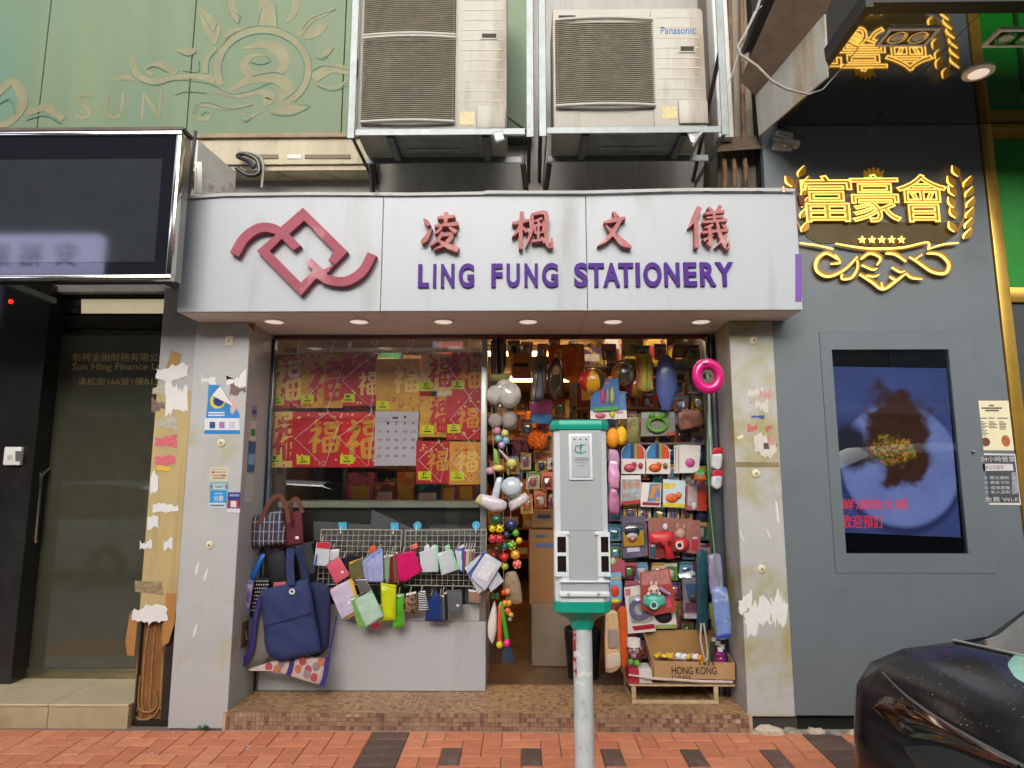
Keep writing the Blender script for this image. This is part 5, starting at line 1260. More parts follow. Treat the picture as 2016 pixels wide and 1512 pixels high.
for lb, (x0, y0, x1, y1), Y, c_ in ctn:
    a, q = V(x0, y1, Y), V(x1, y0, Y); t = thing('carton', lb, 'carton', (a.x, Y, a.z), 'cartons inside the doorway')
    part(MB().cbox(a.x, q.x + .1, Y, Y + .3, a.z if y1 > 1100 or True else 0, q.z, .006, 1), 'box', col(c_, .8), t)
    part(MB().rect(x0 + 12, y0 + 8, x1 - 8, y0 + 16, Y - .002, .002), 'print', col('#4a5a86', .7), t)
a, q = V(1046, 1190, 5.35), V(1100, 1222, 5.35)
solo(MB().cbox(a.x, q.x + .1, 5.3, 5.7, ZSTEP, a.z + .004, .006, 1), 'floor_crate', col('#7a6a58', .7), 'low grey brown crate under the tall doorway carton', 'crate')
solo(MB().cbox(.0, .26, 5.6, 5.95, V(1060, 1088, 5.6).z - .0, V(1060, 1044, 5.6).z - .2, .01) if False else MB().lathe([(.0, ZSTEP), (.11, ZSTEP), (.135, ZSTEP + .33), (.125, ZSTEP + .34), (.1, ZSTEP + .02)], (V(1148, 1250, 5.0).x, 5.05, 0), 20), 'waste_bin', blackm, 'black waste bin on the shop floor behind the meter post', 'bin')

# ---------------------------------------------------------------- calendars behind the glass
zk = zoomer(480, 620, 4.032)
YCAL = YG + .035
red = mat('red calendar print', '#c41c30', .4, var=.22, vs=22, stain=('#cf4a62', 14, .62, .75)); brightred = mat('bright red print', '#d8141e', .4, var=.15, vs=12)
goldp = mat('gold foil print', '#d8a03c', .35, .05, var=.2, vs=16, stain=('#a87030', 9, .58, .72)); goldl = mat('pale gold foil', '#f0cc7c', .35, .05, var=.15, vs=20)
orange = mat('orange gold print', '#e0a040', .4, .15, var=.15, vs=14)
yel = mat('yellow price tag', '#d8e010', .5, var=.04); tink = mat('tag ink', '#3a4410', .6)
hng = mat('hanger wire', '#efe4dc', .4)
cals = [ # (label, box zoom, paper, char mat, char box or None, tag (letter, x, y), depth index)
 ('H', 'red calendar with pale gold character at the upper left of the window', (172, 312, 455, 735), red, goldl, (225, 360, 460, 690), (212, 648), 1),
 ('K', 'gold calendar with red character in the upper row of the window', (455, 305, 790, 738), goldp, red, (500, 370, 800, 690), (452, 632), 2),
 ('M', 'red blossom calendar with small gold character in the upper row', (788, 308, 1060, 720), red, goldl, (905, 450, 1060, 640), (776, 625), 1),
 ('O', 'gold calendar with figures at the centre of the upper row', (1052, 350, 1400, 765), goldp, goldl, (1180, 400, 1390, 620), (1050, 682), 2),
 ('E', 'pale gold calendar with red character beside the top right one', (1405, 305, 1660, 605), goldl, red, (1460, 340, 1650, 580), (1398, 533), 1),
 ('B', 'red calendar with gold character at the top right of the window', (1655, 290, 1945, 640), red, orange, (1695, 340, 1885, 590), (1648, 520), 3),
 ('I', 'pale gold calendar with red character at the lower left of the window', (140, 770, 410, 1210), goldl, red, (230, 830, 410, 1170), (196, 1112), 1),
 ('L', 'red calendar with bold gold character in the lower row', (390, 770, 760, 1210), red, goldp, (510, 850, 755, 1100), (420, 1117), 2),
 ('N', 'bright red calendar with cropped gold character in the lower row', (752, 770, 1040, 1208), brightred, goldp, (800, 830, 1080, 1150), (765, 1113), 1),
 ('C', 'gold calendar with red blossom below the pale gold one', (1395, 645, 1620, 970), goldp, red, (1470, 680, 1610, 940), (1405, 876), 2),
 ('G', 'red calendar with small gold character, middle of the right column', (1612, 640, 1940, 990), red, orange, (1690, 740, 1860, 900), (1615, 868), 3),
 ('F', 'red calendar with gold character at the bottom of the middle right column', (1368, 1000, 1635, 1340), red, goldp, (1450, 1080, 1620, 1240), (1383, 1243), 4),
 ('D', 'orange gold calendar at the lower right corner of the window', (1632, 1005, 1918, 1345), orange, goldl, (1690, 1080, 1850, 1250), (1645, 1245), 5)]
for i, (lt_, lb, bx, pm_, cm_, cb_, tg_, dk) in enumerate(cals):
    Y = YCAL + .03 - dk * .005
    q = zk((bx[0] + 6 * math.sin(i * 2.3), bx[1]), (bx[2] + 4 * math.sin(i), bx[1] + 5 * math.sin(i * 1.7)), (bx[2] - 6, bx[3]), (bx[0] - 4, bx[3] - 6 * math.sin(i * 3.1)))
    t = thing('hanging_calendar', lb, 'calendar', V(*q[3], Y), 'calendars hung in the shop window')
    part(MB().poly(q, Y, .003), 'sheet', pm_, t)
    a = zk((cb_[0], cb_[1]))[0]; c_ = zk((cb_[2], cb_[3]))[0]
    part(brush(MB(), 'fu', (a[0], a[1], c_[0], c_[1]), Y - .0012, .0012, fat=1.15), 'character', cm_, t)
    sp = MB(); rq = random.Random(i)
    for _ in range(26):
        x, y = rq.uniform(bx[0] + 12, bx[2] - 14), rq.choice((rq.uniform(bx[1] + 12, bx[1] + 90), rq.uniform(bx[3] - 120, bx[3] - 14)))
        p = zk((x, y))[0]; sp.disc(p[0], p[1], rq.uniform(1.0, 2.9), Y - .0006 - rq.random() * .0003, .0005, 6)
    part(sp, 'blossom_print', goldl if pm_ in (red, brightred) else red, t)
    a = zk((tg_[0], tg_[1]))[0]
    g_ = part(MB().rect(a[0], a[1], a[0] + 26, a[1] + 17, Y - .006, .001), 'price_tag', yel, t)
    part(put_text(MB(), lt_, (a[0] + 9, a[1] + 2, a[0] + 16, a[1] + 9), Y - .0066, .0006, .02), 'tag_letter', tink, g_)
    part(MB().rect(a[0] + 6, a[1] + 11, a[0] + 20, a[1] + 13.5, Y - .0064, .0004), 'tag_price', tink, g_)
Y = YCAL + .012; t = thing('month_calendar', 'white month sheet calendar hanging at the centre of the window', 'calendar', V(780, 915, Y))
part(MB().poly(zk((1045, 765), (1392, 768), (1365, 1196), (1032, 1198)), Y, .002), 'sheet', mat('calendar paper', '#c6c1cc', .6, var=.03), t)
dn = MB(); dd = 1
kr = mat('calendar black ink', '#3b3846', .6); krr = mat('calendar red ink', '#b04a5a', .6)
put_text(dn, '1', zk((1270, 800))[0] + zk((1290, 822))[0], Y - .0008, .0007)
put_text(dn, '一', zk((1180, 808))[0] + zk((1225, 825))[0], Y - .0008, .0007)
rd = MB()
rd.rect(*zk((1058, 846))[0], *zk((1385, 848))[0], Y - .0008, .0007)
for row in range(5):
    for c_ in range(5):
        d_ = [[None, 1, 2, 3, 4], [7, 8, 9, 10, 11], [14, 15, 16, 17, 18], [21, 22, 23, 24, 25], [28, 29, 30, 31, None]][row][c_]
        if d_ is None: continue
        x = 1070 + c_ * 66 - row * 3; y = 850 + row * 65
        bx = zk((x, y))[0] + zk((x + 30 - (12 if d_ < 10 else 0), y + 20))[0]
        put_text(rd if c_ == 0 else dn, str(d_), bx, Y - .0008, .0007, .02)
part(dn, 'dates', kr, t); part(rd, 'sunday_dates', krr, t)
# wire hangers with their diamond frames
hr = [(432, 155, 430, 315, (172, 510), (430, 735), (640, 500)), (720, 155, 698, 310, (455, 500), (665, 738), (790, 400)), (1040, 190, 1025, 318, (780, 520), (1010, 738), (1060, 350)), (1330, 180, 1300, 330, None, None, None),
      (1590, 160, 1560, 310, (1410, 450), (1550, 610), (1660, 470)), (1780, 155, 1797, 310, (1635, 430), (1785, 640), (1925, 500)), (664, 745, 664, 775, (405, 980), (640, 1205), (760, 860)), (1010, 745, 1010, 778, (752, 970), (985, 1205), (1040, 830)),
      (1545, 985, 1545, 1010, (1385, 1150), (1560, 1325), (1620, 1080)), (1785, 985, 1785, 1010, (1640, 1150), (1800, 1325), (1910, 1195)), (1790, 632, 1790, 660, (1640, 830), (1780, 985), (1935, 840))]
for i, (hx_, hy, ax, ay, Lp, Bp, Rp) in enumerate(hr):
    Y = YCAL - .006 - .001 * (i % 3)
    t = thing('wire_hanger', 'thin wire hanger holding the ' + ('upper left red calendar', 'gold and red upper calendar', 'red blossom upper calendar', 'central gold calendar with figures', 'pale gold calendar, upper right', 'top right red calendar', 'lower row red calendar with bold character', 'bright red lower calendar', 'lowest red calendar', 'orange gold calendar', 'middle right red calendar')[i], 'hanger', V(*zk((ax, ay))[0], Y), 'wire hangers in the shop window')
    hook = zk((hx_ - 20, hy + 45), (hx_ - 25, hy + 10), (hx_, hy), (hx_ + 22, hy + 20), (hx_ + 5, hy + 60), (ax, ay - 45), (ax, ay)) if ay - hy > 60 else zk((hx_, hy), (ax + 4, ay - 8), (ax, ay))
    part(MB().ptube(hook, Y, .003, 6, sm=4), 'hook', hng, t)
    if Lp:
        part(MB().ptube(zk((ax, ay), Lp, Bp, Rp), Y, .0027, 5, close=True), 'diamond_frame', hng, t)

# ---------------------------------------------------------------- wire grids with pouches
z8 = zoomer(600, 1030, 4.917)
YW_ = YG - .05
gm = mat('cream coated wire', '#bdb6a5', .45, .2)
for i, (TL, TR, BR_, BL, lb) in enumerate((((160, 62), (940, 66), (905, 598), (122, 590), 'left cream wire grid hung on the shop window'), ((972, 68), (1760, 64), (1745, 612), (965, 600), 'right cream wire grid hung on the shop window'))):
    t = thing('wire_grid', lb, 'wire rack', V(*z8(BL)[0], YW_), 'wire grids on the window')
    lp = lambda a, c_, f: (a[0] + (c_[0] - a[0]) * f, a[1] + (c_[1] - a[1]) * f)
    for k in range(16):
        f = k / 15; part(MB().ptube(z8(lp(TL, TR, f), lp(BL, BR_, f)), YW_, .0026 if k in (0, 15) else .0016, 6), 'wire', gm, t)
    for k in range(11):
        f = k / 10; part(MB().ptube(z8(lp(TL, BL, f), lp(TR, BR_, f)), YW_ - .003, .0026 if k in (0, 10) else .0016, 6), 'wire', gm, t)
sucm = mat('blue tag', '#3f9cc0', .4)
for i, (x, y, rnd) in enumerate(((367, 25, 0), (870, 30, 0), (1090, 25, 1), (1660, 20, 1))):
    t = thing('suction_hook', ('first', 'second', 'third', 'fourth')[i] + ' clear suction hook with blue tag along the top of the wire grids', 'hook', V(*z8((x, y))[0], YG - .01), 'suction hooks on the glass')
    p = V(*z8((x, y))[0], YG)
    part(MB().lathe([(.02, .0), (.017, .006), (.006, .012), (.0, .013)], p, 16, 'y'), 'cup', glassmat('suction cup', '#e6eef0', 1.45), t)
    q = z8((x, y))[0]
    part(MB().disc(q[0], q[1], 8, YG - .016, .001) if rnd else MB().rect(q[0] - 8, q[1] - 7, q[0] + 8, q[1] + 7, YG - .016, .001), 'tag', sucm, t)
    part(MB().tube([p + Vector((0, -.012, 0)), p + Vector((0, -.045, -.01)), p + Vector((0, -.05, -.05)), p + Vector((0, -.06, -.04))], .003, 6), 'hook', white, t)

def mesh_vinyl(c_): return mat('vinyl ' + c_, c_, .3, var=.18, vs=16, bump=.5, bs=28)
def pouch(lb, pts, dep, c_, strip=None, tagc=None, pf=z8, bulge=.007, name='zip_pouch', cat='pouch', grp='zip pouches on the wire grids', m=None, sm=1, edge=None):
    Y = YW_ - .02 - dep; q = pf(*pts)
    t = thing(name, lb, cat, V(*max(q, key=lambda p: p[1]), Y), grp)
    part(MB().pillow(q, Y, bulge, .004, rings=6, smooth=sm, wob=.6, p=8), 'body', m or mesh_vinyl(c_), t)
    a, c2 = Vector((*q[0], 0)), Vector((*q[1], 0)); d = Vector((*q[-1], 0)); e = Vector((*q[2], 0))
    z0, z1 = a.lerp(d, .07), c2.lerp(e, .07)
    part(MB().pstroke([(z0.x, z0.y, 3.2), ((z0.x + z1.x) / 2, (z0.y + z1.y) / 2, 3.2), (z1.x, z1.y, 3.2)], Y - bulge * .75, .003), 'zip', col(strip or '#d8d6d0', .4), t)
    if edge:
        part(MB().pstroke([(c2.x, c2.y, 6), ((c2.x + e.x) / 2, (c2.y + e.y) / 2, 6), (e.x, e.y, 6)], Y - bulge * .8, .003), 'edge_band', col(edge, .35), t)
    if tagc:
        m_ = a.lerp(e, .62); part(MB().rect(m_.x, m_.y, m_.x + 5, m_.y + 4, Y - bulge - .002, .001), 'price_tag', col(tagc, .5), t)
    part(MB().ptube([(x * .985 + .015 * sum(p_[0] for p_ in q) / len(q), y * .985 + .015 * sum(p_[1] for p_ in q) / len(q)) for x, y in q], Y - .0025, .0016, 5, close=True), 'seam', col(strip or '#a9a6a0', .5), t)
    hk = a.lerp(c2, .35)
    part(MB().tube([V(hk.x, hk.y + 2, Y - .002), V(hk.x + 3, hk.y - 10, YW_ - .012), V(hk.x + 3, hk.y - 12, YW_)], .0022, 5), 'hang_loop', col('#c9c4bb', .4), t)
    return t
hold = mat('frosted clear vinyl', '#b9bec4', .2, var=.08, vs=30)
t = pouch('clear pack with red header and blue edge at the left grid corner', [(115, 180), (250, 185), (235, 420), (85, 410)], .03, '#c3c5cb', '#b0203a', pf=z8, m=hold)
part(MB().poly(z8((120, 182), (250, 187), (246, 245), (112, 238)), YW_ - .064, .001), 'red_header', col('#b8283a', .35), t)
part(MB().poly(z8((108, 300), (125, 300), (112, 410), (88, 408)), YW_ - .064, .001), 'blue_edge', col('#3a5f96', .4), t)
pouch('small clear sachet beside the red header pack', [(235, 258), (335, 250), (330, 350), (215, 370)], .02, '#aab4b8', m=hold)
pouch('salmon pink envelope pouch on the left grid', [(205, 405), (330, 320), (440, 500), (300, 590)], .045, '#c8586a', '#b04a5c', '#e6e0dc')
pouch('black mesh pouch behind the salmon pink one', [(340, 370), (440, 285), (560, 320), (480, 450), (370, 470)], .02, '#16151a', '#222')
pouch('yellow edged dark pouch left of the lilac bundle', [(430, 380), (560, 330), (575, 520), (440, 540)], .03, '#5f5a3a', '#d0a820')
pouch('pale blue mesh pouch at the back of the lilac bundle', [(550, 360), (700, 250), (650, 560), (585, 565)], .03, '#8a96b8', '#4a66b0')
for i in range(5):
    o_ = i * 26
    pouch(ORD[i] + ' lilac mesh pouch from the left in the fanned bundle', [(600 + o_, 370 - o_ * .9), (690 + o_ * .6, 260 - o_ * .2), (690 + o_ * .7, 565), (620 + o_, 570)], .038 + .004 * i, '#9ba0c4', '#5f74bc')
pouch('sage green pouch edge right of the lilac bundle', [(765, 310), (825, 290), (815, 580), (770, 560)], .03, '#7d9470')
pouch('dark red pouch edge left of the magenta pouch', [(822, 300), (865, 282), (872, 580), (812, 580)], .035, '#5f1a26')
pouch('brown pouch edge beside the magenta pouch', [(855, 272), (895, 270), (908, 590), (868, 560)], .04, '#6b4a2c')
pouch('bright magenta pouch at the middle of the grids', [(885, 300), (1060, 265), (1140, 455), (985, 560), (908, 560)], .05, '#c00a5c', '#a0084a')
pouch('clear pouch with mint edge, first right of the magenta pouch', [(1110, 285), (1275, 215), (1280, 470), (1130, 475)], .035, '#b4bcc4', '#dcdcdc', m=hold, edge='#8fc4a0')
pouch('clear pouch with mint edge, second right of the magenta pouch', [(1285, 290), (1410, 255), (1480, 450), (1325, 505)], .045, '#b4bcc4', '#dcdcdc', m=hold, edge='#86c498')
pouch('clear pouch with blue zip behind the mint edged ones', [(1450, 250), (1535, 235), (1525, 470), (1485, 445)], .03, '#9aa6bc', '#2f3f9a', m=hold, edge='#39479a')
for i, c_ in enumerate(('#a03a2c', '#c2b090', '#5f8a58', '#8a2a3a')):
    pouch(('rust', 'cream', 'green', 'crimson')[i] + ' pouch edge in the narrow row near the right grid end', [(1545 + i * 26, 255), (1568 + i * 26, 250), (1560 + i * 22, 400), (1535 + i * 24, 430)], .03 + .003 * i, c_)
t = pouch('large white printed document pouch at the right grid end', [(1590, 510), (1745, 280), (1915, 385), (1745, 660)], .09, '#b9bcc6', '#3a4aa0', m=mat('white vinyl', '#c2c4ce', .25, var=.04))
part(MB().poly(z8((1660, 515), (1760, 355), (1860, 410), (1760, 570)), YW_ - .125, .001), 'printed_card', mat('printed card', '#d2d0d2', .5, var=.12, vs=50), t)
part(MB().pstroke([(*z8((1580, 500))[0], 4), (*z8((1660, 400))[0], 4), (*z8((1740, 285))[0], 4)], YW_ - .121, .002), 'blue_strip', col('#3a4596', .4), t)
pouch('translucent pouch behind the large white document pouch', [(1545, 430), (1700, 300), (1800, 600), (1680, 690)], .06, '#a6a4ae', m=hold)
pouch('clear tagged pouch under the large white document pouch', [(1740, 520), (1870, 470), (1925, 560), (1800, 670)], .065, '#9fa4b2', '#d8d8d8', m=hold)
pouch('lilac pouch with yellow trim hanging low on the left grid', [(235, 645), (440, 540), (530, 830), (360, 930)], .075, '#b9aec4', '#e0b8c8', '#e8e8e8', edge='#d8a83a')
pouch('yellow pouch behind the lilac one', [(270, 640), (470, 545), (540, 850), (420, 930)], .06, '#c89a2c')
pouch('pale mint pouch hanging lowest on the left grid', [(480, 745), (650, 645), (770, 900), (590, 1010)], .10, '#a4c0ac', '#5f9a6a')
pouch('leaf green pouch behind the pale mint one', [(440, 720), (520, 690), (600, 1000), (520, 1020)], .085, '#6fa04a')
pouch('small crimson pouch under the pale mint one', [(640, 990), (720, 935), (735, 1000), (690, 1040)], .08, '#8a1c30')
pouch('grey mesh pouch between the lilac and mint ones', [(490, 545), (590, 540), (650, 650), (540, 680)], .055, '#5f5a5c')
pouch('acid yellow narrow pouch below the grids', [(735, 575), (885, 600), (880, 940), (745, 950)], .08, '#b8c010', '#a0a80c', bulge=.018)
pouch('grass green narrow pouch beside the acid yellow one', [(880, 680), (960, 680), (965, 1000), (850, 1020)], .05, '#4a9a22', bulge=.018)
def fur(name, c1, c2, sc_, th):
    m = mat(name, c1, .8, var=.1, bump=.3, bs=120, stain=(c2, sc_, th, th + .03)); return m
pouch('leopard print furry drawstring pouch under the right grid', [(985, 680), (1075, 660), (1100, 780), (1085, 880), (990, 870), (935, 845)], .05, '#000', m=fur('leopard fur', '#8a6a4c', '#2f211a', 55, .50), bulge=.03, cat='pouch')
zeb = mat('zebra fur', '#c9c6c4', .8, var=.05)
n_ = zeb.node_tree.nodes; l_ = zeb.node_tree.links
wv = n_.new('ShaderNodeTexWave'); wv.inputs['Scale'].default_value = 22; wv.inputs['Distortion'].default_value = 3; wv.bands_direction = 'Z'
rp_ = n_.new('ShaderNodeValToRGB'); rp_.color_ramp.elements[0].position = .45; rp_.color_ramp.elements[1].position = .55
rp_.color_ramp.elements[0].color = (.01, .01, .01, 1); rp_.color_ramp.elements[1].color = (.55, .55, .55, 1)
l_.new(n_['Texture Coordinate'].outputs['Object'], wv.inputs[0]); l_.new(wv.outputs['Fac'], rp_.inputs[0]); l_.new(rp_.outputs[0], n_['Principled BSDF'].inputs['Base Color'])
pouch('zebra striped furry pouch beside the leopard one', [(1100, 665), (1165, 650), (1200, 840), (1110, 862)], .055, '#000', m=zeb, bulge=.025)
pouch('royal blue pouch under the right grid', [(1190, 740), (1275, 640), (1300, 700), (1325, 950), (1165, 945)], .05, '#12306b', '#0c2048')
pouch('black pouch between the blue and grey ones', [(1305, 700), (1385, 640), (1395, 935), (1335, 950)], .04, '#15171f')
pouch('slate blue pouch edge beside the royal blue one', [(1285, 690), (1345, 690), (1350, 940), (1320, 950)], .045, '#3a4452')
pouch('charcoal grey pouch with white tag under the right grid', [(1375, 650), (1520, 640), (1525, 870), (1390, 870)], .06, '#55585c', '#3a3c40', '#d8d8d8')
pouch('tan card pouch at the right grid end', [(1585, 640), (1700, 660), (1700, 772), (1590, 765)], .04, '#8f6f5c')
solo(MB().pillow(z8((630, 235), (680, 212), (688, 268), (625, 300)), YW_ - .04, .006, .003, smooth=2), 'header_card', col('#d8521c', .5), 'small orange header card above the lilac bundle', 'card')
solo(MB().pillow(z8((1025, 215), (1085, 195), (1095, 240), (1035, 265)), YW_ - .04, .006, .003, smooth=2), 'header_card', col('#c8645a', .5), 'small coral header card above the magenta pouch', 'card')
for i, x in enumerate((1180, 1248, 1380, 1520)):
    solo(MB().pillow(z8((x - 25, 225), (x + 20, 205), (x + 28, 260), (x - 22, 275)), YW_ - .042, .006, .003, smooth=2), 'header_card', col(('#c8cacc', '#9fc8ac', '#8fc49c', '#c3b9c2')[i], .4), ('pale', 'mint', 'green', 'pinkish')[i] + ' header tab above the clear pouches', 'card')

# ---------------------------------------------------------------- tote bags on the left jamb
zb = zoomer(440, 960, 3.6)
YBG = YG - .10
def plaid_mat():
    m = mat('plaid fabric', '#2c2a3c', .85, var=.15, vs=20, bump=.1, bs=300); n = m.node_tree.nodes; l = m.node_tree.links
    tc = n['Texture Coordinate']; sep = n.new('ShaderNodeSeparateXYZ'); l.new(tc.outputs['Object'], sep.inputs[0])
    def band(src, fr_, wd, off):
        a = n.new('ShaderNodeMath'); a.operation = 'MULTIPLY_ADD'; a.inputs[1].default_value = fr_; a.inputs[2].default_value = off; l.new(src, a.inputs[0])
        b2 = n.new('ShaderNodeMath'); b2.operation = 'FRACT'; l.new(a.outputs[0], b2.inputs[0])
        c2 = n.new('ShaderNodeMath'); c2.operation = 'LESS_THAN'; c2.inputs[1].default_value = wd; l.new(b2.outputs[0], c2.inputs[0]); return c2.outputs[0]
    cur = n['Principled BSDF'].inputs['Base Color'].links[0].from_socket
    for src, fr_, wd, off, c_ in ((sep.outputs[0], 16, .45, .2, '#4b2f34'), (sep.outputs[2], 16, .4, .3, '#3f2c30'), (sep.outputs[0], 16, .10, .0, '#7f93a8'), (sep.outputs[2], 16, .09, .1, '#6f86a8'), (sep.outputs[0], 16, .05, .55, '#c0c0b8')):
        mx_ = n.new('ShaderNodeMix'); mx_.data_type = 'RGBA'; l.new(band(src, fr_, wd, off), mx_.inputs['Factor']); l.new(cur, mx_.inputs[6]); mx_.inputs[7].default_value = (*hx(c_), 1); cur = mx_.outputs[2]
    l.new(cur, n['Principled BSDF'].inputs['Base Color']); return m
navy = mat('navy nonwoven fabric', '#222f5c', .75, var=.10, vs=8, bump=.25, bs=260); navy2 = mat('dark navy nonwoven', '#151f48', .75, var=.10, vs=8, bump=.25, bs=260)
brown = mat('brown webbing', '#5c3322', .8, var=.15, vs=40)
t = thing('plaid_bag', 'small navy plaid handbag with brown handles on the left jamb', 'bag', V(520, 1080, YBG), 'bags hung at the left of the window')
part(MB().pillow(zb((178, 210), (425, 152), (445, 400), (205, 432)), YBG - .06, .04, .03, rings=7, smooth=1, wob=.1, p=9), 'body', plaid_mat(), t)
part(MB().poly(zb((172, 212), (190, 208), (215, 432), (198, 434)), YBG - .065, .05), 'side_trim', brown, t)
part(MB().pstroke([(*p, 9) for p in zb((255, 260), (300, 150), (350, 75), (400, 60), (440, 130), (465, 250))], YBG - .1, .008), 'handle', brown, t)
t = thing('burgundy_bag', 'burgundy handbag with brown trim behind the plaid one', 'bag', V(570, 1070, YBG), 'bags hung at the left of the window')
part(MB().pillow(zb((330, 260), (440, 180), (560, 165), (570, 400), (330, 442)), YBG - .01, .03, .02, rings=7, smooth=1, p=9), 'body', mat('burgundy fabric', '#5a1c28', .85, var=.25, vs=40), t)
part(MB().pstroke([(*p, 8) for p in zb((470, 200), (480, 110), (520, 80), (560, 180))], YBG - .035, .008), 'handle', brown, t)
part(MB().rect(*zb((510, 345))[0], *zb((532, 364))[0], YBG - .046, .001), 'price_tag', white, t)
t = thing('navy_tote', 'large navy tote bag with white eyelet hanging in front', 'bag', V(570, 1300, YBG), 'bags hung at the left of the window')
part(MB().pillow(zb((265, 730), (440, 688), (600, 650), (650, 920), (690, 1165), (540, 1200), (400, 1232), (305, 1165), (285, 960)), YBG - .15, .035, .03, rings=8, smooth=3, wob=.22, p=9), 'body', navy, t)
part(MB().pstroke([(*p, 15) for p in zb((480, 690), (470, 560), (475, 430))] , YBG - .192, .006), 'handle', navy, t)
part(MB().pstroke([(*p, 15) for p in zb((580, 670), (560, 540), (520, 430))], YBG - .12, .006), 'handle', navy2, t)
part(MB().ring(*zb((484, 737))[0], 5.5, 3, YBG - .198, .008), 'eyelet', white, t)
part(MB().pstroke([(*p, 2.2) for p in zb((285, 985), (420, 945), (620, 890))], YBG - .193, .01), 'fold_crease', mat('navy crease', '#18224a', .8), t)
t = thing('dark_navy_tote', 'second darker navy tote bag behind the eyelet tote', 'bag', V(630, 1270, YBG), 'bags hung at the left of the window')
part(MB().pillow(zb((560, 690), (755, 690), (745, 1130), (660, 1200), (600, 1180)), YBG - .06, .03, .03, rings=8, smooth=2, wob=.2, p=9), 'body', navy2, t)
part(MB().pstroke([(*p, 13) for p in zb((600, 700), (570, 560), (530, 425))], YBG - .07, .006), 'handle', navy2, t)
flo = mat('fruit print cotton', '#b9a69c', .8, var=.08, vs=20)
fr_ = [mat('fruit print %d' % i, c_, .8, var=.2, vs=40) for i, c_ in enumerate(('#a0444e', '#8a7478', '#b06a4a'))]
purp = mat('purple webbing', '#2f2470', .7, var=.15)
t = thing('fruit_print_bag', 'cream fruit print bag with purple straps lowest under the navy totes', 'bag', V(570, 1345, YBG), 'bags hung at the left of the window')
part(MB().pillow(zb((170, 1290), (330, 1235), (520, 1190), (745, 1215), (735, 1300), (715, 1392), (640, 1385), (480, 1335), (330, 1290)), YBG - .10, .03, .03, rings=8, smooth=2, wob=.1, p=9), 'body', flo, t)
part(MB().pillow(zb((150, 1300), (240, 1270), (330, 1180), (265, 800), (215, 900), (175, 1200)), YBG - .05, .03, .02, smooth=2), 'side_gusset', mat('grey gusset', '#75706c', .8, var=.15), t)
for i, (x, y) in enumerate(((320, 1270), (410, 1245), (530, 1285), (600, 1290), (655, 1270), (690, 1235), (640, 1345), (590, 1320), (380, 1285), (560, 1230))):
    p = zb((x, y))[0]; part(MB().disc(p[0], p[1], 7, YBG - .1315 - .0004 * i, .004, 14, ry=1.15), 'fruit_print', fr_[i % 3], t)
part(MB().pstroke([(*p, 9) for p in zb((490, 1210), (475, 1280), (455, 1332))], YBG - .136, .004), 'strap', purp, t)
part(MB().pstroke([(*p, 9) for p in zb((740, 1200), (720, 1330), (695, 1410))], YBG - .132, .004), 'strap', purp, t)
part(MB().pstroke([(*p, 3.5) for p in zb((800, 910), (770, 1080), (745, 1200))], YBG - .10, .004), 'strap', purp, t)
part(MB().pstroke([(*p, ww) for p, ww in zip(zb((265, 770), (225, 920), (195, 1150), (120, 1255), (55, 1305)), (9, 9, 10, 14, 13))], YBG - .11, .008), 'strap', purp, t)
solo(MB().pillow(zb((140, 660), (212, 660), (170, 920), (75, 925)), YBG - .10, .02, .015, smooth=2), 'purple_pouch', mat('purple print', '#6b5a9a', .5, var=.45, vs=30, stain=('#b9a9c4', 26, .52, .6)), 'purple patterned pouch nearest the left pillar', 'pouch')
solo(MB().pillow(zb((185, 635), (268, 470), (297, 480), (218, 665)), YBG - .06, .02, .015, smooth=2), 'folded_umbrella', mat('bright blue nylon', '#0f62b8', .5, var=.08), 'bright blue folded umbrella pouch on the left jamb', 'pouch')
t = thing('polka_bag', 'black bag with white polka dots behind the navy tote', 'bag', V(500, 1210, YBG), 'bags hung at the left of the window')
part(MB().pillow(zb((225, 650), (330, 645), (285, 900), (182, 920)), YBG - .03, .02, .015, smooth=2), 'body', mat('black cotton', '#121217', .85), t)
dt = MB()
for i in range(6):
    for j in range(9):
        p = zb((232 + i * 16 + (j % 2) * 8 - j * 4, 662 + j * 26))[0]; dt.disc(p[0], p[1], 1.15, YBG - .0512, .002, 8)
part(dt, 'polka_dots', white, t)
solo(MB().pillow(zb((290, 480), (430, 440), (470, 680), (340, 720)), YBG - .01, .03, .02, smooth=2), 'black_bag', mat('black nylon', '#0d0d12', .7, var=.2), 'plain black bag between the blue umbrella and navy handles', 'bag')
solo(MB().pillow(zb((355, 672), (445, 664), (445, 720), (352, 735)), YBG - .10, .012, .01, smooth=1), 'pink_wallet', mat('pink fabric', '#a84a5c', .7), 'pink wallet edge peeking above the navy tote', 'wallet')
solo(MB().tube([V(533, 800, YG - .03), V(527, 990, YG - .05)], .007, 10), 'hanging_pole', mat('blue steel tube', '#7f97ab', .25, .7), 'slim blue grey metal tube carrying the handbags', 'pole')
kb = thing('lock_box', 'small brown lock plate on the inner side of the left pillar', 'lock', (XA + .001, YP + .2, V(472, 1250, YP + .2).z))
part(MB().cbox(XA + .0005, XA + .01, YP + .14, YP + .23, V(472, 1272, YP + .2).z, V(472, 1222, YP + .2).z, .003), 'plate', mat('brown lock plate', '#4d3c2f', .6, var=.3), kb)
part(MB().tube([(XA + .011, YP + .185, V(472, 1240, YP + .2).z), (XA + .02, YP + .185, V(472, 1258, YP + .2).z)], .006, 8), 'latch', steel, kb)
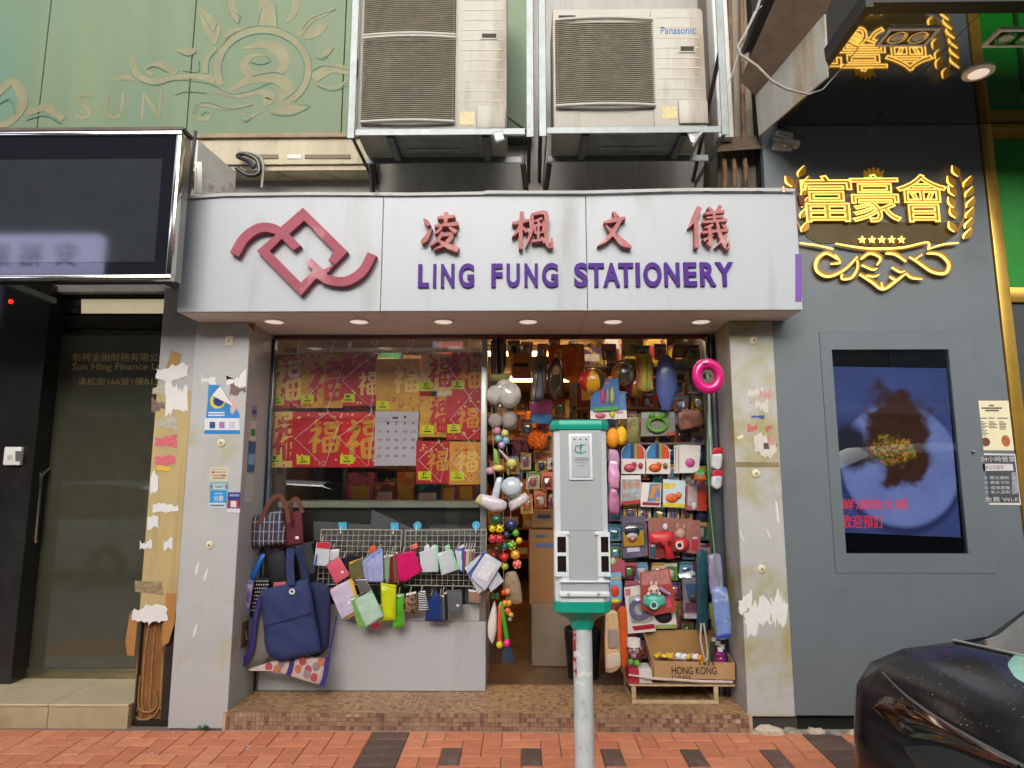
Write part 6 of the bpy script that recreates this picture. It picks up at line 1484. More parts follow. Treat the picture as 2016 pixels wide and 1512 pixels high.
# ================================================================== DOORWAY STRINGS OF TOYS
zd = zoomer(940, 940, 3.976); ze4 = zoomer(940, 640, 4.724)
YD1 = YG - .02
string_m = mat('cotton string', '#b9b09a', .8)
def strand(name, lb, cat, px, balls, Y, sm_=None, grp='toy strings in the doorway', pf=zd, top=None):
    """balls: (x, y, r, colour[, colour2])"""
    t = thing(name, lb, cat, V(*pf((balls[-1][0], balls[-1][1]))[0], Y), grp)
    for i, bl_ in enumerate(balls):
        p = pf((bl_[0], bl_[1]))[0]; r_ = bl_[2] / (3.976 if pf is zd else 4.724)
        o = part(MB().pball(p[0], p[1], r_, Y - .004 * (i % 3)), 'ball', col(bl_[3], .35, coat=.3), t)
        if len(bl_) > 4:
            c0 = V(p[0], p[1], Y - .004 * (i % 3)); R_ = r_ * mpp(Y); pm = MB()
            for dx, dz in ((0, 0), (.72, .3), (-.65, .35), (.2, .78), (-.3, -.75), (.6, -.55)):
                dy = math.sqrt(max(.02, 1 - dx * dx - dz * dz)); pm.ball(c0 + Vector((dx, -dy, dz)) * R_ * .93, R_ * .24, 8)
            part(pm, 'spots', col(bl_[4], .4), o)
    xs_ = [pf((b_[0], b_[1]))[0] for b_ in balls]
    part(MB().tube([V(top or xs_[0][0], 672, Y + .03)] + [V(x, y, Y + .02) for x, y in xs_], .0016, 5), 'string', string_m, t)
strand('football_string', 'string of small yellow and red toy footballs beside the wire grid', 'toy', 0, [(150, 330, 46, '#12502c'), (118, 403, 30, '#d8c010', '#1d1a10'), (175, 403, 36, '#d8c010', '#1d1a10'), (120, 480, 36, '#c8323c', '#4d1016'), (172, 480, 36, '#c8323c', '#4d1016'), (150, 560, 26, '#3f1d1a')], YD1 - .06, top=962)
strand('ball_string', 'string of blue, green and rainbow rubber balls in the doorway', 'toy', 0, [(265, 370, 46, '#1c2f5c'), (225, 450, 30, '#26303a'), (300, 435, 28, '#4f9a20'), (325, 495, 27, '#d0a80c'), (270, 530, 36, '#1f8a3a', '#d8c820'), (297, 605, 36, '#d8b81c', '#d83c5a'), (310, 678, 36, '#d83c6a', '#d8c81c')], YD1 - .03, top=985)
strand('berry_string', 'string of teal, red and lime balls behind the footballs', 'toy', 0, [(208, 540, 30, '#2f7a6a'), (130, 610, 32, '#7a1418'), (210, 625, 34, '#c8281c'), (215, 697, 28, '#a8a818')], YD1 + .0, top=972)
strand('chick_string', 'string of orange chick toys low in the doorway', 'toy', 0, [(205, 900, 24, '#c8401c'), (235, 893, 26, '#d88a5a'), (215, 985, 28, '#d86a14', '#d8b83a'), (245, 985, 24, '#d8a03a'), (235, 1045, 26, '#c8481c', '#d8a81c'), (262, 1075, 22, '#d0a01c'), (255, 1110, 18, '#8a9088')], YD1 - .04, top=990)
strand('pastel_ball_bag', 'cluster of pastel balls in a bag in the doorway', 'toy', 0, [(183, 985, 38, '#c87a8a'), (255, 1008, 37, '#b9bc70'), (195, 1058, 37, '#6fa8ac'), (265, 1075, 37, '#7a9cc0'), (225, 1118, 34, '#a88ab0')], YD1 - .03, pf=ze4, top=968)
def toy_p(name, lb, cat, parts, Y, grp=None, pf=zd):
    flat = cat in ('packet', 'wallet', 'toy pack')
    """parts: (part name, points, material, bulge front, depth offset)"""
    q0 = pf(*parts[0][1]); t = thing(name, lb, cat, V(*max(q0, key=lambda p: p[1]), Y), grp)
    for nm, pts, m, bf, dy in parts:
        part(MB().pillow(pf(*pts), Y - dy, bf, bf * .8, rings=6, smooth=3, wob=.3 if flat else 0, p=8 if flat else 2.2), nm, m if not isinstance(m, str) else col(m, .4), t)
    return t
def oval(cx, cy, rx, ry, n=12, rot=0):
    return [(cx + rx * math.cos(a) * math.cos(rot) - ry * math.sin(a) * math.sin(rot), cy + rx * math.cos(a) * math.sin(rot) + ry * math.sin(a) * math.cos(rot)) for a in [2 * math.pi * i / n for i in range(n)]]
prt = mat('printed inflatable', '#c3bcc0', .25, var=.1, vs=16, coat=.5, stain=('#a8887a', 22, .58, .66))
prt2 = mat('printed inflatable blue', '#b4c0c8', .25, var=.12, vs=12, coat=.5, stain=('#c4b070', 20, .58, .66))
toy_p('inflatable_hammer', 'cream printed inflatable hammer lying sideways in the doorway', 'toy', [('head', [(0, 150), (30, 130), (140, 150), (225, 190), (228, 230), (200, 262), (120, 270), (40, 230), (0, 190)], prt, .035, 0), ('end_cap', [(0, 150), (25, 135), (35, 190), (30, 225), (-20, 195)], '#b5ad78', .03, .005), ('handle', [(150, 5), (195, 5), (165, 160), (110, 155)], prt2, .015, -.03)], YD1 - .10)
toy_p('inflatable_ball', 'striped pastel inflatable ball at the doorway', 'toy', [('ball', oval(270, 75, 84, 80), prt2, .05, 0), ('valve', oval(345, 60, 12, 16), '#d8d0b0', .01, .03)], YD1 - .07)
toy_p('inflatable_mallet', 'pale pink inflatable mallet below the striped ball', 'toy', [('head', [(240, 200), (300, 150), (370, 118), (400, 150), (395, 190), (330, 235), (265, 262)], prt, .035, 0)], YD1 - .03)
whp = mat('white plush', '#cfc7bd', .85, var=.10, vs=30, bump=.4, bs=140)
t = toy_p('plush_bag', 'clear bag of white plush toys hanging at the doorway top', 'plush bag', [('plush', oval(160, 650, 75, 90), whp, .05, 0), ('plush', oval(300, 650, 105, 125), whp, .06, .01), ('plush', oval(255, 560, 80, 60), whp, .05, -.01), ('tie', [(120, 460), (300, 450), (310, 500), (230, 530), (130, 520)], '#8d8a4a', .02, -.01)], YD1 - .06, pf=ze4)
part(MB().pillow(ze4((115, 470), (310, 460), (390, 600), (415, 720), (360, 800), (180, 800), (95, 720), (90, 600)), YD1 - .06, .085, .03, smooth=3, wob=.15), 'clear_bag', clearp, t)
part(MB().tube([V(*ze4((180, 450))[0], YD1 - .06), V(*ze4((170, 60))[0], YD1)], .0016, 5), 'string', string_m, t)
toy_p('grey_plush_bag', 'grey bag of plush below the white plush bag', 'plush bag', [('plush', oval(170, 890, 70, 70), mat('grey plush', '#8d857e', .85, var=.2, vs=20, bump=.3), .04, 0), ('plush', oval(295, 880, 75, 85), MATS['grey plush'], .04, .005)], YD1 - .02, pf=ze4)
toy_p('flower_rattle', 'green and yellow flower rattles below the pastel balls', 'toy', [('stem', [(150, 1150), (190, 1170), (205, 1300), (160, 1290)], '#7a9a3c', .015, 0), ('flower', oval(190, 1330, 55, 32), '#c0ac5a', .02, .01), ('handle', [(195, 1160), (220, 1165), (310, 1260), (290, 1280)], '#b9a89c', .012, .005), ('flower', oval(318, 1285, 48, 45), '#b4b05a', .02, .01), ('petal', oval(120, 1355, 45, 35), '#b08098', .02, -.01)], YD1 - .045, pf=ze4)
toy_p('card_wallets', 'pink and blue card wallets hanging in the doorway', 'wallet', [('pink_wallet', [(500, 700), (688, 698), (690, 832), (498, 830)], '#b04a86', .012, 0), ('blue_wallet', [(495, 828), (690, 832), (680, 922), (498, 912)], '#2f6aa0', .012, .005)], YG + .25, pf=ze4)
on = mat('orange knobbly rubber', '#d86a14', .4, var=.2, vs=20)
t = thing('knobbly_ball', 'orange knobbly rubber ball hanging in the doorway', 'toy', V(1058, 890, 5.1))
part(MB().pball(*ze4((560, 1070))[0], 17, 5.1), 'core', col('#b03c10', .4), t)
kb_ = MB(); c0 = V(*ze4((560, 1070))[0], 5.1); r0 = 17 * mpp(5.1); rg = random.Random(3)
for i in range(70):
    zz = 1 - 2 * (i + .5) / 70; a = i * 2.39996; rr_ = math.sqrt(1 - zz * zz); kb_.ball(c0 + Vector((rr_ * math.cos(a), rr_ * math.sin(a), zz)) * r0, r0 * .24, 8)
part(kb_, 'knobs', on, t)
toy_p('dark_sachet', 'long clear sachet with dark contents in the doorway', 'packet', [('sachet', [(515, 310), (645, 300), (640, 560), (600, 710), (490, 700), (510, 500)], mat('smoky film', '#6b5a48', .2, var=.25, vs=12), .02, 0), ('contents', [(570, 370), (605, 370), (610, 690), (530, 690)], '#2a2838', .012, .018)], YG + .02, pf=ze4)
toy_p('teardrop_bottle', 'dark teardrop shaped bottle toy hanging in the doorway', 'toy', [('bottle', [(745, 260), (800, 420), (800, 600), (720, 705), (655, 600), (655, 430)], mat('dark gold gloss', '#3a2f1c', .12, var=.3, coat=.6), .04, 0), ('face', oval(735, 420, 40, 50), '#8a6a28', .012, .035), ('stopper', oval(750, 285, 32, 40), '#b06a28', .02, .01)], YG - .02, pf=ze4)
toy_p('orange_packet', 'orange printed packet hanging at the doorway top', 'packet', [('packet', [(650, 200), (800, 185), (990, 180), (990, 520), (860, 530), (690, 420)], mat('orange print', '#c8560c', .35, var=.3, vs=14, stain=('#d8a020', 9, .52, .64)), .012, 0)], YG + .12, pf=ze4)
for i, (x0, y0, x1, y1, Y, c_, lb) in enumerate(((365, 815, 455, 985, 6.4, '#d87a4a', 'striped coral packs on the inner doorway rack'), (455, 800, 590, 960, 6.6, '#e08a28', 'orange packs on the inner doorway rack'), (370, 1010, 455, 1170, 6.0, '#b8281c', 'red packs on the inner doorway rack'), (600, 1000, 700, 1290, 6.5, '#f0a050', 'glowing orange packs beside the knobbly ball'),
                                                  (465, 1270, 560, 1355, 5.9, '#14503a', 'dark green box inside the doorway'), (580, 1275, 660, 1355, 5.95, '#2a4a7a', 'navy and yellow box inside the doorway'), (550, 1355, 660, 1440, 5.9, '#9a6a20', 'ochre carton under the navy box'), (400, 1170, 470, 1300, 6.1, '#d8c8a8', 'cream packets inside the doorway'), (520, 1170, 665, 1280, 6.2, '#c0b4a8', 'pale plastic bag inside the doorway'))):
    p, q = V(*ze4((x0, y1))[0], Y), V(*ze4((x1, y0))[0], Y)
    t = thing('goods_pack', lb, 'packet', ((p.x + q.x) / 2, Y, p.z), 'goods seen through the doorway')
    part(MB().cbox(p.x, q.x, Y, Y + .12, p.z, q.z, .006, 1), 'pack', col(c_, .5), t)
    st = MB(); nn = 6
    for k in range(nn): z = p.z + (q.z - p.z) * (k + .5) / nn; st.box(p.x + .004, q.x - .004, Y - .004, Y + .003, z - .006, z + .004)
    part(st, 'stripes', col(('#e8c8b0', '#f0c070', '#d8582a', '#f8d8a0', '#2a7a5a', '#c0b040', '#b8883a', '#e8e0d0', '#d8d0c8')[i], .5), t)
t = toy_p('floral_pouch', 'cream heart print pouch hanging low in the doorway', 'pouch', [('pouch', [(225, 745), (300, 735), (335, 830), (350, 975), (290, 992), (225, 970), (205, 850)], mat('heart print', '#8d7a62', .6, var=.2, vs=20, stain=('#8a3f34', 16, .57, .63)), .02, 0)], YD1)
feath = mat('white feather', '#cfc8c0', .8, var=.1, vs=20)
t = toy_p('white_feather_toy', 'white feather shuttle hanging at the bottom of the doorway string', 'toy', [('feather', [(135, 965), (152, 1060), (150, 1200), (118, 1302), (85, 1250), (80, 1150), (110, 1030)], feath, .02, 0)], YD1 - .06)
br = MB()
for i in range(9):
    p = zd((85 + i * 11, 1290))[0]; q = zd((80 + i * 12, 1450 + (i % 3) * 8))[0]; br.tube([V(*p, YD1 - .05), V(*q, YD1 - .05)], .002, 5)
solo(br, 'black_brush', blackm, 'black bristle brush hanging at the doorway foot', 'brush')
t = toy_p('orange_baton', 'orange baton toy with yellow ball end', 'toy', [('stick', [(160, 1010), (188, 1010), (190, 1290), (158, 1290)], '#c8502c', .012, 0), ('ball', oval(173, 1310, 27, 30), '#c8c01c', .02, .005)], YD1 - .075)
t = toy_p('green_baton', 'green baton toy with pink ball end and blue tassel', 'toy', [('stick', [(170, 985), (200, 990), (248, 1262), (215, 1270)], '#3f9a20', .012, 0), ('ball', oval(230, 1297, 28, 32), '#d8307a', .02, .005)], YD1 - .07)
tas = MB()
for i in range(12):
    p = zd((212 + i * 4, 1325))[0]; q = zd((190 + i * 9, 1440 + (i % 4) * 7))[0]; tas.tube([V(*p, YD1 - .065), V(*q, YD1 - .06 + (i % 3) * .01)], .0022, 5)
part(tas, 'tassel', col('#2a4a66', .7), t)
toy_p('green_ribbon', 'green ribbon knot above the white feather shuttle', 'ribbon', [('loop', oval(120, 925, 18, 30), '#3a5a2a', .01, 0), ('loop', oval(155, 930, 20, 32), '#2f4a26', .01, .003)], YD1 - .05)

# ================================================================== RIGHT HAND TOY DISPLAY
zr = zoomer(930, 630, 3.665); zq = zoomer(1190, 860, 5.815); zt = zoomer(1190, 1100, 5.041)
YT_ = YG + .0
bk = thing('display_rack', 'black wire display rack behind the blister packed toys', 'rack', V(1310, 1300, YG + .12))
bp0, bp1 = V(1188, 1310, YG + .2), V(1425, 872, YG + .2)
part(MB().box(bp0.x, bp1.x, YG + .2, YG + .215, bp0.z, bp1.z), 'back_board', mat('dark back board', '#3a2a20', .8, var=.3), bk)
wr = mat('black wire', '#1d1c1b', .5)
for i in range(13):
    x = bp0.x + (bp1.x - bp0.x) * i / 12; part(MB().tube([(x, YG + .16, bp0.z), (x, YG + .16, bp1.z)], .0025, 5), 'wire', wr, bk)
for i in range(22):
    z = bp0.z + (bp1.z - bp0.z) * i / 21; part(MB().tube([(bp0.x, YG + .157, z), (bp1.x, YG + .157, z)], .0025, 5), 'wire', wr, bk)
for y in (725, 872):
    p = V(1190, y, YG + .1); part(MB().box(p.x, bp1.x, YG + .08, YG + .14, p.z - .012, p.z), 'shelf_strip', mat('grey shelf edge', '#57534c', .5), bk)
YT2 = YG + .10
whitec = mat('white card', '#cfc9c4', .6, var=.05, vs=20)
def card(lb, pts, layers, Y, pf=zr, name='toy_card', cat='toy card', grp='toy cards on the display rack', base=None, film=None):
    q = pf(*pts); t = thing(name, lb, cat, V(*max(q, key=lambda p: p[1]), Y), grp)
    part(MB().poly(q, Y, .004), 'card', base or whitec, t)
    for i, (nm, sh, m) in enumerate(layers):
        mm = m if not isinstance(m, str) else col(m, .45, var=.2, vs=40)
        if isinstance(sh[0], tuple): part(MB().poly(pf(*sh), Y - .0012 - .0008 * i, .0008), nm, mm, t)
        else:
            p = pf((sh[0], sh[1]))[0]; part(MB().pillow(pf(*oval(*sh)), Y - .003 - .001 * i, .012 + .002 * i, .001, smooth=0), nm, mm, t)
    if film: part(MB().pillow(pf(*film), Y - .004, .03, .001, smooth=2, wob=.1), 'blister', clearp, t)
    part(MB().tube([V((q[0][0] + q[1][0]) / 2, (q[0][1] + q[1][1]) / 2 + 3, Y - .006), V((q[0][0] + q[1][0]) / 2, (q[0][1] + q[1][1]) / 2 - 1, YG + .16)], .002, 5), 'peg', steel, t)
    return t
def arch(x0, y0, x1, y1):
    c = (x0 + x1) / 2; rx = (x1 - x0) / 2
    return [(x0, y1), (x0, y0 + rx * .7)] + [(c - rx * math.cos(math.pi * i / 8), y0 + rx * .7 - rx * .7 * math.sin(math.pi * i / 8)) for i in range(1, 8)] + [(x1, y0 + rx * .7), (x1, y1)]
for (x0, lb, b1, b2) in ((1075, 'bath toy card with pink duck and striped arch top', '#b04458', '#a8404e'), (1255, 'bath toy card with orange bear and striped arch top', '#c85a1c', '#8a6a4a')):
    w_ = 172
    ly = [('blue_band', [(x0 + 4, 1000), (x0 + 4, 960), (x0 + 30, 905), (x0 + 66, 892), (x0 + 66, 1000)], '#1f6fa0'), ('navy_band', [(x0 + 66, 1000), (x0 + 66, 892), (x0 + 92, 890), (x0 + 92, 1000)], '#232a5c'), ('olive_band', [(x0 + 92, 1000), (x0 + 92, 890), (x0 + 112, 892), (x0 + 112, 1000)], '#7a8a38'),
          ('red_band', [(x0 + 112, 1000), (x0 + 112, 893), (x0 + 150, 912), (x0 + 168, 960), (x0 + 168, 1000)], '#b8401c'), ('animal', (x0 + 62, 1066, 46, 30), b1), ('animal_head', (x0 + 92, 1042, 20, 20), b1), ('small_picture', (x0 + 138, 1050, 18, 22), b2)]
    card(lb, arch(x0, 890, x0 + w_, 1110), ly, YT2 - .02)
for k in range(3):
    card(('back', 'middle', 'front')[k] + ' white teether card of the stacked set by the duck cards', [(1455 + k * 22, 905 - k * 3), (1600 + k * 24, 920 - k * 8), (1590 + k * 22, 1100), (1455 + k * 18, 1106)], [('pink_picture', (1565 + k * 3, 1030, 36, 34), '#b04a8a')] if k == 2 else [('edge_print', [(1460 + k * 22, 915), (1470 + k * 22, 915), (1468 + k * 22, 1095), (1460 + k * 22, 1095)], '#a89a90')], YT2 - .01 - .01 * k)
card('baby photo toy card at the left of the second row', [(1072, 1120), (1215, 1120), (1215, 1325), (1070, 1335)], [('photo', [(1078, 1150), (1212, 1150), (1212, 1300), (1076, 1310)], mat('baby photo', '#8f9a9a', .5, var=.45, vs=26, stain=('#b07a5c', 18, .5, .6))), ('red_foot', [(1074, 1310), (1213, 1296), (1213, 1324), (1072, 1333)], '#a02430')], YT2 - .03)
card('toy card with white triangle in the second row', [(1222, 1172), (1360, 1178), (1358, 1350), (1214, 1345)], [('picture', [(1282, 1180), (1357, 1182), (1352, 1310), (1262, 1310)], mat('toy photo', '#3a7a9a', .5, var=.3, vs=26, stain=('#c87a1c', 16, .48, .56))), ('red_foot', [(1228, 1312), (1352, 1318), (1350, 1340), (1226, 1335)], '#8a1c2c')], YT2 - .02)
card('pale blue toy card with orange figures in the second row', [(1377, 1148), (1536, 1160), (1533, 1358), (1374, 1350)], [('yellow_top', [(1380, 1175), (1470, 1180), (1450, 1215), (1382, 1220)], '#c8b84a'), ('figure', (1440, 1285, 46, 34), '#c8581c'), ('figure', (1490, 1265, 22, 26), '#c86a38'), ('yellow_foot', [(1376, 1318), (1534, 1330), (1532, 1354), (1376, 1346)], '#c8b41c')], YT2 - .03, base=mat('pale blue card', '#b4c4cc', .6))
card('pink edged soap bubble card at the right of the second row', [(1540, 1195), (1690, 1190), (1690, 1380), (1538, 1370)], [('picture', [(1555, 1200), (1620, 1200), (1620, 1340), (1552, 1340)], mat('bubble photo', '#a89a98', .5, var=.3, vs=30)), ('orange_bag', [(1622, 1240), (1688, 1238), (1688, 1375), (1640, 1375)], '#b83c1c'), ('bottle', (1600, 1345, 20, 30), '#c3b9c4')], YT2 - .01, base=col('#9a4a52', .5))
dkp = mat('dark lilac blister card', '#5c5668', .35, var=.25, vs=14)
cm_y = mat('yellow toy plastic', '#d0a020', .35, var=.06); rdp = mat('red toy plastic', '#b82a30', .35, var=.08)
card('boxed yellow toy camera with penguin on the third row', [(190, 912), (470, 905), (500, 1365), (212, 1392)], [('camera_body', [(212, 1095), (450, 1070), (458, 1240), (222, 1258)], cm_y), ('penguin_back', (320, 1090, 88, 70), '#1d222e'), ('penguin_face', (318, 1130, 70, 50), '#c9c0bc'), ('lens_ring', (318, 1165, 50, 46), '#b04a34'), ('lens', (318, 1165, 30, 28), '#d8b8a8'), ('white_label', [(258, 1270), (400, 1262), (405, 1310), (262, 1322)], '#b9b4c0')], YT2 - .03, pf=zq, base=dkp, film=[(196, 1000), (462, 990), (470, 1260), (210, 1275)], name='toy_pack', cat='toy pack')
t = card('red bubble gun toy pack at the centre of the third row', [(500, 930), (800, 920), (800, 1300), (620, 1400), (515, 1390)], [('gun_shadow', [(520, 1240), (700, 1235), (720, 1390), (525, 1385)], '#7a2420'), ('bottle', [(528, 1250), (588, 1248), (590, 1385), (525, 1385)], '#1c4a5c'), ('bottle_cap', [(535, 1235), (582, 1233), (582, 1255), (534, 1256)], '#c3bcc0'), ('bunny', (695, 1035, 34, 44), '#c9b4c4')], YT2 - .01, pf=zq, base=mat('brown printed card', '#8a5a4c', .5, var=.3, vs=20), name='toy_pack', cat='toy pack')
part(MB().pillow(zq((505, 1100), (600, 1085), (790, 1085), (800, 1200), (770, 1260), (805, 1390), (712, 1402), (690, 1270), (620, 1230), (520, 1205)), YT2 - .025, .03, .005, smooth=2), 'gun', rdp, t)
for x, y in ((628, 1225), (745, 1215)): part(MB().ring(*zq((x, y))[0], 4.2, 2.2, YT2 - .06, .006), 'wheel', col('#3a1c1c', .4), t)
t = card('pink bunny toy camera pack at the right of the third row', [(800, 930), (1100, 960), (1100, 1345), (800, 1310)], [('bottle', [(1000, 1165), (1070, 1160), (1075, 1310), (1000, 1305)], '#a02438'), ('bottle_cap', [(1008, 1150), (1062, 1147), (1064, 1168), (1006, 1170)], '#b9b0b8')], YT2 - .02, pf=zq, base=mat('rose printed card', '#8d5c54', .5, var=.3, vs=20), name='toy_pack', cat='toy pack')
part(MB().pillow(zq(*oval(885, 1235, 92, 88)), YT2 - .035, .03, .005, smooth=0), 'camera_body', rdp, t)
part(MB().pillow(zq(*oval(870, 1110, 62, 62)), YT2 - .03, .025, .005, smooth=0), 'bunny_head', col('#b08a7c', .5), t)
for dx in (-35, 40): part(MB().pillow(zq(*oval(870 + dx, 1030, 18, 42)), YT2 - .028, .012, .004, smooth=0), 'ear', col('#a88478', .5), t)
part(MB().ring(*zq((862, 1243))[0], 8, 4.5, YT2 - .075, .008), 'lens_ring', col('#d8c0b4', .4), t); part(MB().disc(*zq((862, 1243))[0], 4.5, YT2 - .07, .004), 'lens', col('#3a2c2c', .2), t)
# lowest rows
t = card('white card with purple ring toy and red pen', [(195, 285), (440, 250), (510, 720), (235, 745)], [('red_logo', [(208, 305), (255, 298), (260, 365), (212, 370)], '#b86a6c'), ('red_pen', [(270, 672), (490, 645), (505, 690), (300, 715)], '#a01c2c')], YT2 - .05, pf=zt, film=[(240, 380), (455, 360), (480, 620), (270, 640)])
part(MB().ring(*zt((350, 500))[0], 20, 11, YT2 - .062, .01), 'ring', mat('purple ring', '#6f6a96', .4, var=.35, vs=40), t)
t = card('red card with mint green bunny toy camera', [(355, 135), (640, 90), (720, 520), (500, 562), (362, 495)], [('pattern', [(370, 140), (630, 105), (655, 250), (520, 260), (372, 260)], mat('pale floral print', '#a8706c', .5, var=.3, vs=30)), ('pink_bottle', [(610, 370), (655, 365), (665, 480), (620, 488)], '#c04a6a')], YT2 - .09, pf=zt, base=mat('rust red card', '#9a3c30', .5, var=.12))
mint = mat('mint toy plastic', '#4fb09c', .35, var=.05)
part(MB().pillow(zt((390, 370), (430, 350), (550, 350), (600, 375), (605, 450), (560, 480), (490, 500), (420, 480), (385, 440)), YT2 - .10, .035, .005, smooth=3), 'camera_body', mint, t)
part(MB().pillow(zt(*oval(490, 310, 58, 52)), YT2 - .105, .03, .005, smooth=0), 'bunny_head', col('#cfb8a4', .5), t)
for dx in (-26, 22): part(MB().pillow(zt(*oval(490 + dx, 248, 13, 28)), YT2 - .10, .012, .004, smooth=0), 'ear', col('#cfb8a4', .5), t)
for dx in (-24, 26): part(MB().disc(*zt((490 + dx, 318))[0], 1.8, YT2 - .138, .003, 10), 'eye', col('#3a2420', .4), t)
for dx in (-55, 55): part(MB().pillow(zt(*oval(490 + dx, 350, 16, 20)), YT2 - .13, .012, .004, smooth=0), 'paw', col('#d8ccc0', .5), t)
part(MB().ring(*zt((492, 462))[0], 8, 5, YT2 - .148, .01), 'lens_ring', col('#9fd8cc', .3), t); part(MB().disc(*zt((492, 462))[0], 5, YT2 - .144, .004), 'lens', col('#3f5a5c', .2), t)
part(MB().tube([V(*zt((545, 290))[0], YT2 - .12), V(*zt((650, 355))[0], YT2 - .12)], [.014, .009], 10), 'wand', col('#a08ab0', .35), t)
card('clear boxed pink and blue cup toy', [(770, 190), (978, 185), (998, 600), (790, 595)], [('blue_top', [(800, 250), (930, 250), (970, 400), (830, 400)], '#4a6a96'), ('dark_print', (885, 390, 50, 50), '#3a3438'), ('pink_base', [(800, 440), (975, 400), (985, 520), (810, 530)], '#8a4a66'), ('white_foot', [(792, 545), (996, 545), (996, 594), (792, 592)], '#bdb6be')], YT2 - .04, pf=zt, base=mat('silver lilac card', '#8f8c96', .4), film=[(725, 150), (1000, 140), (1012, 630), (740, 640)], name='toy_pack', cat='toy pack')
card('black disc toy on a lime edged card', [(490, 520), (700, 500), (722, 690), (500, 694)], [('disc', (590, 580, 85, 62), '#211e1e'), ('lime_edge', [(500, 655), (718, 650), (720, 688), (500, 690)], '#8a9a5a')], YT2 - .03, pf=zt)
card('blue card with red fish toys left of the ring card', [(55, 140), (165, 130), (170, 430), (60, 440)], [('fish', (105, 320, 42, 60), '#c8401c'), ('yellow_fish', (110, 420, 45, 26), '#c8c01c'), ('rainbow', [(70, 190), (160, 180), (160, 200), (72, 212)], '#b4a43a')], YT2 - .12, pf=zt, base=col('#6fa0c0', .5))
card('pink card with pale green toy beside the meter', [(60, -30), (200, 20), (205, 180), (62, 120)], [('green_toy', (85, 30, 28, 40), '#a8b88a')], YT2 - .08, pf=zt, base=col('#a04858', .5))
toy_p('long_orange_pack', 'long cream and orange packet hanging right of the meter post', 'packet', [('cream_half', [(10, 545), (130, 530), (160, 1070), (12, 1122)], mat('cream pack print', '#c8a87a', .4, var=.2, vs=20), .012, 0), ('orange_half', [(135, 505), (220, 500), (238, 1040), (165, 1072)], mat('orange pack', '#c0521c', .35, var=.12), .015, -.01), ('grey_print', [(35, 700), (130, 690), (145, 880), (40, 890)], '#9a8a80', .006, .012), ('white_foot', [(20, 960), (150, 930), (158, 1060), (20, 1100)], '#c8b8a4', .006, .012)], YG - .16, pf=zt)
toy_p('pink_pouch_pack', 'pink pack hanging behind the meter post', 'packet', [('pack', [(0, 760), (30, 760), (30, 1060), (5, 1070)], '#b04a58', .012, 0)], YG - .08, pf=zt)
for i, (y0, y1, c_) in enumerate(((930, 1060, '#b088a4'), (1010, 1215, '#c890b0'), (1215, 1400, '#a86a8a'))):
    toy_p('pink_sachet', ('upper small', 'middle glossy', 'lower long')[i] + ' pink foil sachet beside the meter', 'packet', [('sachet', [(985 + i * 4, y0), (1045 - i * 2, y0 + 10), (1062, (y0 + y1) / 2), (1055, y1), (990, y1 - 5), (978, (y0 + y1) / 2)], mat('pink foil %d' % i, c_, .18, var=.25, vs=20), .022, 0)], YG - .06 - .01 * i, grp='pink sachets beside the meter', pf=zr)
toy_p('orange_flower_toy', 'pair of orange yellow flower puff toys beside the meter top', 'toy', [('puff', oval(1015, 850, 48, 72), mat('orange puff', '#d88a10', .6, var=.15, vs=30, bump=.3), .035, 0), ('puff', oval(1075, 835, 42, 70), mat('yellow puff', '#d8a81c', .6, var=.15, vs=30, bump=.3), .035, -.005)], YG - .05, pf=zr)
# hanging row at the top
nets = mat('net cord', '#c0a868', .7)
def beach(lb, cx, cy, r_, cols_, Y, topx):
    t = thing('net_ball', lb, 'ball', V(*zr((cx, cy + r_))[0], Y), 'balls hung in nets')
    c0 = V(*zr((cx, cy))[0], Y); rr_ = r_ / 3.665 * mpp(Y); m = MB()
    n = 24; h = 12
    for k in range(n):
        for j in range(h):
            a0, a1 = 2 * math.pi * k / n, 2 * math.pi * (k + 1) / n; t0, t1 = math.pi * j / h, math.pi * (j + 1) / h
            f = lambda a, b_: c0 + Vector((math.sin(b_) * math.cos(a), math.sin(b_) * math.sin(a) * .8 - math.cos(b_) * .5, math.cos(b_) * .85 + math.sin(b_) * math.sin(a) * .5)) * rr_
            m.add([f(a0, t0), f(a1, t0), f(a1, t1), f(a0, t1)], [(0, 1, 2, 3)], (k // 4) % len(cols_))
    part(m, 'ball', [col(c_, .3, coat=.4) for c_ in cols_], t, sharp=180)
    nm = MB(); top = V(*zr((topx, 140))[0], Y)
    for k in range(7):
        a = math.pi * (k + .5) / 7; e = c0 + Vector((-math.cos(a) * rr_ * 1.02, -math.sin(a) * rr_ * .7, 0)); mid = c0 + Vector((-math.cos(a) * rr_ * .7, -math.sin(a) * rr_ * .5, rr_ * .9))
        nm.tube([top, mid, e, c0 + Vector((-math.cos(a) * rr_ * .5, -math.sin(a) * rr_ * .6, -rr_ * .85)), c0 + Vector((0, 0, -rr_ * 1.05))], .0017, 5)
    part(nm, 'net', nets, t)
beach('red, yellow and green striped ball in a net at the doorway top', 865, 440, 98, ('#b8281c', '#d09a1c', '#3a3a20'), YG - .03, 915)
beach('gold and grey striped ball in a net right of the first', 1085, 390, 88, ('#c88a1c', '#5a5648', '#8d8a7a'), YG + .05, 1090)
beach('crimson and yellow ball low behind the blue whistle card', 1185, 475, 88, ('#8a1c3a', '#9a7a2c', '#b0484a'), YG + .11, 1110)
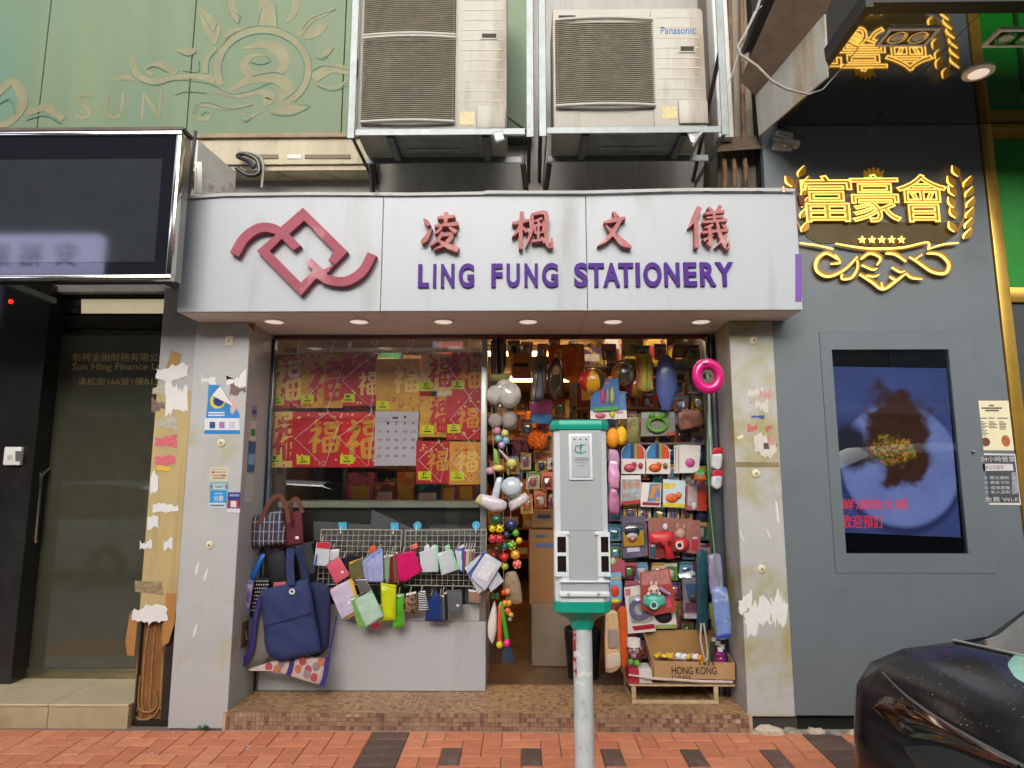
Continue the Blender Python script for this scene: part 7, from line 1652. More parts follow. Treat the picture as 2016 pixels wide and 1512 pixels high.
card('blue card of toy whistles hanging above the meter', [(875, 428), (1055, 418), (1056, 652), (872, 660)], [('green_foot', [(874, 632), (1054, 622), (1055, 650), (874, 658)], '#3f8a3a'), ('pink_whistle', (940, 550, 16, 62), '#b83a5a'), ('grey_whistle', (975, 550, 13, 62), '#8d8a94'), ('lime_whistle', (1008, 545, 15, 66), '#a8b04a'), ('title', [(900, 450), (990, 445), (992, 462), (902, 468)], '#c04a4a')], YG - .06, base=col('#2a5f9a', .4))
card('second blue whistle card behind the first', [(855, 525), (1105, 518), (1112, 650), (852, 668)], [('title', [(1060, 540), (1100, 538), (1098, 640), (1062, 642)], '#4a7aa0')], YG - .03, base=col('#3a6a96', .4))
card('white card of yellow toys under the whistle cards', [(850, 655), (1112, 650), (1116, 712), (852, 716)], [('pink_print', (925, 690, 40, 20), '#b8566a'), ('yellow_print', (1010, 680, 22, 24), '#c8b83a'), ('pink_label', [(1040, 660), (1090, 658), (1090, 676), (1042, 678)], '#b87a8a')], YG - .045)
t = toy_p('rainbow_sponge', 'rainbow striped yellow and green sponge hanging in the window', 'sponge', [('sponge', [(1178, 275), (1205, 245), (1275, 240), (1298, 270), (1306, 490), (1285, 515), (1215, 510), (1188, 480)], mat('yellow sponge', '#b8a83a', .8, var=.12, vs=30, bump=.2), .035, 0)], YG + .0, pf=zr)
for i, (x, c_) in enumerate(((1192, '#a8563a'), (1212, '#b07a4a'), (1258, '#5a9a3a'), (1284, '#b08a5a'))):
    part(MB().pstroke([(*p, 3.6) for p in zr((x, 262), (x + 3, 380), (x + 8, 496))], YG - .036 + .004 * (i % 3 == 0), .012), 'stripe', col(c_, .7), t)
part(MB().tube([V(*zr((1238, 245))[0], YG), V(*zr((1238, 190))[0], YG), V(*zr((1228, 178))[0], YG - .01)], .002, 6), 'hook', steel, t)
t = toy_p('blue_fish_pouch', 'dusty blue fish shaped pouch hanging in the window', 'pouch', [('pouch', [(1400, 248), (1450, 290), (1476, 400), (1470, 520), (1430, 640), (1410, 655), (1370, 640), (1330, 520), (1322, 400), (1345, 300)], mat('dusty blue vinyl', '#50609a', .3, var=.12, vs=14, coat=.4), .035, 0)], YG + .0, pf=zr)
part(MB().tube([V(*zr((1390, 250))[0], YG), V(*zr((1388, 200))[0], YG), V(*zr((1378, 185))[0], YG - .01)], .002, 6), 'hook', steel, t)
t = thing('swim_ring', 'bright pink doughnut swim ring hanging at the right jamb', 'swim ring', V(1394, 780, YP - .04))
m = MB(); c0 = V(*zr((1700, 405))[0], YP - .04); kR = mpp(YP) / 3.665; vs = []; fs = []; N1, N2 = 32, 12
for i in range(N1):
    a = 2 * math.pi * i / N1
    for j in range(N2):
        b_ = 2 * math.pi * j / N2; r_ = (86 + 36 * math.cos(b_)) * kR; vs.append(c0 + Vector((r_ * math.cos(a) * .98, -34 * kR * math.sin(b_), r_ * math.sin(a) * 1.1)))
for i in range(N1):
    for j in range(N2): fs.append((i * N2 + j, i * N2 + (j + 1) % N2, ((i + 1) % N1) * N2 + (j + 1) % N2, ((i + 1) % N1) * N2 + j))
part(m.add(vs, fs), 'ring', mat('hot pink vinyl', '#c81070', .28, var=.08, coat=.4), t)
part(MB().ring(*zr((1690, 403))[0], 15.5, 8, YP - .038, .012), 'inner_ring', mat('brown ring', '#5c4438', .5), t)
part(MB().poly(zr((1660, 296), (1700, 286), (1704, 306), (1664, 314)), YP - .082, .004), 'paper_label', col('#d8a0b8', .5), t)
card('green frog ring toy on a pale card', [(1218, 665), (1462, 660), (1465, 830), (1215, 842)], [('pale_print', [(1225, 672), (1456, 668), (1458, 700), (1226, 704)], '#8a9a86'), ('red_foot', [(1400, 812), (1462, 805), (1464, 828), (1402, 834)], '#a04a3a')], YT2 - .02, base=mat('dull card', '#75786c', .5, var=.2, vs=20))
t = thing('frog_ring', 'bright green frog faced ring toy', 'toy', V(1295, 850, YT2 - .03))
part(MB().tube([V(*p, YT2 - .04) for p in zr(*oval(1335, 752, 66, 50, 18))], .012, 8, close=True), 'ring', mat('frog green', '#5a9a30', .4, var=.08), t)
for dx in (-38, 38): part(MB().pball(*zr((1335 + dx, 688))[0], 6, YT2 - .045), 'eye', MATS['frog green'], t)
toy_p('pink_meat_pack', 'salmon toned toy pack beside the frog ring', 'toy pack', [('pack', [(1480, 668), (1640, 645), (1665, 760), (1500, 795)], mat('salmon pack', '#8a5a4a', .4, var=.35, vs=18), .02, 0)], YT2 - .02, pf=zr)
toy_p('leaf_toy_pack', 'olive toy pack left of the frog ring', 'toy pack', [('pack', [(1115, 705), (1205, 705), (1200, 880), (1110, 880)], mat('olive pack', '#6b6a3a', .4, var=.4, vs=22, stain=('#a8863a', 16, .55, .65)), .012, 0)], YT2 - .02, pf=zr)
fc = thing('puzzle_cube', 'green and orange puzzle ball hanging on the green cord', 'toy', V(1378, 948, YG - .05))
c0 = V(*zr((1645, 1125))[0], YG - .05); m = MB(); bm = bmesh.new(); bmesh.ops.create_icosphere(bm, subdivisions=1, radius=54 / 3.665 * mpp(YG))
m.add([v.co + c0 for v in bm.verts], [[v.index for v in f.verts] for f in bm.faces]); 
for i, f in enumerate(bm.faces): m.m[i] = 0 if f.calc_center_median().z > .012 else (1 if f.calc_center_median().z < -.006 else 2)
bm.free(); part(m, 'body', [col('#2fa82a', .35), col('#d8621c', .35), col('#1c5a2a', .4)], fc, sharp=10)
t = thing('lanyard', 'bright green lanyard cord hanging beside the right jamb', 'cord', V(1403, 1170, YG - .03))
part(MB().tube([V(x, y, YG - .25) for x, y in ((1392, 700), (1394, 800), (1393, 900), (1398, 1000), (1408, 1100), (1420, 1165))], .0038, 6), 'cord', col('#4f9a5a', .6), t)
part(MB().pball(1423, 1172, 4, YG - .25), 'end_bead', col('#8a8a5a', .5), t)
for i, (y0, y1) in enumerate(((925, 1085), (1085, 1225))):
    t = toy_p('red_header_bag', ('upper', 'lower')[i] + ' small clear bag with red header at the right jamb', 'packet', [('bag', [(1728, y0 + 40), (1800, y0 + 40), (1795, y1 - 20), (1760, y1), (1720, y1 - 30)], hold, .02, 0), ('header', [(1738, y0), (1808, y0 - 5), (1802, y0 + 40), (1732, y0 + 45)], '#b0182c', .006, .01)], YG - .2, pf=zr)
a, c_ = V(1399, 1180, YG - .12), V(1432, 955, YG - .12)
solo(MB().lathe([(0, a.z), (.045, a.z), (.045, c_.z), (.03, c_.z + .004), (.03, c_.z - .05)], ((a.x + c_.x) / 2, YG - .1, 0), 20), 'paper_roll', mat('dark wrap roll', '#3c4148', .35, var=.2, vs=10), 'tall dark wrapped roll standing at the right jamb', 'roll')
toy_p('blue_tube_pack', 'long blue and white packet hanging at the right jamb', 'packet', [('pack', [(1060, 305), (1215, 290), (1262, 765), (1115, 792)], mat('blue pack print', '#6f86b8', .3, var=.25, vs=14, stain=('#b4b8cc', 10, .55, .65)), .02, 0), ('blue_foot', [(1108, 760), (1255, 735), (1260, 768), (1115, 792)], '#2f3f96', .008, .018)], YG - .28, pf=zt)
toy_p('lilac_tube_pack', 'lilac foil packet above the blue one at the right jamb', 'packet', [('pack', [(1030, -30), (1150, -40), (1180, 330), (1050, 350)], mat('lilac foil', '#8a80a0', .25, var=.25, vs=14), .02, 0)], YG - .2, pf=zt)
toy_p('teal_packet', 'dark teal hanging packet behind the cup toy', 'packet', [('pack', [(915, -60), (1015, -60), (1030, 700), (920, 690)], mat('dark teal pack', '#1f4a58', .4, var=.2), .012, 0)], YG + .04, pf=zt)
toy_p('lime_packet', 'thin lime green packet left of the blue and white one', 'packet', [('pack', [(1040, 460), (1075, 455), (1100, 735), (1085, 740)], '#8a9a3a', .01, 0)], YG - .08, pf=zt)

# densely hung small stock behind the larger cards
fr2 = random.Random(77)
FC = {'rose': '#a8566a', 'teal': '#2f6a70', 'cream': '#c3b69c', 'rust': '#9a4a2c', 'violet': '#5f5080', 'mustard': '#b08c30', 'sky': '#6a94b4', 'plum': '#6b2f48', 'white': '#bdb9b4', 'leaf': '#5f8a3c', 'coral': '#b8604c', 'navy': '#2a3a66'}
def small_pack(lb, x0, y0, w_, h_, Y, c1, c2, grp):
    t_ = thing('small_pack', lb, 'packet', V(x0 + w_ / 2, y0 + h_, Y), grp); sk = fr2.uniform(-3, 3)
    m1 = mat('pack print %s %s' % (c1, c2), FC[c1], .4, var=.3, vs=26, stain=(FC[c2], 20, .53, .60))
    part(MB().poly([(x0 + sk, y0), (x0 + w_ + sk, y0 + fr2.uniform(-1, 1)), (x0 + w_, y0 + h_), (x0, y0 + h_ + fr2.uniform(-1, 1))], Y, .003), 'card', m1, t_)
    part(MB().rect(x0 + sk + 1, y0 + 1, x0 + w_ + sk - 1, y0 + h_ * .2, Y - .001, .0008), 'header', col(FC[c2], .45), t_)
    part(MB().pillow([(x0 + w_ * .12, y0 + h_ * .26), (x0 + w_ * .88, y0 + h_ * .26), (x0 + w_ * .86, y0 + h_ * .92), (x0 + w_ * .14, y0 + h_ * .92)], Y - .0015, .02, .001, rings=5, smooth=2, wob=.35, p=5), 'blister', clearp, t_)
    part(MB().pillow([(x0 + w_ * fr2.uniform(.2, .3), y0 + h_ * .4), (x0 + w_ * .7, y0 + h_ * fr2.uniform(.32, .45)), (x0 + w_ * .75, y0 + h_ * .8), (x0 + w_ * .35, y0 + h_ * .85)], Y - .002, .012, .001, rings=4, smooth=3), 'toy', col(FC[fr2.choice(list(FC))], .35), t_)
ks = list(FC)
for r_ in range(11):
    for q in range(8):
        y0 = 878 + r_ * 38; x0 = 1194 + q * 28.5 + (r_ % 2) * 6
        c1, c2 = fr2.choice(ks), fr2.choice(ks)
        small_pack('small %s and %s pack, %s in row %s of the toy rack back' % (c1, c2, ORD[q], ORD[r_]), x0 + fr2.uniform(-2, 2), y0 + fr2.uniform(-4, 4), fr2.uniform(22, 28), fr2.uniform(31, 37), YG + .145 + .003 * (q % 3), c1, c2, 'small packs filling the toy rack')
for r_ in range(6):
    for q in range(7):
        y0 = 676 + r_ * 34; x0 = 1188 + q * 33 + (r_ % 2) * 8
        c1, c2 = fr2.choice(('cream', 'rust', 'mustard', 'plum', 'white', 'navy')), fr2.choice(ks)
        small_pack('small %s and %s pack, %s in upper row %s above the toy rack' % (c1, c2, ORD[q], ORD[r_]), x0 + fr2.uniform(-3, 3), y0 + fr2.uniform(-5, 5), fr2.uniform(24, 32), fr2.uniform(28, 34), YG + .24 + .004 * (q % 3), c1, c2, 'small packs hung above the toy rack')
for r_ in range(9):
    for q in range(4):
        y0 = 672 + r_ * 37; x0 = 1000 + q * 27 + (r_ % 2) * 9
        c1, c2 = fr2.choice(('rust', 'mustard', 'coral', 'cream', 'plum')), fr2.choice(ks)
        if r_ in (2, 3) and q in (0, 1): continue
        small_pack('hanging %s and %s pack, %s in row %s inside the doorway' % (c1, c2, ORD[q], ORD[r_]), x0 + fr2.uniform(-3, 3), y0 + fr2.uniform(-6, 6), fr2.uniform(20, 27), fr2.uniform(28, 38), YG + .45 + .05 * ((q + r_) % 3), c1, c2, 'packs hung inside the doorway')
t = thing('dark_hanging_bag', 'dark green hanging bag with yellow strip at the doorway top', 'bag', V(985, 735, YG + .08))
part(MB().pillow([(966, 672), (990, 668), (998, 700), (990, 738), (968, 735)], YG + .08, .03, .02, smooth=3), 'bag', col('#23281c', .7), t)
part(MB().rect(986, 668, 997, 722, YG + .12, .01), 'yellow_strip', col('#a8881c', .6), t)
t = thing('hung_carton', 'brown carton with black band at the doorway top', 'carton', V(1028, 738, YG + .4))
a, c_ = V(1008, 738, YG + .4), V(1046, 695, YG + .4)
part(MB().cbox(a.x, c_.x, YG + .4, YG + .6, a.z, c_.z, .005, 1), 'box', cardb, t); part(MB().rect(1010, 715, 1040, 722, YG + .397, .003), 'black_band', blackm, t)

# cardboard box of toys on a slatted stand
YX = YP + .17
bx_ = thing('cardboard_box', 'open cardboard box printed HONG KONG full of small toys', 'box', V(1365, 1330, YX))
A = [V(*p, YX) for p in zt((490, 1010), (1290, 1030), (1295, 1200), (490, 1180))]
part(MB().tilt([A[0], A[1], A[2], A[3]], -.005), 'front_wall', cardb, bx_)
D = .34
Bk = [V(*p, YX + D) for p in zt((395, 705), (1080, 705), (1075, 1110), (480, 1100))]
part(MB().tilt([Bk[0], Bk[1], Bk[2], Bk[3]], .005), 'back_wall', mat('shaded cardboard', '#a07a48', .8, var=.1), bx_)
part(MB().tilt([A[0] + Vector((-.005, 0, 0)), Bk[0] + Vector((-.005, 0, 0)), Bk[3] + Vector((-.005, 0, 0)), A[3] + Vector((-.005, 0, 0))], .005), 'side_wall', cardb, bx_)
part(MB().tilt([A[1], Bk[1], Bk[2], A[2]], .005), 'side_wall', cardb, bx_)
part(MB().box(A[3].x, A[2].x, YX + .006, YX + D - .006, A[3].z - .002, A[3].z + .006), 'base', cardb, bx_)
part(put_text(MB(), 'HONG KONG', zt((668, 1074))[0] + zt((1112, 1148))[0], YX - .008, .0025, .012), 'print', mat('box ink', '#2f2620', .8), bx_)
part(put_text(MB(), '1423', zt((945, 1026))[0] + zt((1092, 1060))[0], YX - .008, .0025, .012), 'print', MATS['box ink'], bx_)
part(put_text(MB(), 'C/NO', zt((668, 1162))[0] + zt((858, 1192))[0], YX - .008, .0025, .012), 'print', MATS['box ink'], bx_)
rg = random.Random(4)
for i in range(22):
    px = 520 + (i % 11) * 42 + rg.uniform(-8, 8); py = 985 + rg.uniform(-25, 5) + 20 * (i // 11)
    Y = YX + .05 + .06 * (i // 11) + rg.uniform(0, .03); p = V(*zt((px, py))[0], Y)
    c_ = rg.choice(('#c86a8a', '#d0b01c', '#d8d0d0', '#d8860c', '#c8b83a', '#d08aa0', '#e0dcd4'))
    solo(MB().ball(p, .022, 10, (rg.uniform(.9, 1.5), 1, rg.uniform(.7, 1.1))).ball(p + Vector((.015, -.006, .012)), .012, 8), 'small_toy', col(c_, .4), ORD[i % 11] + {'#c86a8a': ' rose', '#d0b01c': ' yellow', '#d8d0d0': ' white', '#d8860c': ' orange', '#c8b83a': ' lime', '#d08aa0': ' pink', '#e0dcd4': ' ivory'}[c_] + ' squeaky toy from the left in the ' + ('front', 'rear')[i // 11] + ' row of the box', 'toy', 'small toys in the cardboard box')
for i, (x, y, Y, c_, lb) in enumerate(((1090, 800, YX + .2, '#1c4a48', 'teal drink bottle at the back of the box'), (1130, 840, YX + .15, '#5a1430', 'wine red drink bottle in the box'), (1168, 870, YX + .1, '#2a2450', 'dark violet drink bottle in the box'), (1148, 900, YX + .04, '#7a1c66', 'magenta drink bottle at the front of the box'))):
    p = V(*zt((x, y))[0], Y); h = .15
    t = thing('drink_bottle', lb, 'bottle', (p.x, Y, p.z - h), 'drink bottles in the cardboard box')
    part(MB().lathe([(0, -h), (.03, -h), (.034, -h + .01), (.034, -.06), (.028, -.045), (.033, -.03), (.018, -.012), (.016, -.01)], p, 16), 'bottle', mat('bottle ' + c_, c_, .15, var=.1, coat=.5), t)
    part(MB().lathe([(.017, -.012), (.018, .008), (.014, .012), (0, .013)], p, 14), 'cap', white, t)
p = V(*zt((305, 1090))[0], YX + .02); q = V(*zt((305, 800))[0], YX + .02); hh = q.z - p.z
t = thing('toy_jar', 'clear plastic jar of toys with white lid beside the cardboard box', 'jar', (p.x, YX + .06, p.z))
c0 = (p.x, YX + .06, p.z)
part(MB().lathe([(0, 0), (.045, 0), (.048, .01), (.048, hh * .62), (.04, hh * .70)], c0, 20), 'jar', clearp, t)
part(MB().lathe([(.041, hh * .70), (.044, hh * .71), (.044, hh * .98), (0, hh)], c0, 20), 'lid', white, t)
for i, (dx, dz, c_) in enumerate(((-.02, .03, '#4fb83a'), (.018, .025, '#5fc83a'), (0, .07, '#c88a9a'), (.015, .1, '#c0a0a8'), (-.018, .1, '#b8808c'))): part(MB().ball((c0[0] + dx, c0[1], c0[2] + dz), .02, 10), 'content', col(c_, .4), t)
t = thing('carton_tray', 'red and white carton under the toy jar', 'carton', V(*zt((350, 1235))[0], YX))
a, c_ = V(*zt((245, 1238))[0], YX), V(*zt((470, 1095))[0], YX); xm = V(*zt((345, 1200))[0], YX).x
part(MB().cbox(a.x, xm, YX + .0, YX + .15, a.z, c_.z, .003, 1), 'red_end', col('#b0283a', .45), t)
part(MB().cbox(xm + .0005, c_.x, YX + .001, YX + .15, a.z, c_.z, .003, 1), 'white_side', whitec, t)
st = thing('slatted_stand', 'pale wooden slatted stand under the cardboard box', 'stand', (V(*zt((690, 1380))[0], YX).x, YX, ZSTEP))
s0, s1 = V(*zt((245, 1240))[0], YX).x, V(*zt((1290, 1240))[0], YX).x
zt1 = V(*zt((600, 1243))[0], YX).z
f0, f1 = V(*zt((268, 1300))[0], YX).x, V(*zt((1128, 1300))[0], YX).x
part(MB().cbox(s0 - .0, s1, YX - .012, YX + .36, zt1 - .012, zt1 - .001, .003), 'top_board', wood, st)
part(MB().tube([V(*p, YX - .02) for p in zt((238, 1152), (500, 1190), (1000, 1218), (1275, 1222))], [.006, .009, .009, .007], 6), 'plastic_lip', mat('milky plastic strip', '#c6b4aa', .25), st)
part(MB().cbox(f0, f1, YX - .008, YX + .012, ZSTEP + .001, ZSTEP + .024, .003), 'lower_rail', wood, st)
for x in (f0, f1 - .028): part(MB().cbox(x, x + .028, YX - .007, YX + .016, ZSTEP + .025, zt1 - .013, .003), 'leg', wood, st)
for x in (f0, f1 - .028): part(MB().cbox(x, x + .028, YX + .3, YX + .33, ZSTEP + .001, zt1 - .013, .003), 'leg', wood, st)
part(MB().cbox(f0, f0 + .02, YX + .017, YX + .299, ZSTEP + .001, ZSTEP + .024, .003), 'side_rail', wood, st)
part(MB().cbox(f1 - .02, f1, YX + .017, YX + .299, ZSTEP + .001, ZSTEP + .024, .003), 'side_rail', wood, st)
lp_ = MB().tube([V(*p, YX + .1) for p in catmull(zt((960, 640), (955, 800), (985, 960), (1005, 1015), (1025, 960), (1010, 800), (985, 640)), 4)], .006, 8)
solo(lp_, 'white_tubing', mat('white tubing', '#b9b2a8', .4), 'loop of white tubing hanging in front of the box', 'tubing')

# ================================================================== POSTERS AND STICKERS ON THE PILLARS
zp = zoomer(380, 620, 3.287)
Yp = YP - .0008
blue = mat('blue poster print', '#1d7ab8', .45, var=.06); yelc = mat('poster yellow', '#c9bc2c', .5); paperw = mat('poster white', '#cfd0d4', .6, var=.04)
t = thing('curled_poster', 'blue poster with its top corner curling off the left pillar', 'poster', V(437, 853, Yp))
part(MB().poly(zp((100, 450), (175, 455), (300, 640), (305, 770), (72, 770), (95, 560)), Yp - .0012, .001), 'sheet', blue, t)
part(MB().poly(zp((76, 668), (300, 668), (302, 745), (74, 745)), Yp - .0018, .0005), 'white_band', paperw, t)
part(MB().ring(*zp((160, 555))[0], 16, 10, Yp - .0022, .0006), 'yellow_ring', yelc, t)
part(MB().disc(*zp((168, 560))[0], 10, Yp - .0026, .0006), 'picture', mat('poster navy', '#16246b', .5, var=.3, vs=60), t)
for x, c_ in ((125, '#1f3f7a'), (187, '#9a6aa0'), (250, '#b8b4b8')): part(MB().rect(*zp((x - 18, 692))[0], *zp((x + 18, 734))[0], Yp - .0024, .0005), 'icon', col(c_, .5, var=.4, vs=90), t)
for y in (628, 645): part(MB().rect(*zp((98, y))[0], *zp((205, y + 9))[0], Yp - .0018, .0005), 'text_line', paperw, t)
a_, b_, c_ = zp((135, 525), (178, 462), (262, 592)); 
cu = MB(); vs = []
for i in range(9):
    f = i / 8; e0 = Vector(V(a_[0] + (c_[0] - a_[0]) * f, a_[1] + (c_[1] - a_[1]) * f, Yp)); e1 = Vector(V(b_[0] + (c_[0] - b_[0]) * f, b_[1] + (c_[1] - b_[1]) * f, Yp))
    for j in range(5):
        g_ = j / 4; p = e1.lerp(e0, g_); p.y = Yp - .003 - .022 * math.sin(g_ * math.pi * .5) * (1 - f * .9); vs.append(p)
fs = [(i * 5 + j, i * 5 + j + 1, (i + 1) * 5 + j + 1, (i + 1) * 5 + j) for i in range(8) for j in range(4)]
part(cu.add(vs, fs), 'curled_corner', mat('paper back', '#d6d0c8', .7), t)
for i, (bx, m, lb) in enumerate((((52, 370, 150, 470), tw, 'white glue paper left above the blue poster'), ((215, 360, 345, 500), tw, 'torn white paper right above the blue poster'), ((235, 440, 345, 520), tb, 'torn dark photo paper beside the blue poster'), ((240, 510, 325, 640), mat('pink tan paper', '#c0a8a0', .75, var=.2, vs=40), 'torn pinkish printed paper beside the blue poster'))):
    a = zp((bx[0], bx[1]))[0]; c_ = zp((bx[2], bx[3]))[0]
    solo(MB().poly(torn(*a, *c_, 31 + i, 8, .28), Yp - .0006 * i, .0003), 'torn_paper', m, lb, 'torn paper', 'torn papers on the left pillar')
def sticker(lb, bx, base, layers, nm='sticker', pf=zp, Y=Yp - .001):
    a = pf((bx[0], bx[1]))[0]; c_ = pf((bx[2], bx[3]))[0]
    t = thing(nm, lb, 'sticker', V((a[0] + c_[0]) / 2, c_[1], Y), 'stickers on the shop pillars')
    p, q = V(a[0], c_[1], Y), V(c_[0], a[1], Y)
    part(MB().cbox(p.x, q.x, Y - .0006, Y + .0006, p.z, q.z, .0005, 1), 'backing', base, t)
    for i, (n2, b2, m) in enumerate(layers):
        a = pf((b2[0], b2[1]))[0]; c_ = pf((b2[2], b2[3]))[0]
        part(MB().rect(*a, *c_, Y - .001 - .0003 * i, .0004), n2, m if not isinstance(m, str) else col(m, .5, var=.15, vs=60), t)
    return t
sticker('cream payment sticker with red logos on the left pillar', (104, 987, 232, 1080), mat('cream sticker', '#c9bea4', .5), [('logo_row', (120, 1012, 142, 1024), '#b0402c'), ('logo_row', (150, 1012, 215, 1024), '#a89a84'), ('logo_row', (125, 1034, 170, 1044), '#b08a6c'), ('logo_row', (175, 1034, 215, 1044), '#a0502c'), ('text_line', (130, 1052, 205, 1060), '#8a7a66'), ('text_line', (120, 996, 220, 1002), '#a89a84')])
sticker('pale green payment sticker under the cream one', (103, 1078, 230, 1135), col('#7fa8a8', .5), [('white_band', (106, 1096, 226, 1128), '#b4c4cc'), ('text_line', (138, 1104, 200, 1110), '#56707a'), ('text_line', (145, 1114, 192, 1119), '#56707a'), ('icon', (108, 1098, 130, 1126), '#66808a'), ('icon', (206, 1098, 228, 1126), '#66808a')])
t = sticker('bright blue payment sticker with white characters', (105, 1137, 222, 1250), col('#1f8ac8', .4), [('white_foot', (106, 1215, 212, 1248), '#c3c8d0'), ('text_line', (112, 1228, 200, 1238), '#56606a'), ('text_line', (135, 1152, 190, 1160), '#8fc0dc')])
part(put_text(MB(), '分期', (*zp((132, 1170))[0], *zp((195, 1205))[0]), Yp - .0022, .0006), 'character', white, t)
sticker('navy sticker with red ring beside the blue payment sticker', (218, 1148, 308, 1282), col('#23307a', .4), [('white_foot', (219, 1252, 304, 1280), '#cdc6cc'), ('red_glow', (226, 1196, 298, 1248), '#8a3440'), ('white_square', (244, 1204, 280, 1244), '#cfc8cc'), ('title', (236, 1160, 300, 1174), '#8a92b8')], Y=Yp - .0016)
# stickers on the inner face of the left pillar (turned into the opening)
def inner_sticker(lb, y0, y1, zt_, zb_, c_, extra=None):
    t = thing('jamb_sticker', lb, 'sticker', (XA + .001, (y0 + y1) / 2, zb_), 'stickers on the inner pillar face')
    part(MB().box(XA + .0006, XA + .0018, y0, y1, zb_, zt_), 'backing', col(c_, .5), t)
    if extra: part(MB().box(XA + .0018, XA + .0024, y0 + .01, y1 - .01, zb_ + (zt_ - zb_) * .25, zb_ + (zt_ - zb_) * .6), 'print', col(extra, .5, var=.3, vs=60), t)
zi = lambda y: V(500, y, YP + .15).z
inner_sticker('small violet round topped sticker high on the inner left pillar', YP + .10, YP + .19, zi(798), zi(822), '#8a88a8', '#3f3f86')
inner_sticker('green and white sticker on the inner left pillar', YP + .09, YP + .19, zi(829), zi(868), '#cfc8bc', '#2a8a3a')
inner_sticker('blue landscape sticker on the inner left pillar', YP + .08, YP + .2, zi(869), zi(930), '#1f5f96', '#7ab0cc')
inner_sticker('long white blank sticker on the inner left pillar', YP + .07, YP + .2, zi(934), zi(988), '#c4c0bc')
# right pillar papers
zo = zoomer(1400, 640, 5.4)
rp2 = mat('torn printed paper', '#c6beb4', .75, var=.12, vs=50)
for i, (bx, m, lb) in enumerate((((375, 660, 560, 760), rp2, 'torn white paper with ink blots at the right pillar top'), ((510, 670, 640, 800), mat('torn rosy paper', '#b98a84', .75, var=.3, vs=50), 'torn rosy paper on the right pillar'), ((405, 760, 520, 850), tg, 'grey paper scrap on the right pillar'), ((470, 770, 610, 930), rp2, 'pale paper strip running down the right pillar'), ((425, 945, 565, 1000), col('#33469a', .6), 'torn blue paper scrap on the right pillar'), ((385, 1035, 495, 1140), mat('torn coral paper', '#b8625c', .75, var=.3, vs=50), 'torn coral paper on the right pillar'),
    ((580, 1035, 650, 1130), MATS['torn coral paper'], 'second coral scrap at the pillar edge'), ((455, 1150, 700, 1430), rp2, 'large torn notice with black print on the right pillar'), ((610, 1140, 690, 1330), MATS['torn rosy paper'], 'rosy torn edge beside the large notice'), ((275, 1165, 345, 1215), mat('cream paper', '#c9c2a4', .7), 'small cream square on the right pillar'))):
    a = zo((bx[0], bx[1]))[0]; c_ = zo((bx[2], bx[3]))[0]
    solo(MB().poly(torn(*a, *c_, 51 + i, 8, .2), Yp - .0005 * i, .0003), 'torn_paper', m, lb, 'torn paper', 'torn papers on the right pillar')
solo(MB().poly([(1503, 872), (1513, 872), (1514, 884), (1504, 884)], Yp - .006, .0006), 'paper_print', col('#4d4244', .6, var=.4, vs=120), 'black printed block on the torn right pillar notice', 'torn paper')
solo(MB().poly(zo((245, 1455), (720, 1460), (725, 1512), (248, 1512)), Yp - .0008, .0008), 'tape_strip', mat('brown tape', '#7d7050', .6, var=.3, vs=14), 'brown tape strip across the right pillar', 'tape')
zw = zoomer(1400, 1100, 3.273)
for i, (bx, lb) in enumerate((((210, 250, 395, 495), 'large white torn paper low on the right pillar'), ((380, 190, 500, 440), 'white torn paper at the lower right pillar edge'), ((175, 190, 265, 390), 'narrow white torn paper low on the right pillar'))):
    a = zw((bx[0], bx[1]))[0]; c_ = zw((bx[2], bx[3]))[0]
    solo(MB().poly(torn(*a, *c_, 80 + i, 8, .26), Yp - .0005 * i, .0003), 'torn_paper', tw, lb, 'torn paper', 'torn papers on the right pillar')
for i, (x0, y0, x1, y1) in enumerate(((1526, 985, 1530, 1030), (1455, 1045, 1462, 1068), (1508, 1040, 1514, 1062), (1466, 1132, 1470, 1142))):
    solo(MB().poly([(x0, y0), (x0 + 4, y0 + 4), (x1 + 5, y1), (x1, y1 - 6)], Yp, .0008), 'paper_shred', tw, ('highest', 'left', 'middle', 'lowest')[i] + ' small white shred on the glue stained right pillar', 'torn paper')
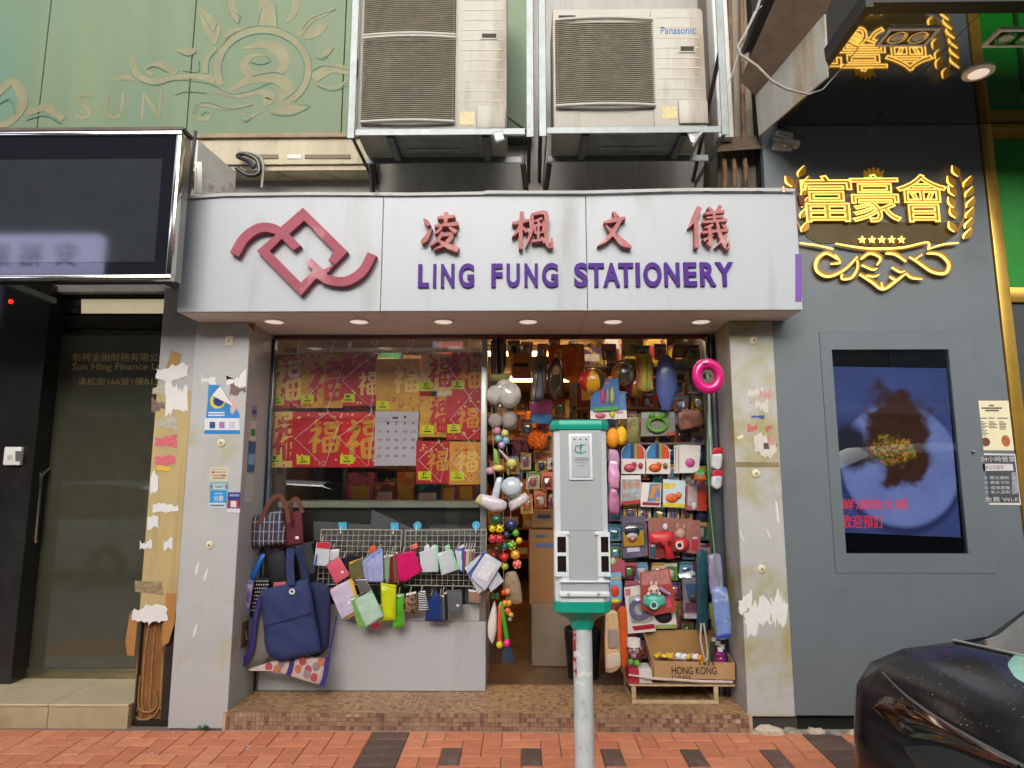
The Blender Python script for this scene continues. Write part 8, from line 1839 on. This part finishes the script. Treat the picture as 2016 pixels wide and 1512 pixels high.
for i, (x, y) in enumerate(((385, 1118), (402, 1130), (381, 1240))):
    solo(MB().poly([(x, y), (x + 5, y - 10), (x + 8, y - 12), (x + 4, y + 8), (x - 2, y + 16)], Yp, .0008), 'paper_shred', tw, ('upper left', 'upper right', 'lowest')[i] + ' white scrape on the left pillar below the caps', 'torn paper')

# weed and litter
wd_ = thing('weed', 'small green weed growing at the foot of the left pillar', 'plant', G(400, 1433, .0))
p0 = G(402, 1434, .0); p0.y = min(p0.y, 4.27); lm_ = mat('weed green', '#4d7a34', .6, var=.3, vs=60); rg = random.Random(2)
for i in range(14):
    a = rg.uniform(0, 2 * math.pi); l_ = rg.uniform(.02, .045); z_ = rg.uniform(.005, .03)
    d = Vector((math.cos(a), -abs(math.sin(a)) * .6, 0)); s_ = Vector((-d.y, d.x, 0)); b0 = p0 + Vector((0, 0, z_ * .3)); m_ = b0 + d * l_ * .55 + Vector((0, 0, z_)); e = b0 + d * l_ + Vector((0, 0, z_ * .7))
    part(MB().add([b0, m_ + s_ * l_ * .28, e, m_ - s_ * l_ * .28], [(0, 1, 2, 3)]), 'leaf', lm_, wd_)
rg = random.Random(8)
for i, (x, y) in enumerate(((490, 1470), (487, 1474), (636, 1455), (833, 1452), (880, 1455), (219, 1478), (299, 1482), (69, 1472), (421, 1452), (342, 1444), (137, 1463), (1230, 1438), (1260, 1456))):
    q = G(x, y, -.005); z = pave_z(q.y) + .001; m = MB(); r_ = rg.uniform(.006, .011)
    if i == 0: m.tube([(q.x - .008, q.y, z + .003), (q.x + .002, q.y - .008, z + .004), (q.x + .012, q.y + .004, z + .003)], .003, 6)
    else: m.add([(q.x + r_ * math.cos(k * 1.05) * rg.uniform(.6, 1.2), q.y + r_ * math.sin(k * 1.05) * rg.uniform(.6, 1.2), z + .0015 * (k % 2)) for k in range(6)], [(0, 1, 2, 3, 4, 5)])
    solo(m, 'litter_scrap', tw, 'tiny white litter scrap lying on the red brick pavement', 'litter', 'litter scraps on the pavement')
